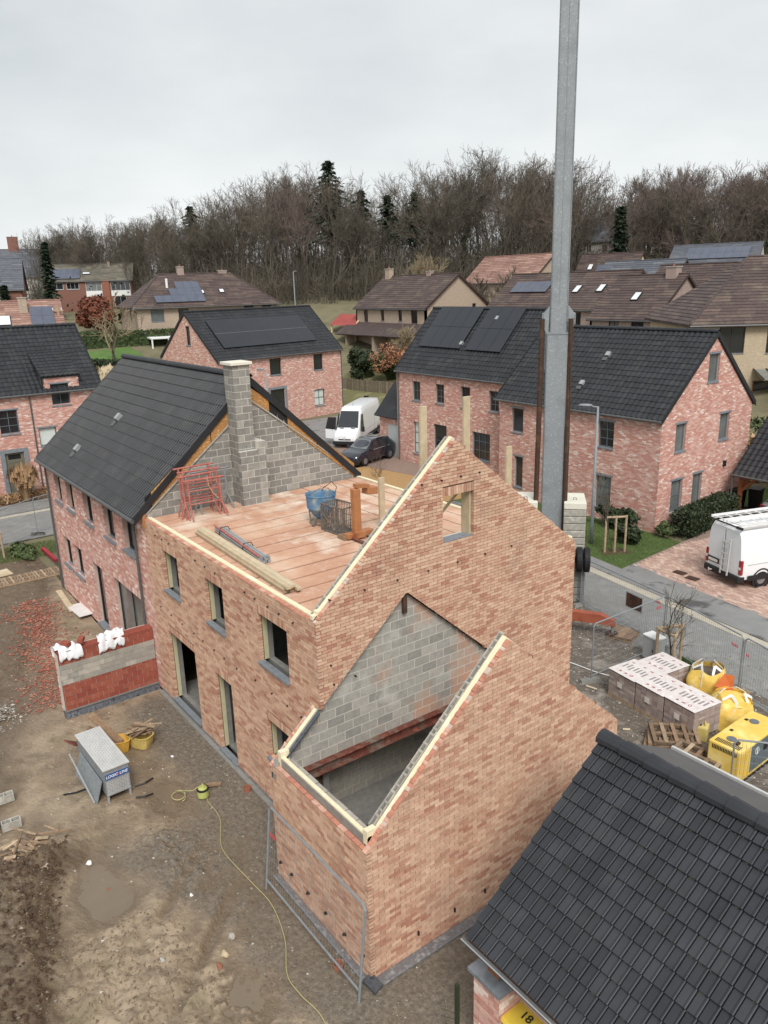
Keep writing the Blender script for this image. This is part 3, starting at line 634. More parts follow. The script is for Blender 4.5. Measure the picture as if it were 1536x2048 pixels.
def a3(r):
    t = r.random(); x = -20.2+t*9.5; y = -1.5-1.3*t+r.gauss(0,.38+.5*math.sin(t*9)**2*.5)
    return (x, min(y,-.4))
tag(chips('brick_rubble', 2400, a3, .048, 'rubble', lambda x, y: hm(x, y)+.03, 8), 'trail of broken red bricks strewn over the mud', 'rubble')
def a4(r): return r.gauss(-11.3,.45), r.gauss(-4.6,.35)
tag(chips('gravel_mound', 700, a4, .04, 'stonechip', lambda x, y: hm(x, y)+.12*math.exp(-((x+11.3)**2+(y+4.6)**2)/.3), 9), 'little heap of pale gravel at the left edge of the mud', 'gravel')
def a5(r):
    x = r.uniform(-6,6); y = r.uniform(6.5,15.5); return (x, y) if not (x < 3.3 and y < 8.4 and x > -1 and y < 6) else None
tag(chips('yard_stones', 5000, a5, .03, 'stonechip', lambda x, y: .03, 10), 'pale stones scattered over the yard round the crane', 'stones')
def a6(r):
    x = r.uniform(-4.2,4); y = r.uniform(-9,-3)
    return (x, y) if y+.35*x < -5.8 else None
tag(chips('soil_clods', 5200, a6, .045, 'soil', lambda x, y: hm(x, y)+.05, 11), 'dark clods of earth on the bank at bottom left', 'soil')
def a7(r):
    x = r.uniform(-5,3.5); y = r.uniform(-6,-1.8); return (x, y) if r.random() < float(churn(np.float64(x), np.float64(y))) else None
tag(chips('mud_clods', 5200, a7, .035, 'clod', lambda x, y: hm(x, y)+.006, 12), 'kicked up clods of wet mud on the trodden ground', 'mud')
blob('puddle_water', 1.6, -4.4, .6, .32, -.045, 'water', 7)
# ------------------------------------------------------------------ the new house (shell)
HU, HV, HE_, HR, VA = -9.56, 7.78, 5.6, 8.82, 3.70
house = thing('unfinished_house', 'unfinished tan brick house with open floor deck and bare gable', 'house')
BR = dict(bl=.224, bh=.0645, j=.0105, dep=.09)
def zone(seed):
    def f(r, s, z):
        n = vnoise(np.float64(s*1.3+seed), np.float64(z*2.6+seed*3), 4)+.35*(vnoise(np.float64(s*.45), np.float64(z*.5), seed)-.5)
        q = r.random()
        if q < .13+.25*max(0, float(n)-.5): t = r.choice((4,5,6,4))
        elif q < .5: t = r.choice((2,3,7))
        else: t = r.choice((0,1,1,2))
        return (t+.5)/8
    return f
OPEN_F = [(-8.32,3.80,-7.24,5.0),(-5.43,3.80,-4.40,5.0),(-2.56,3.80,-1.23,5.0),(-8.56,.20,-6.62,2.42),(-5.34,.10,-4.36,2.38),(-2.47,1.34,-1.1,2.35)]
LNT = .20
AZ0 = 3.68
fo = [(HU,0.02),(-.3,0.02),(-.3,AZ0),(0,AZ0),(0,HE_),(HU,HE_)]
ex = [rect(a,z0,b,z1+LNT) for a,z0,b,z1 in OPEN_F]
w1 = MB().slab([[(HU,.0),(-.3,.0),(-.3,AZ0),(-.012,AZ0),(-.012,HE_-.01),(HU,HE_-.01)]]+[grow(rect(a,z0,b,z1)) for a,z0,b,z1 in OPEN_F], (0,.012,0), X, -Y, .086).build('facade_wall', 'mortar_dark', house)
courses([fo]+ex, (0,0,0), X, -Y, 'brick', w1, quota=60, root=house, patch=zone(3), seed=11, **BR)
for a,z0,b,z1 in OPEN_F: soldier(w1, (0,0,0), X, -Y, a, b, z1, 'brick', seed=int(a*-10))
# inner leaf of blocks with the same openings, insulation between
w2 = MB().slab([rect(HU,0,-.42,5.58)]+[rect(a-.02,z0-.02,b+.02,z1+.02) for a,z0,b,z1 in OPEN_F], (0,.225,0), X, -Y, .14).build('inner_wall', 'concrete_grey', house)
for a,z0,b,z1 in OPEN_F:      # pale battens lining the reveals, unlit room behind
    m = MB(); m.box(a+.004,.102,z0,a+.022,.215,z1); m.box(b-.022,.102,z0,b-.004,.215,z1); m.box(a+.022,.102,z1-.02,b-.022,.215,z1-.004)
    m.build('reveal_board', 'batten', house)
    MB().box(a-.02,-.07,z0-.07,b+.02,.10,z0-.008).build('sill', 'stone', house, bevel=.006)
# base course, foundation ledge and foil
MB().box(HU,-.16,-.1,-.3,-.005,.03).build('foundation_ledge', 'concrete_grey', house)
MB().box(HU,-.03,.035,-.3,-.008,.075).build('base_foil', 'film_grey', house)
# gable facing the camera
gp = [(0,.02),(HV,.02),(HV,HE_),(VA,HR),(0,HE_)]
GW = (3.34,6.55,4.25,7.60)
AV0, AV1, AE, AR, AD = -1.075, 5.69, 2.74, 5.68, 3.09
AM = (AV0+AV1)/2; AS = (AR-AE)/(AM-AV0)
def az(v): return AR-AS*abs(v-AM)
tri = [(0.002,.02),(AV1,.02),(AV1,AE),(AM,AR-.02),(0.002,az(0)-.02)]
body = [(AV1,.02),(HV,.02),(HV,HE_),(VA,HR),(0,HE_),(0,az(0)),(AM,AR),(AV1,AE)]
w3 = MB().slab([[(AV1,.0),(HV-.012,.0),(HV-.012,HE_-.01),(VA,HR-.012),(.012,HE_-.01),(.012,az(0)),(AM,AR),(AV1,AE)], grow(rect(GW[0],GW[1],GW[2],GW[3]))], (-.012,0,0), Y, X, .088).build('gable_wall', 'mortar_dark', house)
courses([body, rect(GW[0],GW[1],GW[2],GW[3]+LNT)], (0,0,0), Y, X, 'brick', w3, quota=120, root=house, patch=zone(5), seed=12, **BR)
soldier(w3, (0,0,0), Y, X, GW[0], GW[2], GW[3], 'brick', seed=5)
# insulation, foil and inner block leaf following the gable slope
def gstrip(name, mat, u0, u1, dz, vlo=0, vhi=HV, parent=house, low=-.13):
    o = .0
    return MB().slab([[(vlo,HE_-low),(vhi,HE_-low),(vhi,HE_+dz),(VA,HR+dz),(vlo,HE_+dz)], rect(GW[0],GW[1],GW[2],GW[3])], (u1,0,0), Y, X, u1-u0).build(name, mat, parent)
gstrip('insulation_board', 'insulation', -.215, -.104, .035)
gb = MB().slab([[(.1,5.6),(HV-.1,5.6),(VA,HR-.10)], rect(GW[0]-.03,GW[1],GW[2]+.03,GW[3]+.03)], (-.225,0,0), Y, X, .16).build('gable_inner_leaf', 'block_mortar', house)
courses([[(.1,5.6),(HV-.1,5.6),(VA,HR-.10)], rect(GW[0],GW[1],GW[2],GW[3])], (-.22,0,0), Y, X, 'block', gb, .41, .196, .018, .14, name='block', stuffname='blockwork', seed=5)
m = MB(); r = random.Random(41); v_ = .12                 # cut hollow blocks along the top of the inner leaf
sl_ = (HR-HE_)/VA
while v_ < VA-.1:
    wv = r.uniform(.08,.2); zz = HE_+sl_*v_-.02
    for u0, du in ((-.375,.04),(-.275,.04)): m.obox((u0,v_,zz-.1),(du,0,0),(0,wv,wv*sl_),(0,0,.1+r.uniform(-.006,.006)),r.random())
    m.obox((-.375,v_+wv,zz+wv*sl_-.1),(.14,0,0),(0,.035,.035*sl_),(0,0,.105),r.random()); v_ += wv+.035
m.build('cut_block_top', 'block', house, kind='stuff')
m = MB(); m.box(-.16,GW[0],GW[1],-.09,GW[0]+.03,GW[3]); m.box(-.36,GW[2]-.06,GW[1],-.09,GW[2]-.02,GW[3]); m.box(-.36,GW[0],GW[3]-.03,-.1,GW[2],GW[3]-.004); m.build('reveal_board', 'timber', house)
MB().box(-.3,GW[0],GW[1]-.03,-.02,GW[2],GW[1]+.012).build('sill', 'stone', house)
MB().bar((-.5,GW[0]-.25,6.55),(-.5,GW[2]-.05,7.45),.07,.03,up=(1,0,0)).build('brace', 'timber', house)
# gable: clay fragments of bricks cut along the slope
m = MB(); r = random.Random(4)
for k in range(60):
    t = (k+.5)/60; v_ = t*VA; zz = HE_+(HR-HE_)*t
    m.obox((-.10+r.uniform(0,.02), v_-.03, zz-.03), (.09,0,0), (0,.062,.045+r.uniform(-.01,.01)), (0,-.012,.022), (r.randrange(4)+.5)/4)
m.build('cut_brick_edge', 'clay_cut', house, kind='stuff')
# scaffold anchor holes: short dark sleeves in the brickwork
def sleeve(P, n, parent, r_=.02, ln=.035):
    P = V3(P); n = V3(n); MB().tube([P-n*.03, P+n*ln], r_, 6).build('anchor_sleeve', 'trim_black', parent)
for v_ in (.35,1.2,2.05,2.9,3.75,4.6,5.45): sleeve((0,v_,6.02-.0*v_), X, w3)
for v_ in (2.75,3.3,3.85,4.4): sleeve((0,v_,7.98), X, w3)
for v_ in (.35,.9,.3): sleeve((0,v_,4.15 if v_ > .32 else 4.6), X, w3)
for u_ in (-8.7,-8.2,-7.7,-5.9,-5.3,-4.7,-3.1,-2.6,-2.0,-1.5,-.9): sleeve((u_,0,5.32), -Y, w1)
for u_ in (-8.9,-8.1,-7.3,-6.5,-5.9,-5.2,-4.6,-3.9): sleeve((u_,0,3.05), -Y, w1)
for u_ in (-2.9,-2.1,-1.4,-.8,-.25): sleeve((u_,0,3.15), -Y, w1)
# ---- deck of precast planks with brick dust, insulation rim
deck = MB().box(HU+.02,.24,5.42,-.40,HV-.24,5.585).build('floor_deck', 'rust_brown', house)
r = random.Random(9); u_ = HU+.03; wd = .648
for k in range(14):
    MB().box(u_+.03,.245,5.587,min(u_+wd-.03,-.41),5.35,5.612+r.uniform(-.004,.004)).build('floor_plank', 'slab', deck)
    u_ += wd
v_ = 5.37
while v_ < HV-.3:
    MB().box(HU+.03,v_+.02,5.587,-.41,min(v_+.57,HV-.245),5.614+r.uniform(-.004,.004)).build('floor_plank', 'slab', deck); v_ += .595
m = MB(); m.box(HU+.02,.104,5.2,-.22,.218,5.645); m.build('insulation_board', 'insulation', house)
MB().box(HU+.02,HV-.218,5.2,-.22,HV-.104,5.66).build('insulation_board', 'insulation', house)
MB().box(-.23,.10,5.2,-.10,.218,5.80).build('insulation_corner', 'insulation', house)
r = random.Random(2)                                   # clay tops of the last facade course
for k in range(44):
    a = HU+.01+k*.2165
    MB().box(a,.004,HE_-.012,a+.2,.095,HE_+.012,(r.randrange(3)+.5)/4).build('top_brick', 'clay_cut', w1)
# hidden rear facade, same brick
MB().slab([rect(HU,0,-.11,HE_)], (0,HV,0), X, Y, .1).build('rear_wall', 'mortar_dark', house)
MB().box(HU,.4,0.0,-.4,7.4,.02).build('ground_floor', 'concrete_grey', house)
MB().box(HU,.4,2.72,-.4,7.4,2.9).build('upper_floor', 'concrete_grey', house)
# ---- annex: bare block walls, steel beam, open roof
an = MB()
def awall(name, loops_o, O, e, n, holes=[]): return MB().slab([loops_o]+holes, O, e, n, .086).build(name, 'mortar_dark', house)
ag = [(AV0,.02),(AV1,.02),(AV1,AE),(AM,AR),(AV0,AE)]
w4 = awall('annex_gable_wall', [(AV0+.012,0),(AV1-.012,0),(AV1-.012,AE),(AM,AR-.012),(AV0+.012,AE)], (AD-.012,0,0), Y, X)
courses([ag], (AD,0,0), Y, X, 'brick', w4, quota=100, root=house, patch=zone(8), seed=14, **BR)
w5 = awall('annex_facade_wall', [(-.288,0),(AD-.1,0),(AD-.1,AE-.012),(-.288,AE-.012)], (0,AV0+.012,0), X, -Y)
courses([[(-.30,.02),(AD,.02),(AD,AE),(-.30,AE)]], (0,AV0,0), X, -Y, 'brick', w5, quota=20, root=house, patch=zone(9), seed=15, **BR)
w6 = awall('annex_back_wall', [(.01,0),(1.06,0),(1.06,az(AV0)-.012),(.01,az(0)-.012)], (-.288,0,0), -Y, -X)
courses([[(0,.02),(1.075,.02),(1.075,az(AV0)),(0,az(0))]], (-.30,0,0), -Y, -X, 'brick', w6, seed=16, patch=zone(2), **BR)
MB().slab([[(AV0,AE-.3),(AV0+.1,AE-.3),(AV0+.1,AE+.02),(0,az(0)+.0),(AV0,AE)]], (-.06,0,0), Y, X, .2).build('insulation_board', 'foil', house)
# inner leaves
for nm, lp, O, e, n in (('annex_gable_inner', [(AV0+.24,.02),(AV1-.24,.02),(AV1-.24,AE-.1),(AM,AR-.22),(AV0+.24,AE-.1)], (AD-.22,0,0), Y, X),
                        ('annex_front_inner', [(-.2,.02),(AD-.36,.02),(AD-.36,AE),(-.2,AE)], (0,AV0+.22,0), X, -Y),
                        ('annex_rear_inner', [(-.1,.02),(AD-.36,.02),(AD-.36,AE),(-.1,AE)], (0,AV1-.22,0), X, Y)):
    wi = MB().slab([lp], V3(O)-n*.008, e, n, .124).build(nm, 'block_mortar', house)
    O2 = V3(O)-n*.14                                    # face seen from inside the open annex
    sgn = [(-a, b) for a, b in lp]
    courses([[(a*(-1), b) for a, b in lp]], O2, -e, -n, 'block', wi, .41, .196, .018, .03, name='block', stuffname='blockwork', seed=21)
# main gable wall seen inside the annex: blocks above a rusted beam, room below
bz = 2.42
tl = [(AV0+.24,bz),(AV1-.05,bz),(AV1-.05,az(AV1-.05)-.02),(AM,AR-.02),(AV0+.24,az(AV0+.24)-.02)]
tb = MB().slab([tl], (-.15,0,0), Y, X, .12).build('party_block_wall', 'block_mortar', house)
courses([tl], (-.146,0,0), Y, X, 'block_dusty', tb, .41, .196, .02, .05, name='block', stuffname='blockwork', quota=300, root=house, seed=22, tones=5, z0=bz)
MB().slab([[(.4,.02),(AV1-.25,.02),(AV1-.25,2.55),(.4,2.55)]], (-1.55,0,0), Y, X, .1).build('room_wall', 'block_mortar', house)
courses([[(.4,.02),(AV1-.25,.02),(AV1-.25,2.5),(.4,2.5)]], (-1.54,0,0), Y, X, 'block', house, .41, .196, .02, .05, name='block', stuffname='room_blockwork', seed=23)
m = MB(); y0, y1 = AV0+.25, AV1-.3                     # H section
m.box(-.19,y0,bz-.02,.02,y1,bz+.0); m.box(-.19,y0,bz-.24,.02,y1,bz-.22); m.box(-.10,y0,bz-.22,-.085,y1,bz-.02)
m.build('steel_beam', 'rust', house)
MB().box(-.13,AM-.05,AR-.52,-.06,AM+.05,AR-.03).build('ridge_slot', 'rust_brown', house)
MB().box(-.05,4.45,2.42,.02,4.56,2.95).build('timber_stub', 'timber', house)
MB().box(0,AV0+.3,-.02,AD-.3,AV1-.3,.03).build('annex_floor', 'concrete_grey', house)
# insulation and hollow block tops round the open annex
aI = [(AV0+.1,AE-.3),(AM,AE-.3),(AM,AR+.02),(AV0+.1,AE+.06)]
MB().slab([[(AV0+.1,AE-.3),(AV1-.1,AE-.3),(AV1-.1,AE+.04),(AM,AR+.035),(AV0+.1,AE+.04)]], (AD-.104,0,0), Y, X, .112).build('insulation_board', 'insulation', house)
m = MB(); r = random.Random(6); tt = 0
while tt < 1:
    v_ = AV0+.3+tt*(AM-AV0-.35); z_ = az(v_)
    wv = r.uniform(.05,.16)
    m.obox((AD-.355, v_, z_-.12), (.03,0,0), (0,wv,wv*AS), (0,0,.12), r.random()); m.obox((AD-.255, v_, z_-.12), (.03,0,0), (0,wv,wv*AS), (0,0,.12), r.random())
    m.obox((AD-.355, v_+wv, z_+wv*AS-.12), (.13,0,0), (0,.03,.03*AS), (0,0,.12+.01), r.random())
    tt += (wv+.03)/(AM-AV0-.35)
m.build('cut_block_top', 'block', house, kind='stuff')
m = MB()
for k in range(58):
    t = (k+.5)/58; v_ = AV0+t*(AM-AV0); z_ = az(v_); q = r.random()
    m.obox((AD-.1,v_-.025,z_-.05), (.095,0,0), (0,.055,.055*AS), (0,-.02,.035+r.uniform(-.012,.012)), (r.choice((0,1,2,0,3))+.5)/4)
m.build('cut_brick_edge', 'clay_cut', house, kind='stuff')
MB().box(-.10,AV0+.104,AE-.25,AD-.105,AV0+.215,AE+.19).build('insulation_board', 'foil', house)
MB().box(-.10,AV0+.12,AE+.19,AD-.105,AV0+.20,AE+.215).build('insulation_edge', 'insulation', house)
for a in (-.12, AD-.22): MB().box(a,AV0+.10,AE-.05,a+.115,AV0+.30,AE+.33).build('insulation_corner', 'insulation', house)
for k in range(15):
    a = -.29+k*.225
    MB().box(a,AV0+.004,AE-.01,min(a+.208,AD-.11),AV0+.095,AE+.018,(r.randrange(3)+.5)/4).build('top_brick', 'clay_cut', w5)
m = MB()
for k in range(8):
    a = .0+k*.34; m.box(a,AV0+.24,AE-.02,a+.32,AV0+.36,AE+.10+r.uniform(-.01,.012),r.random())
m.build('inner_block_top', 'block', house, kind='stuff')
m = MB()
for k in range(14):
    t = k/13; v_ = AV0+t*1.05; m.obox((-.30,v_,az(v_)-.05),(.09,0,0),(0,.075,.07),(0,-.02,.03),(r.randrange(4)+.5)/4)
m.build('cut_brick_edge', 'clay_cut', house, kind='stuff')
MB().obox((-.2,AV0+.2,az(AV0+.2)-.03),(.10,0,0),(0,.85,.85*AS),(0,0,.04)).build('insulation_board', 'insulation', house)
MB().obox((-.08,AV0+.2,az(AV0+.2)-.06),(.1,0,0),(0,.85,.85*AS),(0,0,.05)).build('membrane', 'film_black', house)
# foil and foundation of the annex, drain stubs
for a, b in (((-.3,AV0-.14,.0),(AD+.05,AV0-.004,.05)),((AD+.004,AV0-.14,.0),(AD+.22,AV1,.05))):
    MB().box(*a,*b).build('foundation_ledge', 'film_grey', house, bevel=.02)
MB().obox((AD-.05,AV0-.16,.05),(.35,.02,.0),(-.05,.22,0),(.02,0,.07)).build('foil_fold', 'film_black', house)
for u_ in (-.1,.35,1.0,1.65,2.3,2.9): MB().tube([(u_,AV0+.03,.42),(u_-.02,AV0-.05,.45)],.03,6).build('wall_tie', 'trim_black', w5)
for v_ in (0,.9,1.7,2.5): MB().box(AD,v_,.38,AD+.03,v_+.03,.47).build('wall_tie', 'trim_black', w4)
# timber props standing in and against the gable
for P, h, l in (((-4.2,4.75),1.4,'a'),):
    pass
# ------------------------------------------------------------------ finished pink brick houses
PB = dict(bl=.222, bh=.062, j=.012, dep=.05)
def pinkzone(seed):
    def f(r, s, z):
        n = float(vnoise(np.float64(s*.9+seed), np.float64(z*1.8+seed*3), 7)); q = r.random()
        if q < .22+.18*max(0, n-.42): t = r.choice((3,4,6,6))
        elif q < .55: t = r.choice((0,7,2,0))
        else: t = r.choice((0,1,5,2,6))
        return (t+.5)/8
    return f
def pwall(root, name, O, e, n, outline, holes, seed, soldier_on=True, quota=0):
    O, e, n = V3(O), V3(e), V3(n)
    w = MB().slab([inset(outline)]+[grow(rect(*h)) for h in holes], O-n*.012, e, n, .2).build(name, 'pink_mortar', root)
    courses([outline]+[rect(*h) for h in holes], O, e, n, 'pink_brick', w, seed=seed, patch=pinkzone(seed), quota=quota, root=root, **PB)
    return w
def pipe(root, x, y, z0, z1, name='downpipe', mat='zinc_dark', r=.045): return MB().tube([(x,y,z0),(x,y,z1)], r, 8).build(name, mat, root)
def vent(root, roof, P, n, up, e):
    P, n, up, e = V3(P), V3(n), V3(up), V3(e)
    MB().obox(P-e*.12-up*.02, e*.24, up*.26, n*.14).build('roof_vent', 'zinc', roof)
    MB().obox(P-e*.2-up*.3, e*.3, up*.22, n*.055).build('vent_flashing', 'zinc_dark', roof)
def gable_roof(root, x0, x1, ye, zr, yr, ze, over=.0, th=.16, prof='wave', gauge=.34, mat='tile', quota=0, gutter=True, back=None, skip=None, vlo=.12, base_mat='verge'):
    """front slope rising in +y from eave (ye, ze) to ridge (yr, zr); back slope mirrored to back=(yb, zb)"""
    up = V3((0, yr-ye, zr-ze)); ln = up.length; up.normalize(); n = V3((0,-up.z,up.y))
    roof = MB().slab([[(0,0),(x1-x0,0),(x1-x0,ln),(0,ln)]], V3((x0,ye,ze)), X, n, th, up=up).build('roof', base_mat, root)
    tiles(root, roof, (x0,ye,ze), X, up, n, x1-x0, ln, prof, gauge, mat, quota, skip=skip)
    yb, zb = back or (2*yr-ye, ze)
    ub = V3((0, yr-yb, zr-zb)); lb = ub.length; ub.normalize(); nb = V3((0, ub.z, -ub.y))
    rb = MB().slab([[(0,0),(x1-x0,0),(x1-x0,lb-.002),(0,lb-.002)]], V3((x1,yb,zb)), -X, nb, th, up=ub).build('rear_roof', base_mat, root)
    tiles(root, rb, (x1,yb,zb), -X, ub, nb, x1-x0, lb, prof, gauge, mat, 0)
    ridge_caps(roof, (x0,yr,zr+.03), (x1,yr,zr+.03), mat)
    for xx in (x0-.03, x1):                           # verge trim, both slopes
        m = MB(); m.obox((xx,ye,ze-.2), (.03,0,0), up*ln, V3((0,0,.27))); m.obox((xx,yb,zb-.2), (.03,0,0), ub*(lb-.01), V3((0,0,.27))); m.build('verge_trim', 'verge', root)
    if gutter:
        m = MB(); m.tube([(x0,ye-.05,ze-.07),(x1,ye-.05,ze-.07)], .07, 8); m.build('gutter', 'zinc_dark', root)
    return roof, up, n
# --- neighbour half of the pair
nb_ = thing('pink_brick_house', 'pink brick house with dark ribbed tile roof joined to the new house', 'house', (HU,0,0))
NU = -11.25
NO = [(-19.83+9.56,4.12,-18.9+9.56,5.42),(-18.15+9.56,4.12,-17.25+9.56,5.42),(-15.95+9.56,4.12,-14.95+9.56,5.42),(-13.65+9.56,4.12,-12.58+9.56,5.42),(-11.68+9.56,4.15,-10.56+9.56,5.42),
      (-19.8+9.56,1.46,-18.7+9.56,2.64),(-18.28+9.56,1.46,-17.2+9.56,2.64),(-15.88+9.56,.15,-14.72+9.56,2.58),(-13.48+9.56,.15,-10.75+9.56,2.68)]
nw = pwall(nb_, 'facade_wall', (0,0,0), X, -Y, [(NU,0),(0,0),(0,5.7),(NU,5.7)], [(a,z0,b,z1+.2) for a,z0,b,z1 in NO], 31)
for i, (a,z0,b,z1) in enumerate(NO):
    soldier(nw, (0,0,0), X, -Y, a, b, z1, 'pink_brick', seed=i+40)
    if i < 8: window(nb_, (0,0,0), X, -Y, a, z0, b, z1, 'frame_dark', 'glass', depth=.16, bars=(1 if i == 2 or i == 3 else 0, 0), sill=.07, sproud=.09)
    else: window(nb_, (0,0,0), X, -Y, a, z0, b, z1, 'frame_dark', 'glass_pale', depth=.16, bars=(1,0), sill=.07, name='sliding_door')
for k, (nm, O, e, n) in enumerate((('end_wall', (NU,0,0), -Y, -X),)):
    MB().slab([[(-HV,0),(0,0),(0,5.7),(-3.8,9.2),(-HV,5.7)]], O, e, n, .2).build(nm, 'pink_mortar', nb_)
    courses([[(-HV,0),(0,0),(0,5.7),(-3.8,9.2),(-HV,5.7)]], V3(O)+V3(n)*.012, e, n, 'pink_brick', nb_, seed=33, patch=pinkzone(3), **PB)
MB().box(NU,HV-.2,0,0,HV,5.7).build('rear_wall', 'pink_mortar', nb_)
nroof, nup, nn = gable_roof(nb_, NU-.05, .05, -.30, 9.40, 3.72, 5.68, prof='two', gauge=.40, quota=300, th=.1)
vent(nb_, nroof, V3((-6.6,-.3,5.68))+nup*2.7+nn*.03, nn, nup, X); vent(nb_, nroof, V3((-7.9,-.3,5.68))+nup*1.0+nn*.02, nn, nup, X)
pipe(nb_, -.78, -.08, .1, 5.55); pipe(nb_, NU+.12, -.08, .1, 5.55); pipe(nb_, NU-1.2, .35, .1, 2.9)
MB().slab([[(0,0),(1.4,0),(1.4,1.3),(0,1.3)]], (NU-1.4,.3,2.9), X, V3((0,-.7,.7)), .1, up=V3((0,.7,.7))).build('lean_to_roof', 'tile', nb_)
wl = MB().box(NU-1.35,.5,0,NU-.01,3,2.9).build('lean_to_wall', 'pink_mortar', nb_)
courses([rect(NU-1.35,0.02,NU-.02,2.85)], (0,.49,0), X, -Y, 'pink_brick', wl, seed=35, patch=pinkzone(4), **PB)
MB().box(NU-1.45,.22,2.84,NU-.05,.34,2.94).build('lean_to_gutter', 'zinc', nb_)
# gable of the neighbour above the deck: grey blocks, osb band, black verge
ng = MB().slab([[(.12,5.6),(HV-.12,5.6),(HV-.12,5.72),(3.78,8.66),(.12,5.72)]], (.0,0,0), Y, X, .18).build('block_gable', 'block_mortar', nb_)
courses([[(.12,5.6),(HV-.12,5.6),(HV-.12,5.72),(3.78,8.66),(.12,5.72)]], (.004,0,0), Y, X, 'block_grey', ng, .41, .196, .02, .02, name='block_grey', stuffname='blockwork', quota=200, root=nb_, seed=51, tones=6, z0=5.6)
def slope(v, o): return 8.66+o-(abs(v-3.75)*(8.66-5.72)/3.63)
for a, b in ((.3,1.25),(1.28,2.3),(2.33,3.0),(3.55,3.66),(3.70,4.35),(5.0,6.05),(6.08,7.0),(7.03,7.5)):
    MB().slab([[(a,slope(a,.04)),(b,slope(b,.04)),(b,slope(b,.5)),(a,slope(a,.5))]], (.03,0,0), Y, X, .03).build('osb_panel', 'osb', nb_)
MB().slab([[(.1,slope(.1,-.02)),(3.75,slope(3.75,-.02)),(7.5,slope(7.5,-.02)),(7.5,slope(7.5,.52)),(3.75,slope(3.75,.52)),(.1,slope(.1,.52))]], (-.01,0,0), Y, X, .03).build('black_membrane', 'trim_black', nb_)
MB().slab([[(.05,5.70),(3.75,8.665),(HV-.1,5.70),(HV-.1,5.745),(3.75,8.72),(.05,5.745)]], (.05,0,0), Y, X, .2).build('mortar_edge', 'concrete', nb_)
ch = MB().box(.02,2.92,5.6,.62,3.46,9.86).build('chimney', 'block_mortar', nb_)
for O, e, n, w in (((.624,2.916,0), Y, X, .548),((.016,2.916,0), X, -Y, .608),((.624,3.464,0), -X, Y, .608),((.016,3.464,0), -Y, -X, .548)):
    zb = 5.62 if n.dot(X) >= 0 else 9.0
    courses([rect(0,zb,w,9.86)], O, e, n, 'block_grey', ch, .41, .196, .02, .03, name='block_grey', stuffname='blockwork', quota=40 if n.dot(X) > .5 else 24, root=nb_, seed=int(52+w*10), tones=6, z0=5.62)
cl_ = MB().box(.03,3.475,5.6,.80,3.74,7.55).build('chimney_breast', 'block_mortar', nb_)
courses([rect(3.475,5.62,3.74,7.55)], (.804,0,0), Y, X, 'block_grey', cl_, .41, .196, .02, .03, name='block_grey', stuffname='blockwork', quota=14, root=nb_, seed=57, tones=6)
m = MB().box(.635,2.86,5.6,.80,3.47,7.3).build('chimney_step', 'block_mortar', nb_)
courses([rect(2.86,5.62,3.47,7.3)], (.804,0,0), Y, X, 'block_grey', m, .41, .196, .02, .03, name='block_grey', stuffname='blockwork', quota=20, root=nb_, seed=58, tones=6)
courses([rect(.635,5.62,.80,7.3)], (0,2.856,0), X, -Y, 'block_grey', m, .41, .196, .02, .03, name='block_grey', stuffname='blockwork', seed=59, tones=6)
MB().box(-.04,2.84,9.862,.70,3.54,9.95).build('chimney_cap', 'concrete_white', nb_, bevel=.01)
MB().box(.0,-.06,5.35,.07,.03,5.78).build('orange_bracket', 'orange', nb_)
# --- long house across the street
rh = thing('long_pink_house', 'long pink brick house with black tiled roof and solar panels across the street', 'house', (-8.91,24.5,0))
RW = 7.85
RO1 = [(-3.65,3.86,-2.69,5.2),(-3.65,.70,-2.69,2.4),(-9.68,3.84,-8.8,5.2),(-9.4,.68,-8.76,2.46),(-7.29,.1,-5.98,2.58)]
rw = pwall(rh, 'facade_wall', (0,0,0), X, -Y, [(-10.64,0),(0,0),(0,5.66),(-10.64,5.66)], RO1, 61)
for i, (a,z0,b,z1) in enumerate(RO1[:4]): window(rh, (0,0,0), X, -Y, a, z0, b, z1, 'frame_grey', 'glass_pale' if i == 1 else 'glass', bars=((1,2),(1,2),(0,0),(0,0))[i], sill=.07, lintel=.1)
window(rh, (0,0,0), X, -Y, *RO1[4], 'frame_grey', 'glass', bars=(1,0), name='front_door', lintel=.12)
RG = [(1.15,3.92,2.0,5.26),(4.9,4.0,5.8,5.34),(1.12,.88,2.08,2.48),(2.93,.98,3.76,2.54),(3.47,7.06,4.4,8.4)]
rg = pwall(rh, 'gable_wall', (0,0,0), Y, X, [(0,0),(RW,0),(RW,5.66),(RW/2,9.22),(0,5.66)], RG, 62)
for i, (a,z0,b,z1) in enumerate(RG): window(rh, (0,0,0), Y, X, a, z0, b, z1, 'frame_grey', 'glass_pale', bars=((0,0),(0,0),(0,1),(0,0),(0,0))[i], sill=.08, lintel=.1)
MB().box(.0,5.55,2.55,.12,5.7,2.85).build('wall_lamp', 'trim_black', rh)
MB().box(-10.64,RW-.2,0,-.2,RW,5.66).build('rear_wall', 'pink_mortar', rh)
rroof, rup, rn = gable_roof(rh, -10.9, .08, -.18, 9.42, RW/2, 5.62, prof='wave', gauge=.345, quota=300)
for a, b in ((-5.2,3.6),(-5.6,1.55)): vent(rh, rroof, V3((a,-.18,5.62))+rup*b+rn*.03, rn, rup, X)
RO2 = [(-20.27,4.46,-19.44,5.74),(-17.85,4.5,-17.0,5.74),(-15.4,4.46,-14.54,5.78),(-12.85,4.5,-12.0,5.74),(-20.22,.8,-19.36,2.98),(-18.07,.1,-16.76,3.08),(-14.3,1.34,-12.72,3.06)]
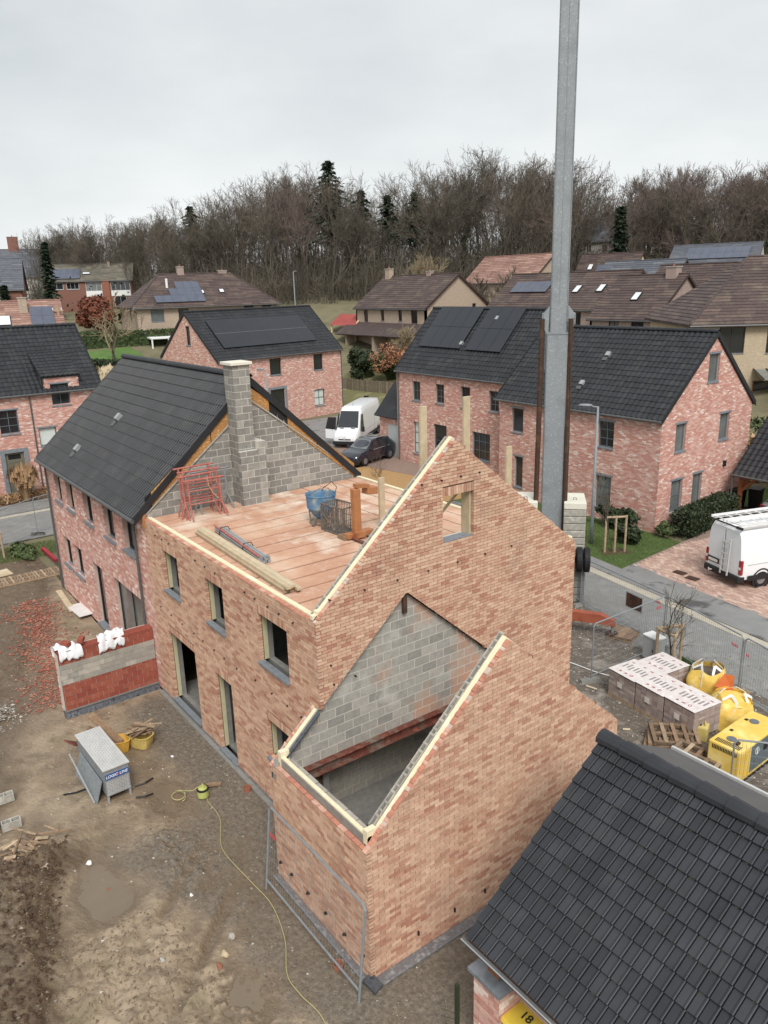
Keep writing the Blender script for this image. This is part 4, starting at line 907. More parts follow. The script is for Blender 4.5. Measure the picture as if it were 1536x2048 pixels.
rw2 = pwall(rh, 'tall_facade_wall', (0,1.27,0), X, -Y, [(-21.82,0),(-10.64,0),(-10.64,6.4),(-21.82,6.4)], [(a,z0,b,z1+.2) for a,z0,b,z1 in RO2], 63)
for i, (a,z0,b,z1) in enumerate(RO2):
    soldier(rw2, (0,1.27,0), X, -Y, a, b, z1, 'pink_brick', seed=70+i)
    window(rh, (0,1.27,0), X, -Y, a, z0, b, z1, 'frame_grey', 'curtain' if i == 4 else 'glass', bars=((1,1),(1,2),(0,0),(1,2),(1,2),(0,1),(2,2))[i], sill=.09, name='front_door' if i == 5 else 'window')
rroof2, rup2, rn2 = gable_roof(rh, -22.0, -10.55, 1.10, 10.33, 4.7, 6.36, prof='wave', gauge=.345, quota=0)
MB().slab([[(1.27,0),(8.1,0),(8.1,6.4),(4.7,10.2),(1.27,6.4)]], (-10.7,0,0), Y, X, .2).build('tall_gable_wall', 'pink_mortar', rh)
courses([[(1.27,5.6),(8.1,5.6),(8.1,6.4),(4.7,10.2),(1.27,6.4)]], (-10.688,0,0), Y, X, 'pink_brick', rh, seed=66, patch=pinkzone(2), **PB)
MB().slab([[(1.27,0),(8.1,0),(8.1,6.4),(4.7,10.2),(1.27,6.4)]], (-21.8,0,0), Y, X, .2).build('far_gable_wall', 'pink_mortar', rh)
MB().box(-21.8,7.9,0,-10.9,8.1,6.4).build('rear_wall', 'pink_mortar', rh)
for a, b in ((-15.1,4.7),(-16.9,2.5)): vent(rh, rroof2, V3((a,1.10,6.36))+rup2*b*.95+rn2*.03, rn2, rup2, X)
def panels(root, roof, O, e, up, n, cols, rows, w, h, mat='solar', gap=.02, lift=.12, name='solar_panel'):
    O, e, up, n = V3(O), V3(e), V3(up), V3(n); me = MB().box(0,0,0,w-gap,h-gap,.035).mesh(name, mat)
    fr = MB().box(0,0,0,w-gap,.015,.037).box(0,h-gap-.015,0,w-gap,h-gap,.037).mesh('panel_edge', 'solar_line')
    for i in range(cols):
        for j in range(rows):
            if (i, j) in panels.skip: continue
            o = link(name, me, roof); o.matrix_local = Matrix.Translation(O+e*i*w+up*j*h+n*lift) @ Matrix(((e.x,up.x,n.x),(e.y,up.y,n.y),(e.z,up.z,n.z))).to_4x4()
            if mat == 'solar' and j == 0 and rows > 1: 
                q = link('panel_edge', MBE, o) if False else None
panels.skip = set()
P0 = V3((0,1.10,6.36))
panels(rh, rroof2, P0+V3((-20.95,0,0))+rup2*2.05, X, rup2, rn2, 4, 2, 1.05, 1.70)
panels(rh, rroof2, P0+V3((-16.2,0,0))+rup2*2.0, X, rup2, rn2, 3, 2, 1.05, 1.72)
pipe(rh, -21.75, 1.18, .1, 6.3); pipe(rh, -10.75, 1.15, .1, 6.3); 
# lean-to garage at its far end
MB().slab([[(0,0),(3.0,0),(3.0,3.0),(0,3.0)]], (-24.9,1.3,2.9), X, V3((0,-.75,.66)), .12, up=V3((0,.66,.75))).build('garage_roof', 'tile', rh)
gw = pwall(rh, 'garage_wall', (0,1.6,0), X, -Y, [(-24.6,0),(-21.9,0),(-21.9,2.95),(-24.6,2.95)], [(-23.6,0,-21.95,2.35)], 67)
MB().box(-23.6,1.62,0.02,-21.95,1.7,2.35).build('garage_door', 'door_grey', rh)
MB().box(-24.6,1.75,0,-21.9,5,2.9).build('garage_side', 'pink_mortar', rh)
# --- house behind the white van: rotated, gable on the left
BA = math.atan2(14.1, -2.2)                            # local +x runs along the facade from its left end
bh_ = thing('solar_roof_house', 'pink brick house with one big black solar array behind the parked white van', 'house', (-50.31,21.33,.45), BA)
BL_, BG = 14.3, 9.0                                     # local frame: x along facade, +y into the house
BO = [(10.75,3.95,11.9,5.42),(5.55,3.97,6.85,5.45),(1.85,3.9,2.8,5.42),(10.65,.5,11.95,2.05),(5.45,0.05,7.1,2.6)]
pwall(bh_, 'facade_wall', (0,0,0), X, -Y, [(0,-.8),(BL_,-.8),(BL_,5.75),(0,5.75)], BO, 71)
for i, (a,z0,b,z1) in enumerate(BO): window(bh_, (0,0,0), X, -Y, a, z0, b, z1, 'frame_dark', 'curtain' if i == 3 else 'glass', bars=((0,0),(0,0),(0,0),(1,1),(0,0))[i], sill=.1, name='front_door' if i == 4 else 'window')
m = MB(); m.box(5.2,-.03,0,5.42,.02,2.85); m.box(7.12,-.03,0,7.34,.02,2.85); m.box(5.422,-.035,2.62,7.118,.02,2.85); m.build('door_surround', 'stone', bh_)
BGW = [(3.9,6.9,4.6,8.55),(3.5,2.9,5.2,4.6)]
pwall(bh_, 'gable_wall', (0,0,0), -Y, -X, [(-BG,-.8),(0,-.8),(0,5.75),(-BG/2,9.55),(-BG,5.75)], [(-b,z0,-a,z1) for a,z0,b,z1 in BGW], 72)
for a,z0,b,z1 in BGW: window(bh_, (0,0,0), -Y, -X, -b, z0, -a, z1, 'frame_dark', 'glass', sill=.1)
MB().slab([[(0,0),(BG,0),(BG,5.75),(BG/2,9.55),(0,5.75)]], (BL_,0,0), Y, X, .2).build('far_gable_wall', 'pink_mortar', bh_)
MB().box(.1,BG-.2,0,BL_-.1,BG,5.75).build('rear_wall', 'pink_mortar', bh_)
broof, bup, bn = gable_roof(bh_, -.08, BL_+.08, -.2, 9.72, BG/2, 5.68, prof='wave', gauge=.36, quota=0)
panels(bh_, broof, V3((1.35,-.2,5.68))+bup*1.35, X, bup, bn, 10, 2, 1.06, 1.78, gap=.006)
MB().obox(V3((1.35,-.2,5.68))+bup*3.115+bn*.13, X*10.6, bup*.04, bn*.03).build('panel_gap', 'solar_line', broof)
pipe(bh_, BL_-.06, -.07, .1, 5.6)
# --- house at left
lh = thing('left_pink_house', 'pink brick house with olive front door at the left edge', 'house', (-39,8.0,0), math.radians(90))
# local x runs along +v, local y runs along -u; facade at y = 0, right end x = 0
LO = [(-3.1,5.34,-2.0,6.66),(-6.3,3.9,-5.2,5.34),(-4.15,2.9,-3.1,4.02),(-6.28,.05,-5.2,2.72)]
pwall(lh, 'facade_wall', (0,0,0), X, -Y, [(-14,0),(0,0),(0,6.3),(-1.35,6.3),(-1.35,7.15),(-3.5,7.15),(-3.5,6.25),(-14,6.25)], [LO[0],LO[1],LO[2],LO[3]], 81)
for i in range(3): window(lh, (0,0,0), X, -Y, *LO[i], 'frame_grey', ('glass','glass','curtain')[i], bars=((1,1),(1,2),(0,0))[i], sill=.09, lintel=.09)
dr = MB().slab([rect(-6.28,.05,-5.2,2.72), rect(-6.1,.2,-5.38,2.1), rect(-6.1,2.3,-5.38,2.6)], (0,.1,0), X, -Y, .06).build('front_door', 'door_olive', lh)
MB().box(-6.1,.12,.2,-5.38,.15,2.1).box(-5.95,.1,.35,-5.53,.13,.95).box(-5.95,.1,1.3,-5.53,.13,1.95).build('door_panel', 'door_olive', dr)
MB().box(-6.1,.12,2.3,-5.38,.14,2.6).build('pane', 'glass', dr)
MB().tube([(-5.74,.09,1.12),(-5.74,.04,1.12)],.035,8).build('door_knob', 'alu', dr)
m = MB(); m.box(-6.55,-.04,0,-6.29,.02,2.95); m.box(-5.19,-.04,0,-4.93,.02,2.95); m.box(-6.288,-.045,2.73,-5.192,.02,2.95); m.build('door_surround', 'stone', lh)
MB().slab([inset([(0,0),(8.6,0),(8.6,6.3),(4.3,9.85),(0,6.3)])], (-.02,0,0), Y, X, .2).build('gable_wall', 'pink_mortar', lh)
courses([[(0,0),(8.6,0),(8.6,6.3),(4.3,9.85),(0,6.3)]], (-.008,0,0), Y, X, 'pink_brick', lh, seed=83, patch=pinkzone(9), **PB)
lroof, lup, ln_ = gable_roof(lh, -14.2, .06, -.2, 10.0, 4.3, 6.22, prof='wave', gauge=.36, quota=0)
dsh = MB().slab([[(-3.6,0),(-1.25,0),(-1.25,3.9),(-3.6,3.9)]], (0,-.15,7.16), X, V3((0,-.45,.893)), .12, up=V3((0,.893,.45))).build('dormer_roof', 'verge', lh)
tiles(lh, dsh, (-3.6,-.15,7.16), X, V3((0,.893,.45)), V3((0,-.45,.893)), 2.35, 3.9, 'wave', .36, 'tile')
MB().slab([[(0,6.2),(0,7.1),(3.3,8.7)]], (-1.36,0,0), Y, X, .08).build('dormer_cheek', 'zinc_dark', lh); MB().slab([[(0,6.2),(0,7.1),(3.3,8.7)]], (-3.42,0,0), Y, X, .08).build('dormer_cheek', 'zinc_dark', lh)
pipe(lh, -4.4, -.07, .1, 6.2)
MB().box(-13.9,8.4,0,-.2,8.6,6.2).build('rear_wall', 'pink_mortar', lh)
# ------------------------------------------------------------------ near carport (tiles close to the camera) and its annexed roofs
cp = thing('near_carport', 'carport with big black roof tiles on a brick pier, nearest at bottom right', 'carport', (5.12,-.61,0))
CU = V3((0,3.06,2.25)); CL = CU.length; CU.normalize(); CN = V3((0,-CU.z,CU.y)); CW = 6.9
crf = MB().slab([[(0,0),(CW,0),(CW,CL),(0,CL)]], (0,0,2.33), X, CN, .1, up=CU).build('roof', 'verge', cp)
tiles(cp, crf, (0,0,2.335), X, CU, CN, CW, CL, 'pair', .295, 'tile_moss', 300)
crb = MB().slab([[(0,0),(CW,0),(CW,2.4),(0,2.4)]], (0,3.08,4.56), X, V3((0,.45,.89)), .08, up=V3((0,.89,-.45))).build('rear_roof', 'zinc_dark', cp)
MB().obox((0,5.15,3.48),(CW,0,0),(0,.05,0),(0,0,.09)).build('rear_gutter', 'alu', cp)
ridge_caps(crf, (-.02,3.06,4.60), (CW,3.06,4.60), 'tile_moss', step=.46, r=.15)
m = MB(); r = random.Random(8)                          # moss along the tile edges
for iy in range(1,13):
    for k in range(70):
        if r.random() < .42:
            x = r.uniform(0,CW); s = r.uniform(.01,.035); P = V3((x,0,2.335))+CU*(iy*CL/13-.022)+CN*.018
            m.obox(P, X*s*1.6, CU*-.012, CN*.012, r.random())
m.build('moss', 'tile_moss_edge', crf, kind='stuff')
MB().tube([(-.05,-.05,2.27),(CW,-.05,2.27)],.045,8).build('gutter', 'zinc_dark', cp); MB().tube([(-.05,-.095,2.30),(CW,-.095,2.30)],.012,5).build('gutter_lip', 'zinc', cp)
MB().box(-.02,.05,2.1,CW,.2,2.28).build('eave_beam', 'oak', cp)
MB().obox((CW-.08,0,2.15),(.1,0,0),CU*CL,(0,0,.2)).build('verge_board', 'rust', cp)
pier = MB().box(.0,.15,0,.55,.65,1.55).build('pier', 'pink_mortar', cp)
for O, e, n, w in (((0,.138,0), X, -Y, .55),((-.012,.65,0), -Y, -X, .5),((.562,.15,0), Y, X, .5)):
    courses([rect(0,.02,w,1.55)], O, e, n, 'pink_brick', pier, .21, .064, .011, .05, quota=60, root=cp, seed=int(90+w*7), patch=pinkzone(6))
MB().box(-.08,.07,1.552,.63,.73,1.63).build('pier_cap', 'stone', cp, bevel=.006)
MB().box(.17,.28,1.632,.40,.5,2.2).build('post', 'oak', cp); MB().box(.165,.275,1.632,.41,.505,1.70).build('post_shoe', 'oak', cp)
MB().box(.45,.62,0,CW,.72,1.2).build('low_wall', 'pink_mortar', cp)
MB().box(CW-.5,.28,0,CW-.27,.5,2.2).build('post', 'oak', cp); MB().box(CW-.5,5.0,0,CW-.27,5.2,3.2).build('post', 'oak', cp); MB().box(.17,5.0,0,.4,5.2,3.2).build('post', 'oak', cp)
# ------------------------------------------------------------------ older houses further back
def farhouse(name, label, P, phi, Lf, Dp, z0, ze, zr, wall, roof, kind='gable', wins=(), gwins=(), over=.25, extras=None, side='left', hip=None, tile=(.33,.36), group=None):
    """P: near eave corner (x, y); local x along the front (direction phi), local y back; ridge along x. Windows: (a, z0, b, z1, frame, glass, bars) with z relative to eave."""
    t = thing(name, label, 'house', (P[0],P[1],z0), math.radians(phi), group)
    e = ze-z0; r = zr-z0
    o = []
    def wallp(nm, O, ex, n, out, holes):
        MB().slab([out]+[rect(h[0],e+h[1],h[2],e+h[3]) for h in holes], O, ex, n, .25).build(nm, wall, t)
        for h in holes: window(t, O, ex, n, h[0], e+h[1], h[2], e+h[3], h[4], h[5], depth=.1, fw=.07, bars=h[6] if len(h) > 6 else (1,0), sill=.08)
    wallp('front_wall', (0,0,0), X, -Y, [(0,-1),(Lf,-1),(Lf,e),(0,e)], [w for w in wins])
    top = [(0,-1),(Dp,-1),(Dp,e),(Dp/2,r-.15),(0,e)] if kind == 'gable' else [(0,-1),(Dp,-1),(Dp,e),(0,e)]
    if side == 'left': wallp('side_wall', (0,0,0), -Y, -X, [(-a,b) for a,b in top], [(-w[2],w[1],-w[0],w[3])+tuple(w[4:]) for w in gwins])
    else: MB().slab([[(-a,b) for a,b in top]], (0,0,0), -Y, -X, .25).build('side_wall', wall, t)
    if side == 'right': wallp('side_wall', (Lf,0,0), Y, X, top, [w for w in gwins])
    else: MB().slab([top], (Lf,0,0), Y, X, .25).build('side_wall', wall, t)
    MB().box(.1,Dp-.25,-1,Lf-.1,Dp,e).build('rear_wall', wall, t)
    h = hip or 0; x0, x1 = -over, Lf+over; y0, y1 = -over, Dp+over; ym = Dp/2; ez = e-.05-(r-e)/(Dp/2)*over*.5
    A, B, C_, D_ = V3((x0,y0,ez)), V3((x1,y0,ez)), V3((x1,y1,ez)), V3((x0,y1,ez)); R0, R1 = V3((x0+h,ym,r)), V3((x1-h,ym,r))
    m = MB(); th = V3((0,0,-.18))
    def face(pts):
        k = len(pts); m.add(list(pts)+[p+th for p in pts], [tuple(range(k)), tuple(range(2*k-1,k-1,-1))]+[(i,i+k,(i+1)%k+k,(i+1)%k) for i in range(k)], .5)
    face([A,B,R1,R0]); face([C_,D_,R0,R1])
    if h: face([B,C_,R1]); face([D_,A,R0])
    rf = m.build('roof', roof, t)
    up = (R0-A); up = V3((0,up.y,up.z)); ln = up.length; up.normalize(); n = V3((0,-up.z,up.y))
    # courses of tiles as real stepped rows
    rows = MB(); g = tile[1]; k = int(ln/g); rr = random.Random(int(abs(P[0])*7))
    def rowset(a, b, c, d_, nx=None):                  # a,b eave ends; c,d ridge ends
        vv = (d_-a); L_ = V3((0,0,0)); kk = max(2, int(((c+d_)/2-(a+b)/2).length/g)); nrm = (b-a).cross(d_-a).normalized()
        for i in range(kk):
            t0, t1 = i/kk, (i+1)/kk
            p0, p1, q0, q1 = a.lerp(d_,t0), b.lerp(c,t0), a.lerp(d_,t1), b.lerp(c,t1); seg = max(1, int((p1-p0).length/1.3))
            for s in range(seg):
                u0, u1 = s/seg, (s+1)/seg
                w0, w1, w2, w3 = p0.lerp(p1,u0), p0.lerp(p1,u1), q0.lerp(q1,u1), q0.lerp(q1,u0)
                rows.add([w0+nrm*.05, w1+nrm*.05, w2+nrm*.015, w3+nrm*.015, w0-nrm*.01, w1-nrm*.01], [(0,1,2,3),(4,5,1,0)], rr.random())
    rowset(A,B,R1,R0); rowset(C_,D_,R0,R1)
    if h: rowset(B,C_,R1,R1); rowset(D_,A,R0,R0)
    rows.build('tile_rows', roof, rf, kind='stuff')
    m = MB(); m.tube([R0+V3((0,0,.03)),R1+V3((0,0,.03))],.11,6); m.build('ridge', roof, rf)
    if h:
        for a, b in ((A,R0),(B,R1)): MB().tube([a+V3((0,0,.05)),b+V3((0,0,.05))],.09,5).build('hip_ridge', roof, rf)
    MB().tube([A+V3((0,-.05,-.1)),B+V3((0,-.05,-.1))],.08,6).build('gutter', 'zinc_dark', t)
    if not h:
        for xx in (x0-.02, x1-.02):
            m = MB(); m.obox((xx,y0,ez-.22),(.05,0,0),R0-A if True else 0,(0,0,.24)); m.obox((xx,y1,ez-.22),(.05,0,0),V3((0,R0.y-D_.y,R0.z-D_.z)),(0,0,.24)); m.build('verge_board', 'frame_brown', t)
    t_ = dict(t=t, A=A, up=up, n=n, ln=ln, rf=rf, R0=R0, R1=R1, e=e, r=r, Lf=Lf, Dp=Dp)
    return t_
def onroof(h, a, b, up, n, dz=.06): return h['A']+V3((a,0,0))+h['up']*b+h['n']*dz
def skylight(h, a, b, w=.8, l=1.15):
    P = onroof(h, a, b, 0, 0, .05)
    f = MB().obox(P, X*w, h['up']*l, h['n']*.1).build('skylight', 'frame_dark', h['rf'])
    MB().obox(P+X*.08+h['up']*.08+h['n']*.1, X*(w-.16), h['up']*(l-.16), h['n']*.015).build('pane', 'glass_sky', f)
def chim(h, x, y, zt, w=.6, d=.6, mat='mauve_brick', zb=None):
    c = MB().box(x,y,(zb if zb is not None else zt-2.0),x+w,y+d,zt).build('chimney', mat, h['t']); MB().box(x-.06,y-.06,zt+.003,x+w+.06,y+d+.06,zt+.1).build('chimney_cap', 'concrete', c)
    MB().tube([(x+w/2,y+d/2,zt+.1),(x+w/2,y+d/2,zt+.35)],.1,8).build('chimney_pot', 'clay', c)
FB, FW = 'frame_brown', 'frame_white'
# M1 tan gable house behind the long house; local x from left end to the gable at right
m1 = farhouse('tan_gable_house', 'tan brick house with brown roof and wide blank gable beyond the fence', (-71.9,50.8), 0, 13.9, 9.8, 4.3, 9.43, 13.05, 'tan_brick', 'brown_tile',
    wins=[(1.7,-1.9,2.6,-.3,FB,'glass'),(5.3,-1.6,6.0,-.3,FB,'glass'),(8.8,-1.6,9.5,-.3,FB,'glass'),(11.2,-1.9,12.4,-.25,FB,'glass')], gwins=[(7.2,-.3,7.8,.2,FB,'glass',(0,0))], side='right')
chim(m1, .6, 4.3, 9.6, .9, .7, 'tan_brick'); chim(m1, 8.5, 4.6, 9.1, .7, .6)
t = m1['t']
MB().slab([[(-1.5,0),(13.9,0),(13.9,2.9),(-1.5,2.9)]], (0,-2.4,1.9), X, V3((0,-.5,.866)), .15, up=V3((0,.866,.5))).build('lean_to_roof', 'brown_tile', t)
MB().box(.3,-2.0,-1,.5,-.1,2.0).box(6,-2.0,-1,6.5,-.1,2.0).box(13.4,-2.0,-1,13.7,-.1,2.0).build('lean_to_pier', 'tan_brick', t)
MB().slab([[(8.0,0),(8.12,0),(6.4,4.9),(6.2,4.9)]], (0,-.2,5.05), X, m1['n'], .1, up=m1['up']).build('roof_step', 'frame_brown', t)
# M3 mauve house: lower right wing and taller left wing
m3 = farhouse('mauve_gable_house', 'mauve brick house with brown roof, skylight and pointed gable behind the long house', (-39.7,57), 0, 7.4, 9.3, 3.0, 8.36, 12.25, 'mauve_brick', 'brown_tile',
    wins=[(2.3,-1.6,3.5,-.35,FB,'glass_pale'),(4.9,-1.8,6.3,-.35,FB,'glass')], gwins=[(4.3,-3.6,5.0,-.4,FB,'glass_pale',(0,1)),(6.9,-2.6,7.6,-1.1,FB,'glass',(0,0))], side='right')
skylight(m3, 3.6, 2.6); chim(m3, 5.5, 4.1, 9.9, 1.1, .9, zb=7.5)
m3b = farhouse('mauve_long_house', 'mauve brick house with wide brown roof, two skylights and small solar row', (-56,58.6), 0, 17.6, 9.0, 3.5, 9.15, 12.75, 'mauve_brick', 'brown_tile',
    wins=[(12.9,-2.0,13.8,-.4,FB,'glass'),(4,-2,5,-.4,FB,'glass'),(8,-2,9,-.4,FB,'glass')], side='none')
skylight(m3b, 11.2, 2.6); skylight(m3b, 14.3, 2.7)
panels(m3b['t'], m3b['rf'], onroof(m3b, 2.0, 2.7, 0, 0), X, m3b['up'], m3b['n'], 5, 1, 1.1, 1.75, mat='solar_old')
m3c = farhouse('pink_gable_house', 'pinkish brick gable with two narrow windows behind the pointed gable', (-44,70.5), 0, 11.5, 8.6, 4.5, 9.2, 13.3, 'mauve_brick', 'brown_tile',
    gwins=[(2.5,-.6,3.2,1.2,FB,'curtain',(0,0)),(4.6,-.6,5.4,1.2,FB,'curtain',(1,0))], side='right')
# M4 sand brick hipped house at right edge
m4 = farhouse('sand_hipped_house', 'sand coloured brick house with hipped brown roof at the right edge', (-21.8,46.9), 50, 16, 12, 2.4, 8.75, 13.4, 'sand_brick', 'brown_tile', kind='hip', hip=6.2, over=.45,
    wins=[(1.9,-2.35,3.8,-.45,FB,'glass',(1,1)),(5.4,-2.4,8.2,-.45,'frame_dark','glass',(2,1))], gwins=[(1.0,-1.9,1.8,-.5,FB,'glass',(0,0))], side='left')
t = m4['t']
MB().slab([[(4.6,0),(9.5,0),(9.5,2.2),(4.6,2.2)]], (0,-2.2,2.2), X, V3((0,-.25,.97)), .05, up=V3((0,.97,.25))).build('glass_canopy', 'glass_pale', t)
m = MB()
for k in range(6): m.obox((4.6+k*.95,-2.2,2.21),(.06,0,0),(0,2.15,.55),(0,0,.08))
m.build('canopy_rib', 'frame_dark', t)
window(t, (0,0,0), X, -Y, 4.7, .4, 6.9, 1.9, 'frame_oak', 'glass', depth=-.05, bars=(1,0), name='patio_window')
# M2 hipped house with solar panels, left middle
m2 = farhouse('hipped_solar_house', 'tan house with hipped brown roof and stepped solar panels at mid left', (-90,28.6), 81, 19.3, 11, 4.2, 10.2, 14.2, 'tan_brick', 'brown_tile', kind='hip', hip=5.2, over=.5,
    wins=[(2.0,-2.0,3.7,-.5,'frame_grey','glass_pale'),(5.6,-2.0,7.0,-.5,FB,'glass'),(14.6,-1.4,16,-.35,FB,'glass'),(17.2,-1.4,18.6,-.35,FB,'glass')], gwins=[(2.8,-1.8,3.5,-.5,FB,'glass',(0,0))])
panels.skip = {(0,1),(1,1),(0,2),(1,2),(2,2)}
panels(m2['t'], m2['rf'], onroof(m2, 3.4, .8, 0, 0), X, m2['up'], m2['n'], 6, 3, 1.1, 1.5, mat='solar_old'); panels.skip = set()
skylight(m2, 9.6, 2.6, .7, .8); skylight(m2, 12.4, 2.7, .7, .8); chim(m2, 7.2, 5.2, 10.9, .9, .7); chim(m2, 13, 5.4, 10.3, 1.2, .5)
MB().tube([(5.1,3.0,8.0),(5.1,3.0,9.4)],.16,8).build('flue', 'white_metal', m2['t'])
t = m2['t']                                             # white terrace roof
m = MB(); m.box(1.0,-3.2,1.9,7.2,-.05,2.15)
for a in (1.1,3.2,7.0): m.box(a,-3.15,-1,a+.2,-2.95,1.9)
m.build('terrace_roof', 'white_metal', t, bevel=.05)
MB().box(.2,-.5,2.4,1.0,-.05,3.0).build('heat_pump', 'cabinet_grey', t)
# M5 row house with white bay panels, far left
m5 = farhouse('white_bay_house', 'long brown brick house with white panels between its windows, far left', (-136,29.4), 66, 14.6, 9, 9.2, 14.2, 17.0, 'brown_brick', 'grey_roof', over=.2,
    wins=[(.8,-1.5,3.0,-.35,FW,'glass'),(3.5,-1.5,5.6,-.35,FW,'glass',(2,0)),(6.7,-1.9,9.4,-.15,FW,'glass_pale',(2,0)),(10.9,-1.9,14.2,-.15,FW,'glass',(3,0)),(8.9,-4.6,9.9,-2.9,FW,'glass'),(11.3,-4.6,13.4,-2.9,FW,'glass')])
MB().box(6.7,-.06,2.2,9.4,.0,3.1).build('white_panel', 'white_metal', m5['t']); MB().box(10.9,-.06,2.2,14.2,.0,3.1).build('white_panel', 'white_metal', m5['t'])
MB().box(9.5,-.25,0,10.7,.02,5.0).build('brick_fin', 'clay', m5['t'])
panels(m5['t'], m5['rf'], onroof(m5, .6, .5, 0, 0), X, m5['up'], m5['n'], 5, 2, 1.1, 1.6, mat='solar_old'); skylight(m5, 6.4, 2.0, 1.3, .6); chim(m5, 10.4, 3.6, 8.0, .4, .4)
# M6, M7, small roofs at the far left edge
m6 = farhouse('grey_roof_house', 'brown brick house with steep grey roof at the far left edge', (-112,5.5), 74, 14.5, 9, 8.0, 12.9, 17.0, 'brown_brick', 'slate', wins=[(10.5,-1.6,12.6,-.2,FW,'curtain'),(4,-1.6,6,-.2,FW,'glass')], side='none')
m7 = farhouse('red_tile_house', 'low house with red tiled roof, chimney and two skylights at left', (-74,-2), 78, 16.8, 8, 3.5, 8.75, 11.4, 'tan_brick', 'red_tile', side='none')
skylight(m7, 9.6, .9, 1.2, 1.6); skylight(m7, 11.2, .9, 1.2, 1.6); chim(m7, 13.0, 2.2, 8.2, .8, .7, 'tan_brick', zb=5.2)
panels(m7['t'], m7['rf'], onroof(m7, 14.2, .6, 0, 0), X, m7['up'], m7['n'], 2, 2, 1.1, 1.6, mat='solar_old')
m12 = farhouse('steep_slate_house', 'white house with steep dark slate roof and brick chimney, far left skyline', (-165,22), 74, 20, 12, 11.0, 15.6, 21.0, 'white_wall', 'slate', kind='hip', hip=5, side='none'); chim(m12, 8, 5.5, 12.4, 2.0, .9, 'brown_brick', zb=8)
m13 = farhouse('white_gable_house', 'small white gabled house with grey roof beside the dark conifer', (-128,22.5), 160, 7, 6.5, 9.2, 12.2, 16.0, 'white_wall', 'slate', gwins=[(2.6,.3,3.4,1.6,'frame_dark','glass',(0,0))], side='left')
# centre right, up the slope
m8 = farhouse('cream_house', 'cream house with dark red roof and square solar panels beside the mast', (-71,91), 12, 9.5, 7, 8.4, 11.9, 15.7, 'cream_wall', 'brown_tile', side='none', wins=[(2,-1.4,3,-.3,FW,'glass')])
panels.skip = {(0,1),(1,1)}; panels(m8['t'], m8['rf'], onroof(m8, 1.4, .5, 0, 0), X, m8['up'], m8['n'], 5, 2, 1.1, 1.3, mat='solar_old'); panels.skip = set(); skylight(m8, 2.0, 2.2); skylight(m8, 7.4, 2.2)
m9 = farhouse('slate_roof_house', 'house with smooth blue grey slate roof and twin skylights on the slope', (-55.5,76.7), 8, 10.5, 7, 8.0, 10.9, 14.1, 'mauve_brick', 'slate', side='right')
skylight(m9, 1.2, .8, .45, 1.3); skylight(m9, 2.0, .8, .45, 1.3)
m10 = farhouse('modern_barn_house', 'modern grey gabled house with dark roof below the wood at right', (-61,100.5), 22, 12.5, 10, 10, 13.6, 16.6, 'grey_wall', 'slate', over=.1, side='left', wins=[(6.4,-1.4,11,-.5,'frame_dark','glass',(3,0))])
panels(m10['t'], m10['rf'], onroof(m10, 2.4, 1.6, 0, 0), X, m10['up'], m10['n'], 8, 2, 1.1, 1.5, mat='solar_old')
m11 = farhouse('red_brown_roof_house', 'house with plain reddish brown roof half hidden by bare bushes', (-78,75), 2, 13, 9, 8.2, 12.0, 15.6, 'tan_brick', 'red_tile', side='none')
m14 = farhouse('wood_edge_villa', 'pale villa glimpsed between the trunks behind the mast', (-92,118), 20, 9, 8, 12, 19, 23, 'grey_wall', 'slate', side='none', wins=[(1,-2,2,-.6,FW,'glass'),(4,-2,5,-.6,FW,'glass'),(1,-5,2,-3.4,FW,'glass'),(4,-5,5,-3.4,FW,'glass')])
m15 = farhouse('white_facade_house', 'white house seen through the trunks above the hipped roof', (-152,62), 70, 9, 8, 12, 21, 24, 'white_wall', 'slate', side='none', wins=[(1,-2.2,2,-.6,'frame_dark','glass'),(4,-2.2,5,-.6,'frame_dark','glass'),(6.6,-2.2,7.6,-.6,'frame_dark','glass')])
m16 = farhouse('brown_roof_right', 'long brown roof rising behind the hipped house at the right edge', (-22,66), 40, 16, 10, 5, 10.2, 14.4, 'sand_brick', 'brown_tile', side='none')
# small shelters
sh = thing('red_roof_shelter', 'open shelter with faded red roof beside the tan gable house', 'shelter', (-74.5,50,4.1), 0)
m = MB(); m.slab([[(0,2.6),(.6,3.6),(1.9,4.3),(3.2,3.6),(3.8,2.6),(3.6,2.6),(3.1,3.4),(1.9,4.05),(.7,3.4),(.2,2.6)]], (3.2,0,0), Y, X, .15); m.build('gable_frame', 'cream_wall', sh)
m = MB(); m.add([(-2.6,0,3.0),(3.3,0,3.0),(3.3,1.9,4.35),(-2.6,1.9,4.35),(3.3,3.8,3.0),(-2.6,3.8,3.0)],[(0,1,2,3),(3,2,4,5)]); m.build('roof', 'red_sheet', sh)
m = MB(); 
for x in (-2.4,3.0):
    for y in (.1,3.6): m.box(x,y,-.5,x+.15,y+.15,3.0)
m.build('post', 'cream_wall', sh)
s2 = thing('red_roof_shed', 'small white shed with dark red roof beside the pampas grass', 'shed', (-70,21.4,2.1), math.radians(70))
MB().slab([[(0,0),(3,0),(3,2),(1.5,2.6),(0,2)]], (0,0,0), Y, -X, .1).build('gable', 'white_wall', s2); MB().box(0.12,.1,0,6,3,1.95).build('wall', 'frame_dark', s2)
MB().add([(-.2,-.3,1.95),(6.2,-.3,1.95),(6.2,1.5,2.75),(-.2,1.5,2.75),(6.2,3.3,1.95),(-.2,3.3,1.95)],[(0,1,2,3),(3,2,4,5)]).build('roof', 'red_paint', s2)
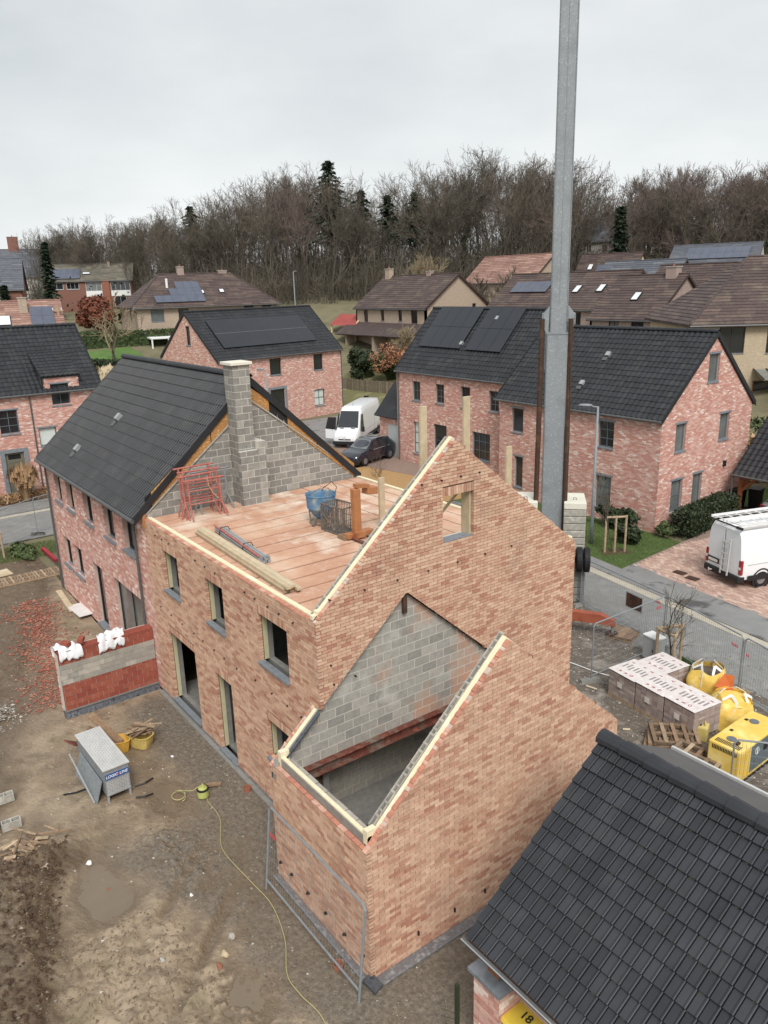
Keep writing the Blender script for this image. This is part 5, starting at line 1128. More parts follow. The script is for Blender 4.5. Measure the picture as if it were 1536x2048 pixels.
# ------------------------------------------------------------------ vegetation
HT = [0]; TH = {}
def tree_mesh(seed, h=18, spread=.36, r0=.26, levels=5, fork=.42, up=.32, twig='twig', dens=1.0, clear=.35, thick=.022):
    r = random.Random(seed); tr = MB(); cr = MB()
    def branch(p, d, ln, rad, lev, mb):
        n = 3 if lev > 1 else 4; pts = [p]; dd = d.copy(); rr = [rad]
        for i in range(n):
            dd = (dd+V3((r.gauss(0,.13),r.gauss(0,.13),r.gauss(.05,.08))) + Z*up*.10).normalized(); pts.append(pts[-1]+dd*ln/n); rr.append(rad*(1-.55*(i+1)/n))
        mb.tube(pts, [max(x, thick) for x in rr], 5 if lev <= 1 else 3, tone=r.random(), caps=False)
        if lev >= levels: return
        k = {0:r.randint(7,9),1:r.randint(4,6),2:r.randint(4,5),3:r.randint(3,5),4:r.randint(3,4)}.get(lev,3)
        k = max(2, int(k*dens+.5))
        for j in range(k):
            t = (clear+(1-clear)*(j+r.random())/k) if lev == 0 else .25+.75*(j+r.random())/k
            i = min(n-1, int(t*n)); f = t*n-i; q = pts[i].lerp(pts[i+1], min(f,1)); dr = (pts[i+1]-pts[i]).normalized()
            a = r.random()*6.28; side = dr.cross(V3((math.cos(a),math.sin(a),.1))).normalized(); an = spread*r.uniform(.8,1.9)
            nd = (dr*math.cos(an)+side*math.sin(an)+Z*.12).normalized()
            branch(q, nd, ln*(fork if lev == 0 else .58)*r.uniform(.75,1.25)*(1.15-.45*t if lev == 0 else 1), max(rr[i]*.55, thick), lev+1, cr)
    branch(V3((0,0,-.6)), V3((r.gauss(0,.03),r.gauss(0,.03),1)), h*.86, r0, 0, tr)
    HT[0] = max(p[2] for p in cr.v)
    a, b = tr.mesh('trunk', 'bark'), cr.mesh('crown', twig); TH[b.name] = HT[0]
    return a, b
def put_tree(kind, name, label, x, y, s=1, rz=0, group=None, z=None, cat='tree'):
    t = thing(name, label, cat, (x,y,Hs(x,y)-.1 if z is None else z), rz, group); t.scale = (s,s,s)
    link('trunk', kind[0], t); link('crown', kind[1], t)
    if len(kind) > 2: link('ivy', kind[2], t)
    return t
def leaf_cloud(mb, c, rad, n, size, r, tones=4, flat=1.0, surf=.55, tone=None):
    c = V3(c)
    for i in range(n):
        d = V3((r.gauss(0,1),r.gauss(0,1),r.gauss(0,1))).normalized(); q = (surf+(1-surf)*r.random())
        p = c+V3((d.x*rad[0],d.y*rad[1],d.z*rad[2]))*q
        a = V3((r.gauss(0,1),r.gauss(0,1),r.gauss(0,.7))).normalized(); b = a.cross(d); 
        if b.length < .1: continue
        b.normalize(); s = size*r.uniform(.6,1.4)
        mb.add([p-a*s-b*s*.5, p+a*s-b*s*.4, p+a*s*.6+b*s*.6, p-a*s*.7+b*s*.5], [(0,1,2,3)], (r.randrange(tones)+.5)/tones if tone is None else tone)
def clump_mesh(seed, rad, n, size, mat, lumps=14):
    r = random.Random(seed); mb = MB()
    for i in range(lumps):
        d = V3((r.gauss(0,1),r.gauss(0,1),r.gauss(0,.8))).normalized()*r.uniform(.2,.75)
        leaf_cloud(mb, (d.x*rad[0],d.y*rad[1],rad[2]+d.z*rad[2]), (rad[0]*.45,rad[1]*.45,rad[2]*.42), n//lumps, size, r)
    return mb.mesh('foliage', mat)
def conifer_mesh(seed, h, w, mat='needle', tiers=16, bare=.1):
    r = random.Random(seed); tr = MB().tube([(0,0,-.5),(0,0,h*.98)], [h*.014,.03], 5); cr = MB()
    for i in range(tiers):
        t = bare+(1-bare)*i/tiers; z = h*t; L_ = w*(1-t)**.75*r.uniform(.5,1.2)+.25; k = 11
        for j in range(k):
            a = 6.28*(j+r.random())/k; ll = L_*r.uniform(.45,1.15)
            for q in range(9):
                u = (q+1)/9; s = .62*(1.15-u*.5)*r.uniform(.6,1.3); p = V3((math.cos(a)*ll*u, math.sin(a)*ll*u, z-ll*.28*u*u+r.uniform(-.1,.1)))
                d = V3((math.cos(a+r.gauss(0,.6)),math.sin(a+r.gauss(0,.6)),r.gauss(-.2,.3))).normalized(); b = d.cross(V3((r.gauss(0,.5),r.gauss(0,.5),1))).normalized()
                cr.add([p-d*s-b*s*.4, p+d*s, p+b*s*.5, p-d*s*.6+b*s*.4], [(0,1,2,3)], r.random())
    return tr.mesh('trunk', 'bark'), cr.mesh('crown', mat)
# bare wood on the ridge
TK = [tree_mesh(100+i, h=19+(i % 3)*1.5, spread=.46+.05*(i % 3), twig=('twig','twig','twig_red')[i % 3], dens=(.85,1.0,.8)[i % 3], clear=(.16,.25,.32)[i % 3], up=.1, fork=.46) for i in range(7)]
TR = [tree_mesh(140+i, h=17, spread=.44, twig='twig_red', dens=1.0, clear=.15, up=.12) for i in range(3)]
def ivy_of(seed):
    r = random.Random(seed); mb = MB()
    for k in range(26): leaf_cloud(mb, (r.gauss(0,.15),r.gauss(0,.15),.5+k*.38), (.5,.5,.5), 34, .16, r)
    return mb.mesh('ivy', 'ivy')
IV = [ivy_of(5), ivy_of(6)]
# where the wood stands: pixel column -> depth band in front of the camera (azimuth and distance)
def polar(px, depth):
    k = (px-768)/1552.1; d = V3((_F.x,_F.y,0)).normalized(); rr = V3((_R.x,_R.y,0)); p = V3((CAMP.x,CAMP.y,0))+d*depth*.985+rr*k*depth; return p.x, p.y
r = random.Random(77); nt_ = 0
def skyline(px):                                        # wanted crown-top row in the photograph
    xs = [60,100,150,250,400,520,600,680,720,780,840,900,1000,1060,1120,1180,1230,1300,1420,1560]
    ys = [480,440,428,420,405,378,350,342,372,412,362,336,330,332,360,430,378,366,362,358]
    return float(np.interp(px, xs, ys))
def ordinal(k):
    a = ['','first','second','third','fourth','fifth','sixth','seventh','eighth','ninth','tenth','eleventh','twelfth','thirteenth','fourteenth','fifteenth','sixteenth','seventeenth','eighteenth','nineteenth']
    if k < 20: return a[k]
    t = ['','','twenty','thirty','forty','fifty','sixty'][k//10]
    return t+'-'+a[k % 10] if k % 10 else t[:-1]+'ieth'
KN = ['bare grey brown tree', 'bare slender tree', 'bare reddish tree']
cand = []
for row, (d0, d1, n) in enumerate(((128,142,40),(144,160,58),(162,184,66))):
    for k in range(n):
        px = 130+(1580-130)*(k+r.random())/n
        if row == 0 and px < 330: continue
        if row == 1 and px < 240: continue
        if 1150 < px < 1212 and row < 2: continue
        cand.append((px, r.uniform(d0,d1), row))
cand += [(125,163,1),(150,160,1),(185,160,1),(215,158,1)]; cand.append((1600,150,1))
for i, (px, dp, row) in enumerate(cand):
    x, y = polar(px, dp); zb = Hs(x, y)
    ytop = skyline(px)+r.uniform(0,26)+(18 if row == 0 else 0)+(10 if px < 500 else 0); k = -(ytop-1024)/1552.1
    # height of the point on the sight line above the base
    ztop = CAMP.z+dp*(math.sin(PITCH)+k*math.cos(PITCH)); hgt = max(9, ztop-zb)
    red = px > 1215
    kd = (TR[r.randrange(3)] if r.random() < .75 else TK[r.randrange(7)]) if red else TK[r.randrange(7)]
    hh = TH[kd[1].name]
    iv = r.random() < .16 and row < 2
    kk = kd+((IV[r.randrange(2)],) if iv else ())
    rk = sorted(c[0] for c in cand if c[2] == row).index(px)+1
    lab = ('bare reddish tree' if red else 'bare grey brown tree')+(' with ivied trunk' if iv else '')+', %s from left, %s row of the wood' % (ordinal(rk), ('front','middle','back')[row])
    put_tree(kk, 'bare_tree', lab, x, y, hgt/hh*1.05, r.random()*6.28, 'bare trees of the wood on the ridge', cat='tree')
# undergrowth and far mass of the wood, nobody could count it
mb = MB(); r = random.Random(31)
for i in range(2600):
    px = r.uniform(110,1620); dp = r.uniform(156 if px < 330 else 126,196); x, y = polar(px, dp); z = Hs(x, y); hgt = r.uniform(3,10) if dp < 165 else r.uniform(9,17)
    t = r.random()
    for q in range(7):
        a = r.random()*6.28; o = r.uniform(0,1.6); ln = hgt*r.uniform(.4,1)
        p = V3((x+math.cos(a)*o, y+math.sin(a)*o, z-.2)); e = p+V3((r.gauss(0,.9),r.gauss(0,.9),ln)); mid = p.lerp(e,.5)+V3((r.gauss(0,.3),r.gauss(0,.3),0))
        mb.tube([p,mid,e],[.05,.035,.02],3,tone=t,caps=False)
        for w in range(4):
            s = p.lerp(e, r.uniform(.3,.95)); mb.tube([s, s+V3((r.gauss(0,.9),r.gauss(0,.9),r.uniform(.2,1.3)))],[.03,.015],3,tone=t,caps=False)
o = mb.build('wood_undergrowth', 'twig', kind='stuff'); tag(o, 'tangled brown undergrowth filling the foot of the wood', 'undergrowth')
mb = MB()
for i in range(5200):
    px = r.uniform(90,1640); dp = r.uniform(140,200); x, y = polar(px, dp); z = Hs(x, y)+abs(r.gauss(0,2.2)); s = r.uniform(.25,.6)
    d = V3((r.gauss(0,1),r.gauss(0,1),r.gauss(0,.6))).normalized(); b = d.cross(Z).normalized() if abs(d.z) < .99 else X
    mb.add([(x,y,z), V3((x,y,z))+d*s, V3((x,y,z))+d*s*.8+Z*s*.7, V3((x,y,z))+b*s*.5+Z*s*.6], [(0,1,2,3)], r.random())
tag(mb.build('wood_litter', 'ivy', kind='stuff'), 'dull green ivy and bramble carpet under the wood', 'ground cover')
# conifers that stand out of the wood
CF = [conifer_mesh(1, 22, 11.0, tiers=20, bare=.4), conifer_mesh(2, 18, 7.5, tiers=14, bare=.5), conifer_mesh(3, 12, 2.2, tiers=20, bare=.05)]
def sky_h(px, dp, ytop):
    x, y = polar(px, dp); k = -(ytop-1024)/1552.1; return x, y, CAMP.z+dp*(math.sin(PITCH)+k*math.cos(PITCH))-Hs(x, y)
for px, dp, yt, kd, lab in ((684,146,338,0,'tall broad dark fir rising above the bare wood'),(742,146,392,1,'narrow dark fir next to the tall fir'),(790,148,402,1,'dark pine with bare lower trunk between the firs and the mast'),
        (426,148,412,1,'dark pine standing out at left of the wood'),(840,150,398,1,'slim dark conifer where the wood rises again'),(1222,128,432,2,'dark green conifer left of the reddish wood'),(28,118,512,2,'dark fir beside the grey roofed house at far left'),
        (150,132,470,2,'ivy dark evergreen under the lone left tree'),(62,112,548,2,'round topped dark evergreen below the fir at far left')):
    x, y, h = sky_h(px, dp, yt); t = thing('conifer', lab, 'conifer', (x,y,Hs(x,y)-.1)); s = h/(22,18,12)[kd]; t.scale = (s*(1.5 if px == 62 else 1),s*(1.5 if px == 62 else 1),s)
    link('trunk', CF[kd][0], t); link('crown', CF[kd][1], t)
# garden shrubs, hedges and small trees
def shrub(name, label, x, y, rad, n, size, mat, seed, z=None, cat='shrub', group=None, stem=True):
    t = thing(name, label, cat, (x,y,Hs(x,y) if z is None else z), 0, group)
    link('foliage', clump_mesh(seed, rad, n, size, mat), t)
    if stem: MB().tube([(0,0,-.3),(.05,0,rad[2]*1.2)],[.08,.03],5).build('stem', 'bark', t)
    return t
def hedge(name, label, P, Q, w, h, mat, n, size, seed, z=None):
    P, Q = V3((P[0],P[1],0)), V3((Q[0],Q[1],0)); d = Q-P; L_ = d.length; a = d.normalized(); s = a.cross(Z); r = random.Random(seed); mb = MB(); core = MB()
    t = thing(name, label, 'hedge', (P.x,P.y,Hs(P.x,P.y) if z is None else z))
    core.obox(-s*w*.3+d*.06, d*.88, s*w*.6, Z*h*.82); core.build('core', mat, t)
    for i in range(n):
        u, q, v = r.uniform(-.02,1.02), r.uniform(-.5,.5), r.random()
        k = r.random()
        if k < .45: v = 1+r.gauss(0,.05)
        elif k < .6: u = (r.choice((0,1)))+r.gauss(0,.15/max(1,L_))
        elif k < .93: q = (.5+r.gauss(0,.05))*(1 if r.random() < .5 else -1)
        p = d*u+s*q*w+Z*v*h; e = V3((r.gauss(0,1),r.gauss(0,1),r.gauss(0,1))).normalized(); b = e.cross(V3((r.gauss(0,1),r.gauss(0,1),1))).normalized(); z_ = size*r.uniform(.6,1.4)
        mb.add([p-e*z_, p+b*z_*.5, p+e*z_, p-b*z_*.5], [(0,1,2,3)], (r.randrange(4)+.5)/4)
    mb.build('foliage', mat, t); return t
hedge('laurel_hedge', 'dark green laurel hedge along the gable of the long house', (-7.9,25.2), (-8.35,30.0), 1.1, 1.15, 'leaf_dark', 6500, .075, 3, z=0)
shrub('round_shrub', 'small olive shrub at the corner of the long house', -8.3, 24.3, (.55,.5,.42), 1200, .07, 'leaf_hedge', 4, z=.05)
shrub('front_shrub', 'loose green shrub against the facade behind the street lamp', -10.6, 23.9, (1.5,.6,.75), 2600, .09, 'leaf_dark', 5, z=.05)
shrub('front_shrub', 'loose green shrub behind the staked tree on the front lawn', -8.9, 22.3, (.8,.6,.55), 1500, .08, 'leaf_dark', 6, z=.05)
# ------------------------------------------------------------------ more planting
hedge('clipped_hedge', 'long clipped green hedge below the rust coloured tree', (-92,20), (-88.5,33), 1.6, 1.9, 'leaf_hedge', 3500, .16, 11)
hedge('dark_hedge', 'dark low hedge along the path by the pale drive', (-79,18.5), (-72,21.5), 1.2, 1.6, 'leaf_dark', 2600, .13, 12)
sheet('pale_path', [(-104,22),(-91,26.5),(-89.5,29),(-97,29.5),(-106,26)], 0, 'gutter').location.z = Hs(-96,26)+.2
def lawnpatch(name, x0, x1, y0, y1, mat, dz=.03):
    grid(name, np.arange(x0,x1+.01,1.0), np.arange(y0,y1+.01,1.0), lambda x, y: H(x, y)+dz, mat)
lawnpatch('side_lawn', -89, -50, 6, 27, 'lawn_bright', .03)
lawnpatch('rough_meadow', -64, -30, 35, 50, 'grass_dry', .0)
t = put_tree(tree_mesh(301, h=6, spread=.7, r0=.22, levels=3, dens=.8, clear=.25, fork=.6, twig='twig_pale', thick=.03), 'pollard_tree', 'pale bare pollarded tree in front of the hipped house', -80.5, 22.3, 1.15, .4)
kb = tree_mesh(302, h=5, spread=.5, r0=.12, levels=4, dens=1.1, clear=.1, twig='twig_pale', thick=.02)
shrub('ochre_bush', 'big ochre bush covering the hipped house front', -80, 33.5, (3.4,3.0,2.4), 5200, .17, 'leaf_ochre', 21)
shrub('ochre_bush', 'olive ochre bush beside the white terrace roof', -76, 30.5, (2.2,2.2,1.9), 2600, .16, 'leaf_ochre', 22)
shrub('rust_tree', 'rust leaved beech in front of the white panelled house', -104, 28, (3.6,3.4,2.9), 5200, .2, 'leaf_rust', 23)
shrub('evergreen_bush', 'dark evergreen bush right of the rust beech', -101, 31.5, (2.2,2.0,1.8), 1800, .18, 'leaf_dark', 24)
shrub('evergreen_bush', 'big round dark evergreen by the picket fence', -60.5, 43.5, (2.0,1.9,2.0), 4200, .14, 'leaf_dark', 25)
shrub('evergreen_bush', 'smaller olive evergreen next to the big round one', -57.2, 44.5, (1.7,1.6,1.6), 2800, .13, 'leaf_hedge', 26)
shrub('evergreen_bush', 'narrow dark cypress bush beside the tall roof', -50.3, 42.3, (.8,.8,1.7), 1800, .12, 'leaf_dark', 27)
shrub('evergreen_bush', 'dark bush behind the peach tree', -54.2, 47.3, (1.6,1.5,1.5), 2200, .14, 'leaf_dark', 28)
t = put_tree(tree_mesh(303, h=6.2, spread=.55, r0=.14, levels=4, dens=1.0, clear=.3, twig='twig_pale', thick=.022), 'peach_tree', 'slender tree with peach coloured leaves before the tan gable house', -54.5, 44.2, 1, 1.0)
mb = MB(); rr_ = random.Random(3)
for k in range(16): leaf_cloud(mb, (rr_.gauss(-.6,.8),rr_.gauss(0,.8),3.2+rr_.gauss(0,.55)), (.8,.8,.7), 90, .1, rr_)
mb.build('leaves', 'leaf_peach', t)
hedge('bare_hedge', 'brown bare hedge behind the tall roof end', (-52,45.5), (-46,42.5), 1.5, 2.2, 'dry_plant', 2600, .14, 13)
hedge('right_hedge', 'tall brown green hedge past the gable at the right edge', (-13,38.5), (4,52), 2.2, 3.0, 'leaf_hedge', 5200, .16, 14, z=.3)
hedge('reed_screen', 'pale dry reeds by the right hand hedge', (-12,36.6), (-2,44), 1.2, 2.4, 'dry_plant', 2600, .16, 15, z=.2)
for i, (px, dp, s, lab) in enumerate(((868,118,.95,'pale twiggy round bush at the foot of the wood'),(960,104,.85,'bare brown bush before the red brown roof'),(1010,98,.9,'bare reddish bush left of the mast'),(1325,104,1.0,'pale fan shaped bare tree left of the modern house'),(1500,112,.8,'low bare bush at the far right below the wood'))):
    x, y = polar(px, dp); put_tree(tree_mesh(320+i, h=7, spread=.45, r0=.1, levels=4, dens=1.25, clear=.02, fork=.62, twig='twig_pale' if i in (0,3) else 'twig', thick=.022), 'bare_bush', lab, x, y, s, i, cat='bush')
# pampas grass
def tuft(name, label, x, y, n, h, w, mat, seed, z=None, plume=0, cat='grass'):
    t = thing(name, label, cat, (x,y,Hs(x,y) if z is None else z)); r = random.Random(seed); mb = MB()
    for i in range(n):
        a = r.random()*6.28; o = V3((math.cos(a),math.sin(a),0)); l = h*r.uniform(.6,1.1); b = w*r.uniform(.2,1); s = o.cross(Z)*.012*h
        p0 = o*r.random()*w*.25; p1 = p0+o*b*.4+Z*l*.7; p2 = p0+o*b+Z*l*(1.0 if plume else .85)
        mb.add([p0-s,p0+s,p1+s*.8,p1-s*.8,p2], [(0,1,2,3),(3,2,4)], r.random()*.6+.4)
        if plume and r.random() < .6:
            for q in range(4): d = V3((r.gauss(0,.1),r.gauss(0,.1),r.uniform(-.1,.35))); mb.add([p2+d-s*5,p2+d+s*5,p2+d+Z*.4], [(0,1,2)], r.random()*.3)
    mb.build('blades', mat, t); return t
for i in range(6): tuft('pampas_grass', 'pale pampas grass clump %s of the row by the shed' % ('leftmost','second','third','fourth','fifth','rightmost')[i], *polar(238+i*17, 84-i*1.3), 240, 2.3-.1*i, .9, 'pampas', 40+i, plume=1)
for i, (x, y) in enumerate(((-37.0,2.2),(-37.2,4.4),(-37.3,.4))): tuft('dry_border_plant', ('tall tan dry grass','low brown dry grass','brown withered grass')[i]+' in the bed by the olive door'+('',' to the right',' at the left edge')[i], x, y, 260 if i == 0 else 200, (1.5,.8,.7)[i], .7, 'dry_plant', 60+i, z=.1, plume=1 if i == 0 else 0)
sheet('planting_bed', [(-38.9,-6),(-36.3,-6),(-37.3,8),(-38.9,8)], .06, 'soil')
hedge('bed_plants', 'low brown planting along the bed before the left house', (-37.4,-5), (-37.9,6.5), 1.2, .35, 'dry_plant', 2400, .09, 16, z=.06)
shrub('grass_mound', 'low grassy mound with dead shrub by the left fence', -26.5, -.3, (1.5,.6,.25), 1500, .07, 'leaf_hedge', 33, z=0)
# lawn blades on the front lawn and verge patch by the fence
def blades(name, label, area, n, h, seed, z):
    r = random.Random(seed); mb = MB()
    for i in range(n):
        x, y = area(r); a = r.random()*6.28; s = V3((math.cos(a),math.sin(a),0))*.012; d = V3((r.gauss(0,.02),r.gauss(0,.02),h*r.uniform(.5,1.2))); p = V3((x,y,z)); mb.add([p-s,p+s,p+d], [(0,1,2)], r.random())
    tag(mb.build(name, 'blade', kind='stuff'), label, 'grass')
def al(r):
    while 1:
        x, y = r.uniform(-14,-6.9), r.uniform(19.4,24.4)
        if inside(x, y, [(-20,21.4),(-9.2,19.75),(-6.95,19.4),(-7.35,24.3),(-8.9,24.5),(-19.5,24.5)]): return x, y
blades('lawn_grass', 'short mown grass on the lawn round the staked tree', al, 16000, .05, 1, .075)
blades('verge_grass', 'patch of green grass behind the wrapped brick stacks', lambda r: (r.uniform(-.9,.4), r.uniform(12.2,14.2)), 6000, .09, 2, .03)
blades('fence_grass', 'rough grass strip along the left fence', lambda r: (r.uniform(-28.2,-25.8), r.uniform(-3,1.4)), 5000, .12, 3, .0)
# staked young trees
def staked(label, x, y, h, stakes, sh, seed, z=.05, square=True):
    t = thing('staked_tree', label, 'tree', (x,y,z)); r = random.Random(seed)
    k = tree_mesh(seed, h=h, spread=.42, r0=.035, levels=3, dens=.9, clear=.3, fork=.30, up=.5, twig='twig', thick=.006); link('trunk', k[0], t); link('crown', k[1], t)
    for a, b in stakes: MB().tube([(a-x,b-y,-.3),(a-x,b-y,sh)],.05,7).build('stake', 'old_wood', t)
    c = stakes+stakes[:1] if len(stakes) > 2 else stakes
    for p, q in zip(c, c[1:]): MB().tube([(p[0]-x,p[1]-y,sh-.06),(q[0]-x,q[1]-y,sh-.06)],.05,7).build('cross_rail', 'old_wood', t)
    MB().tube([(stakes[0][0]-x,stakes[0][1]-y,sh-.12),(0,0,sh-.15),(stakes[-1][0]-x,stakes[-1][1]-y,sh-.12)],.015,5).build('tie', 'trim_black', t)
    return t
staked('bare sapling tied to three wooden stakes behind the wrapped bricks', -.35, 13.2, 3.3, [(-.80,12.95),(-.12,12.85),(-.45,13.75)], 1.38, 401)
staked('bare sapling tied to wooden stakes on the front lawn', -8.5, 20.9, 4.0, [(-8.72,20.5),(-8.45,20.85),(-8.2,21.25)], 1.75, 402)
sheet('tree_pit', [(-9.1,20.5),(-8.5,20.1),(-7.8,21.4),(-8.5,21.75)], .085, 'soil')
t = staked('bare sapling between two thin posts at the left edge', -26.6, -1.9, 2.4, [(-26.9,-2.6),(-26.6,-1.2)], 1.25, 403)
# thin twigs growing before the dark car
for i, (x, y) in enumerate(((-27.6,21.6),(-27.0,21.2))):
    k = tree_mesh(420+i, h=1.6, spread=.6, r0=.012, levels=2, dens=.9, clear=.02, fork=.7, twig='twig_red', thick=.006); put_tree(k, 'bare_shrub', 'small bare twiggy shrub before the dark car'+(' on the left','')[i], x, y, 1, i, z=.05, cat='shrub')
# picket fence by the meadow
f = thing('picket_fence', 'weathered picket fence behind the rough meadow', 'fence', (-62,41,Hs(-62,41)))
d = V3((15,1.4,0)); rf_ = random.Random(5)
lib = [MB().box(-.05,-.015,-.2,.05,.015,1.25,t_).mesh('picket', 'fence_wood') for t_ in (.1,.4,.7,.95)]
for k in range(110):
    p = d*(k/110); o = link('picket', lib[rf_.randrange(4)], f, (p.x,p.y,Hs(-62+p.x,41+p.y)-f.location.z+rf_.uniform(-.05,.04)))
for q in (.35,.95): MB().bar((0,.03,q),(d.x,d.y+.03,q),.03,.08).build('rail', 'fence_wood', f)
# fallen pale plank on the meadow, stacked chairs by the van house
tag(MB().bar((-44.2,36.6,.35),(-41.0,39.5,.5),.12,.06).build('pale_beam', 'timber'), 'pale timber lying on the rough meadow', 'timber')
c = thing('garden_chair', 'dark garden chair by the corner of the solar roof house', 'chair', (-51.2,36.9,.45), .6)
MB().box(0,0,.4,.5,.5,.46).build('seat', 'trim_black', c); MB().box(0,.46,.46,.5,.52,1.0).build('backrest', 'trim_black', c)
for a in (.02,.44):
    for b in (.02,.44): MB().box(a,b,0,a+.05,b+.05,.4).build('leg', 'trim_black', c)
# ------------------------------------------------------------------ lamps and poles
def street_lamp(label, x, y, h, ang, z=0):
    t = thing('street_lamp', label, 'street lamp', (x,y,z), ang)
    MB().tube([(0,0,0),(0,0,1.2),(0,0,h)],[.085,.08,.05],10).build('pole', 'galva_dull', t, smooth=True)
    MB().tube([(0,0,h-.04),(.45,0,h+.02)],.035,8).build('arm', 'galva_dull', t)
    hd = MB().lathe([(.02,-.03),(.3,-.02),(.34,.01),(.25,.06),(.02,.08)], (.55,0,h+.03), 16).build('lamp_head', 'galva_dull', t, smooth=True)
    hd.scale = (1,.5,1)
    MB().lathe([(.02,-.01),(.22,-.008),(.22,.004)], (.55,0,h-.012), 12).build('lens', 'glass_pale', t)
    return t
street_lamp('grey street lamp on the lawn before the long pink house', -9.92, 21.04, 6.5, math.radians(215), .05)
x, y = polar(545, 60); street_lamp('thin street lamp before the solar roof house', x, y, 6.0, math.radians(200), .1)
x, y = polar(610, 112); street_lamp('far street lamp at the edge of the wood', x, y, 7.0, math.radians(120), Hs(x,y))
x, y = polar(165, 82); t = thing('utility_pole', 'leaning wooden utility pole beside the rust beech', 'pole', (x,y,Hs(x,y)))
MB().tube([(0,0,-.5),(-.5,-.2,9.2)],[.17,.11],8).build('pole', 'old_wood', t); MB().bar((-1.1,-.6,8.7),(.1,.2,8.7),.1,.12).build('crossarm', 'old_wood', t)
for k in range(3): MB().tube([(-1.0+k*.45,-.55+k*.3,8.76),(-1.0+k*.45,-.55+k*.3,8.95)],.05,6).build('insulator', 'white_metal', t)
# ------------------------------------------------------------------ lettering helper
def letters(txt, size, mat, parent, M4, ext=.002, name='lettering', shear=0):
    cu = bpy.data.curves.new('t', 'FONT'); cu.body = txt; cu.size = size; cu.extrude = ext; cu.align_x = 'CENTER'; cu.align_y = 'CENTER'; cu.shear = shear; cu.offset = size*.012
    o = bpy.data.objects.new('t', cu); COL.objects.link(o); bpy.context.view_layer.update()
    me = bpy.data.meshes.new_from_object(o.evaluated_get(bpy.context.evaluated_depsgraph_get())); bpy.data.objects.remove(o)
    me.materials.clear(); me.materials.append(MT[mat]); q = link(name, me, parent); q.matrix_local = M4; return q
def frame4(O, ex, ey):
    ex, ey = V3(ex).normalized(), V3(ey).normalized(); ez = ex.cross(ey); O = V3(O)
    return Matrix(((ex.x,ey.x,ez.x,O.x),(ex.y,ey.y,ez.y,O.y),(ex.z,ey.z,ez.z,O.z),(0,0,0,1)))
# ------------------------------------------------------------------ tower crane
CA = math.radians(43)                                 # local x = sideways as seen from the camera, local y = away
cr = thing('tower_crane', 'galvanised crane mast with concrete ballast and orange outrigger behind the gable', 'crane', (-7.12,15.0,0), CA)
def hollow(mb, w, z0, z1): 
    mb.slab([rect(-w/2,-w/2,w/2,w/2), rect(-w/2+.03,-w/2+.03,w/2-.03,w/2-.03)], (0,0,z1), X, Z, z1-z0, up=Y); return mb
ml = hollow(MB(), .76, .9, 10.15).build('mast_lower', 'galva', cr, bevel=.04)
mu = hollow(MB(), .55, 9.3, 24).build('mast_upper', 'galva', cr, bevel=.05)
MB().box(-.008,-.287,11.2,.008,-.278,24).build('seam', 'galva_dull', mu)
MB().box(-.40,-.40,10.152,.40,.40,10.22).build('collar', 'galva_dull', cr)
for s in (-1,1):
    b = MB(); b.add([(s*.33,-.34,11.15),(s*.56,-.34,10.85),(s*.56,-.34,10.55),(s*.36,-.34,9.95),(s*.33,-.30,11.15),(s*.56,-.30,10.85),(s*.56,-.30,10.55),(s*.36,-.30,9.95)],[(0,1,2,3),(7,6,5,4),(0,4,5,1),(1,5,6,2),(2,6,7,3),(3,7,4,0)])
    b.add([(s*.33,.30,11.15),(s*.56,.30,10.85),(s*.56,.30,10.55),(s*.36,.30,9.95),(s*.33,.34,11.15),(s*.56,.34,10.85),(s*.56,.34,10.55),(s*.36,.34,9.95)],[(0,1,2,3),(7,6,5,4),(0,4,5,1),(1,5,6,2),(2,6,7,3),(3,7,4,0)])
    b.obox((s*.56-.02,-.34,10.5),(.04,0,0),(0,.68,0),(0,0,.38)); b.build('bracket', 'galva', cr)
    MB().tube([(s*.50-.08,-.38,10.7),(s*.52-.08,-.42,6.5),(s*.56-.09,-.45,1.0)],.095,8).build('support_pole', 'rust_brown', cr)
    for k in range(2): MB().tube([(s*(.40+.05*k),-.32,10.35),(s*(.40+.05*k),-.32,8.9)],.014,5).build('tie_rod', 'galva_dull', cr)
    st = []
    for k in range(9):
        x0, x1 = (.42,1.24) if s > 0 else (-1.45,-.55)
        z = 1.55+k*.275
        MB().box(x0,-.75+(.01*(k%2)),z,x1,.75,z+.262).build('ballast_block', 'concrete' if k < 8 else 'concrete_white', cr, bevel=.03)
    MB().tube([((x0+x1)/2-.06,-.3,4.02),((x0+x1)/2-.05,-.3,4.09),((x0+x1)/2+.05,-.3,4.09),((x0+x1)/2+.06,-.3,4.02)],.012,5).build('lifting_eye', 'trim_black', cr)
    # twin tyres on a stub axle
    for q in (0,.27):
        a = s*(1.05+q)
        ty = MB().lathe([(.2,-.11),(.44,-.11),(.475,-.08),(.475,.08),(.44,.11),(.2,.11)], (a,-.95,1.85), 24, 'x', caps=False).build('tyre', 'rubber', cr, smooth=False)
        MB().lathe([(.05,-.06),(.2,-.08),(.2,.08),(.05,.06)], (a,-.95,1.85), 16, 'x').build('rim', 'galva_dull', ty)
        for z in (-.05,0,.05): MB().lathe([(.47,-.004),(.48,-.004),(.48,.004),(.47,.004)], (a+z,-.95,1.85), 24, 'x', caps=False).build('tread_rib', 'trim_black', ty)
MB().box(-1.2,-1.02,1.76,1.2,-.88,1.94).build('axle', 'trim_black', cr)
for k in range(4): MB().box(.75,-.8,.05+k*.3,1.3,.6,.33+k*.3).build('counterweight', 'concrete_grey', cr, bevel=.02)
MB().box(-.7,-.7,.35,.7,.7,.95).build('base_frame', 'orange_red', cr)
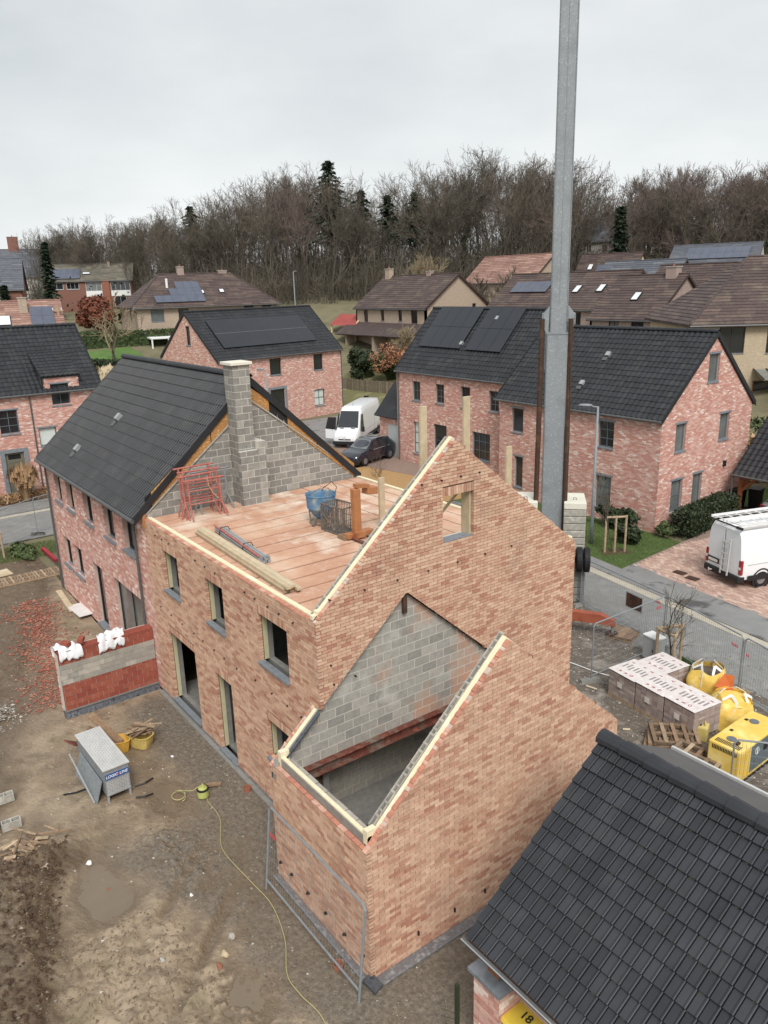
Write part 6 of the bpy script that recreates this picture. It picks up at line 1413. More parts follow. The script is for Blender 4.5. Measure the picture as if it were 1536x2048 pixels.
inv = (Matrix.Translation((-7.12,15,0)) @ Matrix.Rotation(CA,4,'Z')).inverted()
for src, tgt in (((-5.75,11.95,0),(-2.45,14.05,0)),((-7.6,15.2,0),(-11.2,14.8,0))):
    q0 = inv @ V3(src); q = (inv @ V3(tgt))-q0; d = V3((q.x,q.y,0)).normalized(); e_ = d.cross(Z); p0 = V3((q0.x,q0.y,0))
    MB().bar((0,0,.6),(q0.x,q0.y,.6),.3,.3).build('hinge_arm', 'orange_red', cr)
    m = MB(); m.obox(p0-e_*.13+Z*.52, d*(q.length-1.1), e_*.26, Z*.34)
    P = p0+d*(q.length-1.1)
    m.add([P-e_*.13+Z*.52, P+e_*.13+Z*.52, P+e_*.13+Z*.86, P-e_*.13+Z*.86, P+d*.5-e_*.1+Z*.45, P+d*.5+e_*.1+Z*.45, P+d*.45+e_*.1+Z*.68, P+d*.45-e_*.1+Z*.68],[(0,1,5,4),(1,2,6,5),(2,3,7,6),(3,0,4,7),(4,5,6,7)])
    m.build('outrigger', 'orange_red', cr)
    MB().tube([P+d*.4+Z*.2,P+d*.4+Z*.52],.05,8).build('jack_foot', 'galva_dull', cr)
    MB().lathe([(.05,.22),(.2,.2),(.2,.17)], P+d*.4, 12).build('jack_pad', 'rust_brown', cr)
def plank_stack(label, x, y, rz):
    t = thing('wooden_pad', label, 'timber', (x,y,0), rz)
    for k in range(3):
        for j in range(3):
            a = (j-1)*.29
            if k % 2: MB().box(-.45+.03*k,a-.14,k*.055+.02,.45-.02*k,a+.14,k*.055+.07,(k*3+j)%5/5).build('board', 'old_wood', t)
            else: MB().box(a-.14,-.45,k*.055+.02,a+.14,.45,k*.055+.07,(k*2+j)%5/5).build('board', 'old_wood', t)
    return t
plank_stack('stack of worn boards under the orange outrigger foot', -2.85, 14.05, .3)
# ------------------------------------------------------------------ site fences
def mesh_panel(parent, P, Q, h=1.95, z=.06, gap=.085, mat='galva_dull', wire=.0035):
    """steel mesh panel: frame tube, wires, all parts of the fence"""
    P, Q = V3(P), V3(Q); d = Q-P; L_ = d.length; a = d.normalized()
    MB().tube([P+Z*z,P+Z*(h-.08),P+a*.08+Z*h,Q-a*.08+Z*h,Q+Z*(h-.08),Q+Z*z],.024,6).build('frame', mat, parent)
    MB().tube([P+Z*(z+.14),Q+Z*(z+.14)],.018,6).build('bottom_rail', mat, parent)
    m = MB(); n = int(L_/gap)
    for k in range(1,n): p = P+a*(k*L_/n); m.tube([p+Z*(z+.14),p+Z*h],wire,3,caps=False)
    for k in range(1,9): zz = z+.14+(h-z-.14)*k/9; m.tube([P+Z*zz,Q+Z*zz],wire,3,caps=False)
    m.build('wire_mesh', mat, parent, kind='stuff')
def foot(parent, P, ang):
    t = MB(); c, s = math.cos(ang), math.sin(ang); e = V3((c,s,0)); f = V3((-s,c,0)); P = V3(P)
    t.add([P-e*.36-f*.11, P+e*.36-f*.11, P+e*.36+f*.11, P-e*.36+f*.11, P-e*.32-f*.08+Z*.13, P+e*.32-f*.08+Z*.13, P+e*.32+f*.08+Z*.13, P-e*.32+f*.08+Z*.13], MB.BF)
    o = t.build('foot_block', 'concrete_grey', parent)
def redtag(parent, P, a, n=4):
    P, a = V3(P), V3(a).normalized(); m = MB()
    for k in range(n): b = P+a*k*.062; m.obox(b+a*.017, a*.028, a.cross(Z)*.006, Z*.035); m.obox(b, a*.016, a.cross(Z)*.006, Z*.1); m.obox(b+Z*.05+a*.017, a*.014, a.cross(Z)*.006, Z*.02)
    m.build('red_tag', 'tag_red', parent)
fpts = [(-10.0,16.0),(-5.55,15.05),(-1.38,14.23),(1.84,13.25),(5.0,12.3),(8.1,11.2)]
labs = ['mesh fence panel behind the crane ballast','mesh fence panel with a brown plate, beside the orange outrigger','mesh fence panel behind the sapling and yellow bags','mesh fence panel behind the generator, at the right edge','mesh fence panel leaving the frame at right']
for i, (p, q) in enumerate(zip(fpts, fpts[1:])):
    f = thing('mesh_fence', labs[i], 'fence', (p[0],p[1],0), 0, 'site fence panels'); d = V3((q[0]-p[0],q[1]-p[1],0)); a = d.normalized()
    mesh_panel(f, a*.04, d-a*.04); foot(f, (0,0,0), math.atan2(d.y,d.x)+1.57)
    if i == 1: redtag(f, d-a*.5+Z*1.55, a); MB().obox(d*.57+Z*.95-Y*.03, a*.75, Y*-.012, Z*.5).build('brown_plate', 'rust_brown', f); MB().obox(d*.57+Z*.9-Y*.03-a*.03, a*.81, Y*-.006, Z*.6).build('plate_back', 'cabinet_grey', f)
    if i == 2: redtag(f, d-a*.45+Z*1.5, a)
    if i == 3: redtag(f, a*.12+Z*1.4, a, 2)
f = thing('mesh_fence', 'mesh fence panel standing across the yard beside the utility cabinet', 'fence', (-1.5,10.6,0), 0, 'site fence panels')
mesh_panel(f, (0,.05,0), (.1,3.6,0)); foot(f, (0,0,0), 1.2); redtag(f, (.1,3.1,1.6), (0,1,0), 4)
f = thing('mesh_fence', 'mesh fence panel leaning against the annex facade', 'fence', (-.08,-1.49,0), 0, 'site fence panels')
P, Q = V3((0,0,.0)), V3((3.38,0,.0)); tp = V3((0,.22,1.93))
MB().tube([P-tp*.0,P+tp*.96,P+X*.08+tp,Q-X*.08+tp,Q+tp*.96,Q],.026,6).build('frame', 'galva_dull', f); MB().tube([P+tp*.12,Q+tp*.12],.022,6).build('bottom_rail', 'galva_dull', f)
m = MB()
for k in range(1,36): p = P+X*(k*3.38/36); m.tube([p+tp*.12,p+tp],.0022,3,caps=False)
for k in range(1,6): m.tube([P+tp*(.12+.88*k/6),Q+tp*(.12+.88*k/6)],.0022,3,caps=False)
m.build('wire_mesh', 'galva_dull', f, kind='stuff'); redtag(f, (.12,.12,1.35), (1,0,0))
for i, (p, q) in enumerate((((-29.5,1.0),(-27.5,-1.6)),((-27.5,-1.6),(-26.6,-4.6)),((-29.5,1.0),(-30.4,3.6)))):
    f = thing('mesh_fence', ('mesh fence panel along the side road at left','mesh fence panel running out of the left edge','mesh fence panel behind the left corner of the pink house')[i], 'fence', (p[0],p[1],0), 0, 'site fence panels'); d = V3((q[0]-p[0],q[1]-p[1],0)); mesh_panel(f, (0,0,0), d, h=2.0); foot(f, (0,0,0), 1.0)
f = thing('mesh_fence', 'mesh fence panel between the generator and the near carport', 'fence', (4.45,8.2,0), 0, 'site fence panels'); mesh_panel(f, (0,0,0), (3.2,2.6,0), h=1.9); foot(f, (0,0,0), 2.2)
# ------------------------------------------------------------------ vehicles
def ring(x, zb, zm, zt, wb, wm, wt):
    h = [(0,zb),(wb*.9,zb),(wb,zb+.06),(wm,zb+(zm-zb)*.45),(wm,zm),(wt+(wm-wt)*.25,zm+(zt-zm)*.72),(wt,zt-.12*(zt-zm)-.02),(wt*.86,zt-.015),(wt*.4,zt),(0,zt+.004)]
    return [(x,-y,z) for y, z in h]+[(x,y,z) for y, z in h[-2:0:-1]]
def loft(st):
    m = MB(); rs = [ring(*s) for s in st]; n = len(rs[0]); k = 0
    for r_ in rs: m.v += r_
    for i in range(len(rs)-1):
        for j in range(n): m.f.append((i*n+j,(i+1)*n+j,(i+1)*n+(j+1)%n,i*n+(j+1)%n)); m.t.append(.5)
    m.f.append(tuple(range(n))); m.t.append(.5); m.f.append(tuple((len(rs)-1)*n+j for j in reversed(range(n)))); m.t.append(.5); return m
def patch(pts, th=.012):
    a, b, c, d = [V3(p) for p in pts]; n = (b-a).cross(d-a).normalized(); m = MB(); return m.add([a,b,c,d,a+n*th,b+n*th,c+n*th,d+n*th], MB.BF)
def wheel(t, x, y, r, w=.24, out=1, spokes=6):
    ty = MB().lathe([(r*.62,-w/2),(r*.93,-w/2),(r,-w*.36),(r,w*.36),(r*.93,w/2),(r*.62,w/2)], (x,y,r), 24, 'y', caps=False).build('wheel', 'rubber', t)
    m = MB().lathe([(r*.1,-.02),(r*.64,-.02),(r*.64,.02),(r*.1,.03)], (x,y+out*w*.36,r), 20, 'y')
    rm = m.build('rim', 'rim', ty)
    m = MB()
    for k in range(spokes): a = 6.28*k/spokes; m.box(-.0,0,0,0,0,0); p = V3((math.cos(a),0,math.sin(a))); m.bar(V3((x,y+out*(w*.42),r))+p*r*.12, V3((x,y+out*(w*.40),r))+p*r*.55, .05, .02, up=(0,1,0))
    m.build('spoke', 'trim_black' if spokes == 5 else 'rim', ty)
def van(label, x, y, head, L_=5.5, H_=2.5, W_=1.0, door_open=False, tone='car_white', z=.06):
    t = thing('white_van', label, 'van', (x,y,z), head, 'white vans'); f = L_/2
    st = [(f,.42,.62,.92,.72,.80,.66),(f-.12,.32,.70,1.06,.86,.93,.80),(f-.45,.30,.85,1.20,.92,.98,.86),(f-.95,.30,1.05,1.36,.94,W_,.86),(f-1.35,.30,1.08,1.86,.95,W_,.84),(f-1.75,.30,1.1,H_-.22,.95,W_,.83),(f-2.1,.30,1.1,H_-.06,.95,W_,.85),(f-2.7,.30,1.1,H_,.95,W_,.86),(-f+.5,.32,1.1,H_,.95,W_,.86),(-f+.08,.36,1.1,H_-.02,.95,W_-.01,.85),(-f,.42,1.1,H_-.12,.92,W_-.05,.82)]
    b = loft(st).build('body', tone, t, smooth=True); b.modifiers.new('e','EDGE_SPLIT').split_angle = math.radians(38)
    patch([(f-.98,-.82,1.40),(f-.98,.82,1.40),(f-1.70,.72,H_-.28),(f-1.70,-.72,H_-.28)], .02).build('windscreen', 'glass', t)
    for s in (-1,1):
        q = [(f-1.05,s*(W_+.012),1.12),(f-2.05,s*(W_+.012),1.12),(f-2.05,s*(W_-.06),H_-.52),(f-1.65,s*(W_-.07),H_-.5)]
        patch(q if s < 0 else q[::-1], .012).build('side_window', 'glass', t)
        MB().box(f-1.18,s*(W_+.20)-.10,1.08,f-1.05,s*(W_+.20)+.10,1.48).build('mirror', 'trim_black', t, bevel=.02)
        MB().obox((f-1.2,s*(W_+.02),1.15),(.04,0,0),(0,s*.14,0),(0,0,.06)).build('mirror_arm', 'trim_black', t)
        MB().obox((-f+.35,s*(W_+.004) if s > 0 else -W_-.022,.34),(L_-.9,0,0),(0,.018,0),(0,0,.22)).build('sill_trim', 'trim_black', t)
        MB().obox((-f+.3,s*(W_+.003) if s > 0 else -W_-.013,1.0),(L_-2.6,0,0),(0,.01,0),(0,0,.03)).build('side_crease', 'cabinet_grey', t)
        MB().obox((-f+2.2,s*(W_+.004) if s > 0 else -W_-.010,.45),(.012,0,0),(0,.006,0),(0,0,H_-.95)).build('door_seam', 'trim_black', t)
        MB().obox((f-.42,s*.60-.14,.82),(.3,0,.12),(0,.28,0),(-.08,0,.16)).build('headlight', 'lamp_clear', t)
        MB().box(-f-.012,s*.93-.08,.62,-f+.1,s*.93+.075,1.22).build('tail_light', 'lamp_red', t, bevel=.02)
        MB().box(-f-.018,s*.93-.05,.84,-f-.012,s*.93+.05,.94).build('reverse_light', 'lamp_clear', t)
        for xx in (f-.95,-f+1.05):
            wheel(t, xx, s*(W_-.12), .34, out=s)
            MB().lathe([(.38,-.02),(.44,-.02),(.44,.02),(.38,.02)], (xx,s*(W_-.006),.36), 20, 'y', caps=False).build('arch_trim', 'trim_black', t)
    MB().box(f-.25,-.93,.24,f+.06,.93,.52).build('front_bumper', 'trim_black', t, bevel=.05); MB().box(-f-.10,-.98,.28,-f+.25,.98,.55).build('rear_bumper', 'trim_black', t, bevel=.05)
    MB().obox((f-.04,-.48,.60),(.06,0,0),(0,.96,0),(-.06,0,.26)).build('grille', 'trim_black', t)
    MB().lathe([(.06,0),(.1,0),(.1,.02),(.06,.02)], (f+.02,0,.74), 16, 'x', caps=False).build('badge', 'alu', t)
    for s in (-1,1): MB().obox((f-.9,s*.45-.16,1.36),(.12,0,.03),(0,.32,0),(-.01,0,.02)).build('bonnet_vent', 'trim_black', t)
    MB().box(-f-.010,-.008,.6,-f-.002,.008,H_-.2).build('rear_door_seam', 'trim_black', t)
    MB().box(-f-.03,.22,.70,-f-.004,.86,.92).build('plate_recess', 'trim_black', t); MB().box(-f-.036,.28,.74,-f-.031,.8,.86).build('number_plate', 'plate', t)
    MB().box(-f-.04,.06,.8,-f-.01,.12,.92).build('door_handle', 'trim_black', t)
    return t
v1 = van('white van with ladders on its roof parked on the brick drive', -2.54, 23.75, math.radians(71.3), 5.5, 2.45)
f = -2.75                                               # rack and ladders belong to the van's load: roof rack is a part
m = MB()
for s in (-.8,-.1,.1,.78): m.bar((-2.85,s,2.62),(1.5,s,2.62),.05,.09)
for k in range(9): m.bar((-2.7+k*.48,-.8,2.60),(-2.7+k*.48,-.1,2.60),.05,.03); m.bar((-2.7+k*.48,.1,2.60),(-2.7+k*.48,.78,2.60),.05,.03)
m.build('roof_rack', 'frame_white', v1)
for s in (-.84,.84): MB().bar((-2.8,s,2.50),(1.3,s,2.50),.06,.05).build('rack_rail', 'alu', v1)
MB().tube([(-2.82,.92,2.52),(-2.82,-.92,2.52)],.03,6).build('rack_roller', 'trim_black', v1); MB().tube([(-2.82,-.62,2.52),(-2.82,-.92,2.52)],.06,8).build('roller_end', 'trim_black', v1)
m = MB()
for s in (-.42,-.04): m.bar((-2.90,s,.45),(-2.86,s,1.95),.05,.05,up=(1,0,0))
for k in range(6): m.bar((-2.89,-.42,.6+k*.24),(-2.89,-.04,.6+k*.24),.03,.03)
m.build('rear_ladder', 'alu', v1)
MB().tube([(-2.85,.5,.4),(-3.0,.5,.42),(-3.0,.5,.5)],.03,6).build('tow_hook', 'alu', v1)
v2 = van('tall white van with its front door open behind the deck', -39.0, 27.9, math.radians(-51), 7.4, 2.85, z=.1)
MB().obox((2.7,-1.0,.5),(-.35,-.95,0),(.05,0,0),(0,0,.72)).build('open_door', 'car_white', v2)
MB().add([(2.7,-1.0,1.22),(2.35,-1.95,1.22),(2.2,-1.75,2.1),(2.45,-1.0,2.15),(2.74,-1.0,1.22),(2.39,-1.95,1.22),(2.24,-1.75,2.1),(2.49,-1.0,2.15)],[(0,1,5,4),(1,2,6,5),(2,3,7,6),(3,0,4,7),(0,3,2,1),(4,5,6,7)]).build('door_window', 'glass', v2)
MB().tube([(1.2,0,2.75),(1.05,0,3.1)],.012,5).build('aerial', 'trim_black', v2)
def car(name, label, x, y, head, paint, L_=4.7, H_=1.68, z=.08):
    t = thing(name, label, 'car', (x,y,z), head); f = L_/2
    st = [(f,.38,.55,.72,.62,.72,.58),(f-.15,.26,.62,.86,.82,.88,.72),(f-.6,.24,.78,.98,.86,.93,.80),(f-1.25,.24,.92,1.06,.88,.94,.80),(f-1.75,.24,.95,1.42,.88,.94,.70),(f-2.15,.24,.96,H_-.06,.88,.94,.66),(f-2.8,.24,.97,H_,.88,.94,.66),(-f+1.0,.24,.98,H_-.05,.88,.93,.65),(-f+.45,.27,.98,1.42,.87,.91,.66),(-f+.1,.34,.95,1.10,.84,.87,.72),(-f,.42,.8,1.0,.78,.80,.66)]
    b = loft(st).build('body', paint, t, smooth=True); b.modifiers.new('e','EDGE_SPLIT').split_angle = math.radians(40)
    patch([(f-1.30,-.74,1.08),(f-1.30,.74,1.08),(f-2.12,.60,H_-.085),(f-2.12,-.60,H_-.085)], .02).build('windscreen', 'glass_pale', t)
    patch([(-f+.16,.66,1.12),(-f+.16,-.66,1.12),(-f+.72,-.56,1.55),(-f+.72,.56,1.55)], .02).build('rear_window', 'glass', t)
    for s in (-1,1):
        for a, b_, c, d in ((f-1.62,f-2.55,f-2.55,f-2.1),(f-2.6,-f+1.2,-f+1.25,f-2.6),(-f+1.15,-f+.55,-f+.9,-f+1.18)):
            q = [(a,s*.952,1.0),(b_,s*.952,1.02),(c,s*.74,H_-.14),(d,s*.74,H_-.13)]; patch(q if s < 0 else q[::-1], .012).build('side_window', 'glass', t)
        MB().tube([(f-1.5,s*.955,.995),(-f+.6,s*.93,1.03)],.012,5).build('chrome_strip', 'alu', t)
        MB().box(f-1.62,s*1.03-.1,1.0,f-1.48,s*1.03+.1,1.16).build('mirror', paint, t, bevel=.02)
        MB().obox((f-.35,s*.58-.15,.66),(.22,0,.03),(0,.3,0),(-.03,0,.11)).build('headlight', 'lamp_clear', t)
        MB().box(-f+.0,s*.66-.18,.82,-f+.2,s*.66+.18,.98).build('tail_light', 'lamp_red', t)
        for xx in (f-.9,-f+.92): wheel(t, xx, s*.84, .36, .24, s, 5)
        MB().tube([(f-2.0,s*.62,H_+.01),(-f+.9,s*.62,H_-.0)],.02,5).build('roof_rail', 'alu', t)
    MB().obox((f-.06,-.35,.52),(.07,0,0),(0,.7,0),(-.05,0,.2)).build('grille', 'trim_black', t); MB().box(f-.03,-.26,.36,f+.03,.26,.47).build('number_plate', 'plate', t)
    MB().box(f-.3,-.86,.22,f-.02,.86,.36).build('bumper', 'trim_black', t)
    return t
car('dark_car', 'dark blue estate car parked in front of the tall white van', -31.85, 23.75, math.atan2(-.957,.29), 'car_navy')
car('silver_car', 'silver car under the timber carport at the right edge', -5.2, 31.6, math.radians(75), 'car_silver', 4.3, 1.45)
# ------------------------------------------------------------------ timber carport beside the long house
c2 = thing('timber_carport', 'oak framed carport with black tiles beside the long house gable', 'carport', (-8.3,30.2,0))
up = V3((0,3.9,3.5)).normalized(); n = V3((0,-up.z,up.y)); RL = 4.9
crf2 = MB().slab([[(0,0),(6,0),(6,RL),(0,RL)]], (0,-.25,2.25), X, n, .12, up=up).build('roof', 'verge', c2); tiles(c2, crf2, (0,-.25,2.26), X, up, n, 6, RL, 'wave', .345, 'tile', 0)
MB().slab([[(0,0),(6,0),(6,RL),(0,RL)]], (6,-.25+2*3.64,2.25), -X, V3((0,up.z,up.y)), .12, up=V3((0,-up.y,up.z))).build('rear_roof', 'tile', c2)
MB().tube([(0,-.3,2.22),(6,-.3,2.22)],.06,8).build('gutter', 'zinc_dark', c2); MB().tube([(.05,-.25,0),(.05,-.25,2.2)],.05,8).build('downpipe', 'zinc_dark', c2)
for x_ in (.2,5.6):
    for y_ in (.1,6.6): MB().box(x_,y_,0,x_+.18,y_+.18,2.15).build('post', 'oak', c2)
MB().box(.1,.1,2.05,5.9,.28,2.25).build('eave_beam', 'oak', c2); MB().box(.2,.1,2.05,.38,6.8,2.24).build('tie_beam', 'oak', c2)
MB().bar((.3,.2,1.35),(1.1,.2,2.1),.14,.14,up=(0,1,0)).build('brace', 'oak', c2); MB().bar((.3,.3,1.35),(.3,1.1,2.1),.14,.14,up=(1,0,0)).build('brace', 'oak', c2)
for i, (a, b, h) in enumerate(((-8.6,31.3,1.05),(-8.0,32.0,1.1),(-7.6,33.4,1.2))):
    b_ = thing('wheelie_bin', 'black wheelie bin %s in the timber carport' % ('nearest the house wall','beside the oak post','standing behind')[i], 'bin', (a,b,.05), .2*i, 'black bins'); MB().add([(-.24,-.28,.08),(.24,-.28,.08),(.24,.28,.08),(-.24,.28,.08),(-.29,-.35,h),(.29,-.35,h),(.29,.35,h),(-.29,.35,h)], MB.BF).build('body', 'bin_black', b_); MB().box(-.31,-.37,h+.003,.31,.38,h+.06).build('lid', 'bin_black', b_)
    MB().lathe([(.03,-.03),(.1,-.03),(.1,.03),(.03,.03)],(-.2,.3,.1),12,'x').build('wheel','rubber',b_)
# ------------------------------------------------------------------ on the deck
DZ = 5.616
def post(label, x, y, w, d, z0, z1):
    o = MB().box(x-w/2,y-d/2,z0,x+w/2,y+d/2,z1,.4).build('timber_post', 'timber', bevel=.006); return tag(o, label, 'post', 'upright timber posts')
post('tall pale timber post left of the gable peak', -.62, 3.32, .06, .19, DZ, 9.5)
post('tallest pale timber post right of the gable peak', -.62, 4.58, .06, .19, DZ, 9.58)
post('short pale timber post on the right gable slope', -.62, 5.95, .06, .18, DZ, 8.25)
post('pale timber post standing on the deck behind the orange pallet fork', -4.25, 4.8, .08, .18, DZ, 7.02)
tb_ = thing('timber_bundle', 'stack of long planks lying near the facade edge of the deck', 'timber', (-7.05,.72,DZ), math.atan2(-.25,5.3))
r = random.Random(3)
for k in range(3):
    for j in range(3 if k < 2 else 2):
        o = r.uniform(-.1,.12); MB().box(o,-.17+j*.115,k*.065+.002,5.35+o,-.062+j*.115,k*.065+.064,r.random()).build('plank', 'timber' if k else 'old_wood', tb_)
pb = thing('prop_bundle', 'strapped bundle of grey and red steel props beside the planks', 'props', (-6.95,1.18,DZ), math.atan2(-.28,3.1))
for k in range(9):
    y_, z_ = (k % 4)*.075-.1, .04+(k//4)*.07; o = r.uniform(-.08,.1)
    MB().tube([(o,y_,z_),(3.15+o,y_,z_)],.032,7).build('prop', 'red_metal' if k in (5,8) else 'zinc', pb)
for a in (.45,2.1): MB().tube([(a,-.17,.02),(a+.02,-.1,.24),(a+.02,.1,.24),(a,.2,.02)],.012,5).build('strap', 'trim_black', pb)
for k in range(3): MB().box(3.08,-.1+k*.09,.0,3.2,-.03+k*.09,.16).build('end_plate', 'galva_dull', pb)
def trestle(label, x, y, rz, w, h, mat, lean=0):
    t = thing('trestle', label, 'trestle', (x,y,DZ), rz, 'folding steel trestles')
    m = MB(); l = lean
    MB().tube([(-w/2-.15,l,h),(w/2+.15,l,h)],.03,6).build('top_bar', mat, t); MB().tube([(-w/2,l*.8,h*.72),(w/2,l*.8,h*.72)],.024,6).build('middle_bar', mat, t); MB().tube([(-w/2,l*.4,h*.38),(w/2,l*.4,h*.38)],.022,6).build('lower_bar', mat, t)
    for s in (-1,1):
        MB().tube([(s*w/2,l,h),(s*w/2,l*.4,h*.3)],.03,6).build('upright', mat, t)
        for a in (-.28,.0,.28): MB().tube([(s*w/2,l*.4,h*.36),(s*w/2+s*.12*(a == 0)+s*.05,a,.0)],.02,6).build('leg', mat, t)
    return t
trestle('front red trestle with square frame, leaning on the block gable', -8.5, 1.55, 1.50, .95, 1.12, 'red_metal', .1)
trestle('red trestle just behind the front one', -8.72, 1.45, 1.62, .9, 1.22, 'red_metal', .12)
trestle('red trestle third in the stack, tilted', -8.88, 1.6, 1.45, 1.0, 1.30, 'red_metal', .14)
trestle('red trestle at the back of the stack, top bar highest', -9.02, 1.5, 1.6, .95, 1.42, 'red_metal', .1)
trestle('grey green trestle behind the red ones beside the chimney', -9.1, 2.05, 1.58, .95, 1.2, 'galva_dull', .12)
tag(MB().tube([(-8.42,1.6,DZ+1.25),(-8.4,1.62,DZ+.95),(-8.36,1.72,DZ+.72),(-8.3,1.85,DZ+.55)],.014,5).build('strap', 'old_wood'), 'worn tan strap hanging over the red trestles', 'strap')
# concrete bucket
bk = thing('concrete_skip', 'round blue concrete skip with tripod bail on the deck', 'skip', (-5.75,3.78,DZ))
n_ = 22; pr = [(.12,.12),(.16,.14),(.40,.46),(.42,.80),(.44,.82),(.44,.85),(.415,.85),(.40,.80),(.38,.48),(.14,.2)]
bb = MB(); k0 = 0
for rr, hh in pr:
    for j in range(n_): a = 6.283*j/n_; bb.v.append((rr*math.cos(a),rr*math.sin(a),hh))
for i in range(len(pr)-1):
    for j in range(n_): bb.f.append((i*n_+j,i*n_+(j+1)%n_,(i+1)*n_+(j+1)%n_,(i+1)*n_+j)); bb.t.append(.5)
bb.build('bowl', 'blue_metal', bk, smooth=False)
MB().lathe([(.05,.2),(.14,.2),(.37,.5),(.36,.51),(.05,.5)], (0,0,0), 16).build('residue', 'concrete_grey', bk)
for a in (.4,2.5,4.6): MB().tube([(.38*math.cos(a),.38*math.sin(a),.5),(.34*math.cos(a),.34*math.sin(a),.02)],.018,6).build('leg', 'grime_metal', bk)
MB().tube([(.34*math.cos(q),.34*math.sin(q),.03) for q in [k*.42 for k in range(16)]],.014,5).build('foot_ring', 'grime_metal', bk)
for a in (.4,2.5,4.6): MB().tube([(.42*math.cos(a),.42*math.sin(a),.85),(.1*math.cos(a)+.05,.1*math.sin(a)+.12,1.02)],.012,5).build('bail', 'grime_metal', bk)
MB().tube([(.05,.12,1.02),(.12,.3,1.16),(.25,.38,1.02),(.3,.3,.9)],.012,5).build('chain', 'rust_brown', bk)
MB().tube([(-.05,-.1,.28),(.12,-.32,.12),(.2,-.42,.02)],.05,8).build('chute', 'grime_metal', bk)
cg = thing('steel_cage', 'open grey steel bar cage in front of the blue skip', 'cage', (-4.72,3.72,DZ), .1); a_, b_, h_ = .45, .27, .76
m = MB()
for z in (.02,.42,h_):
    w = .035 if z != .42 else .018
    for p, q in (((-a_,-b_),(a_,-b_)),((a_,-b_),(a_,b_)),((a_,b_),(-a_,b_)),((-a_,b_),(-a_,-b_))): m.bar((*p,z),(*q,z),w)
m.build('frame', 'grime_metal', cg)
for s in (-1,1):
    for q in (-1,1): MB().bar((s*a_,q*b_,-.0),(s*a_,q*b_,h_),.04,.04,up=(1,0,0)).build('corner_post', 'grime_metal', cg)
for k in range(1,13): x_ = -a_+2*a_*k/13; MB().bar((x_,-b_,.03),(x_,-b_,h_),.014,.014,up=(1,0,0)).build('bar', 'grime_metal', cg); MB().bar((x_,b_,.03),(x_,b_,h_),.014,.014,up=(1,0,0)).build('bar', 'grime_metal', cg)
for k in range(1,8): y_ = -b_+2*b_*k/8; MB().bar((a_,y_,.03),(a_,y_,h_),.014,.014,up=(1,0,0)).build('bar', 'grime_metal', cg); MB().bar((-a_,y_,.03),(-a_,y_,h_),.014,.014,up=(1,0,0)).build('bar', 'grime_metal', cg)
MB().bar((-a_,-b_-.01,.55),(.1,-b_-.01,.1),.02).bar((.1,-b_-.01,.1),(a_,-b_-.01,.35),.02).build('brace', 'grime_metal', cg)
MB().box(-a_,-b_,.0,a_,b_,.015).build('floor', 'grime_metal', cg)
fk = thing('pallet_fork', 'orange crane pallet fork standing on the deck', 'pallet fork', (-3.95,3.72,DZ))
MB().box(-.09,-.09,.1,.11,.11,1.34).build('column', 'orange', fk, bevel=.015); MB().obox((-.1,.02,1.36),(.16,0,0),(0,.42,-.06),(0,0,.1)).build('top_arm', 'orange', fk)
MB().obox((-.2,.35,1.12),(.26,.02,0),(0,.34,-.03),(0,0,.2)).build('head_box', 'orange', fk, bevel=.02)
MB().box(-.12,-.33,.04,.1,.5,.16).build('crossbar', 'orange', fk); MB().box(.02,-.12,.05,.22,.16,.2).build('base_block', 'orange', fk)
for y_ in (-.16,.28): MB().box(.1,y_-.055,.015,1.2,y_+.055,.06).build('tine', 'rust', fk)
MB().box(-.30,-.40,.0,.02,-.24,.11,.3).build('chock', 'old_wood', fk)
for k in range(10): MB().box(-.105,-.04,.25+k*.1,-.09,.04,.3+k*.1).build('rack_tooth', 'orange', fk)
# ------------------------------------------------------------------ screen wall between the gardens
sw = thing('garden_screen_wall', 'half finished red block screen wall with a grey band, standing off the pink house', 'wall', (-9.92,0,0))
WL = 2.85; O = V3((.0,0,0)); e = -Y
wb = MB().box(-.30,-WL,0,.0,-.02,2.0).build('core', 'block_mortar', sw)
rw_ = random.Random(5)
def band(z0, z1, mat, nm, seed, tones): courses([rect(.02,z0,WL,z1)], (.012,0,0), -Y, X, mat, wb, .30, .148, .011, .03, name=nm, stuffname=nm+'s', quota=120, root=sw, seed=seed, tones=tones, z0=z0)
band(.12,.98,'red_block','red_block',5,3); band(.985,1.62,'block','grey_block',6,6); band(1.625,1.95,'red_block','red_block',7,3)
MB().box(-.31,-WL-.0,1.955,.02,-.02,2.03).build('top_course', 'red_block', sw)
MB().box(-.02,-WL,.02,.03,-.02,.16).build('mortar_plinth', 'concrete_grey', sw); MB().obox((-.05,-WL-.05,.0),(.28,0,.0),(0,WL,0),(-.1,0,.12)).build('base_foil', 'film_black', sw)
courses([rect(-.42,.03,-.30,2.0)], (0,-WL-.01,0), X, -Y, 'pink_brick', sw, .2, .064, .012, .05, seed=8, patch=pinkzone(3)); MB().box(-.42,-WL,0,-.30,0,2.0).build('outer_leaf', 'pink_mortar', sw)
courses([rect(-WL,.03,0,2.0)], (-.43,0,0), Y, -X, 'pink_brick', sw, .2, .064, .012, .05, seed=9, patch=pinkzone(4))
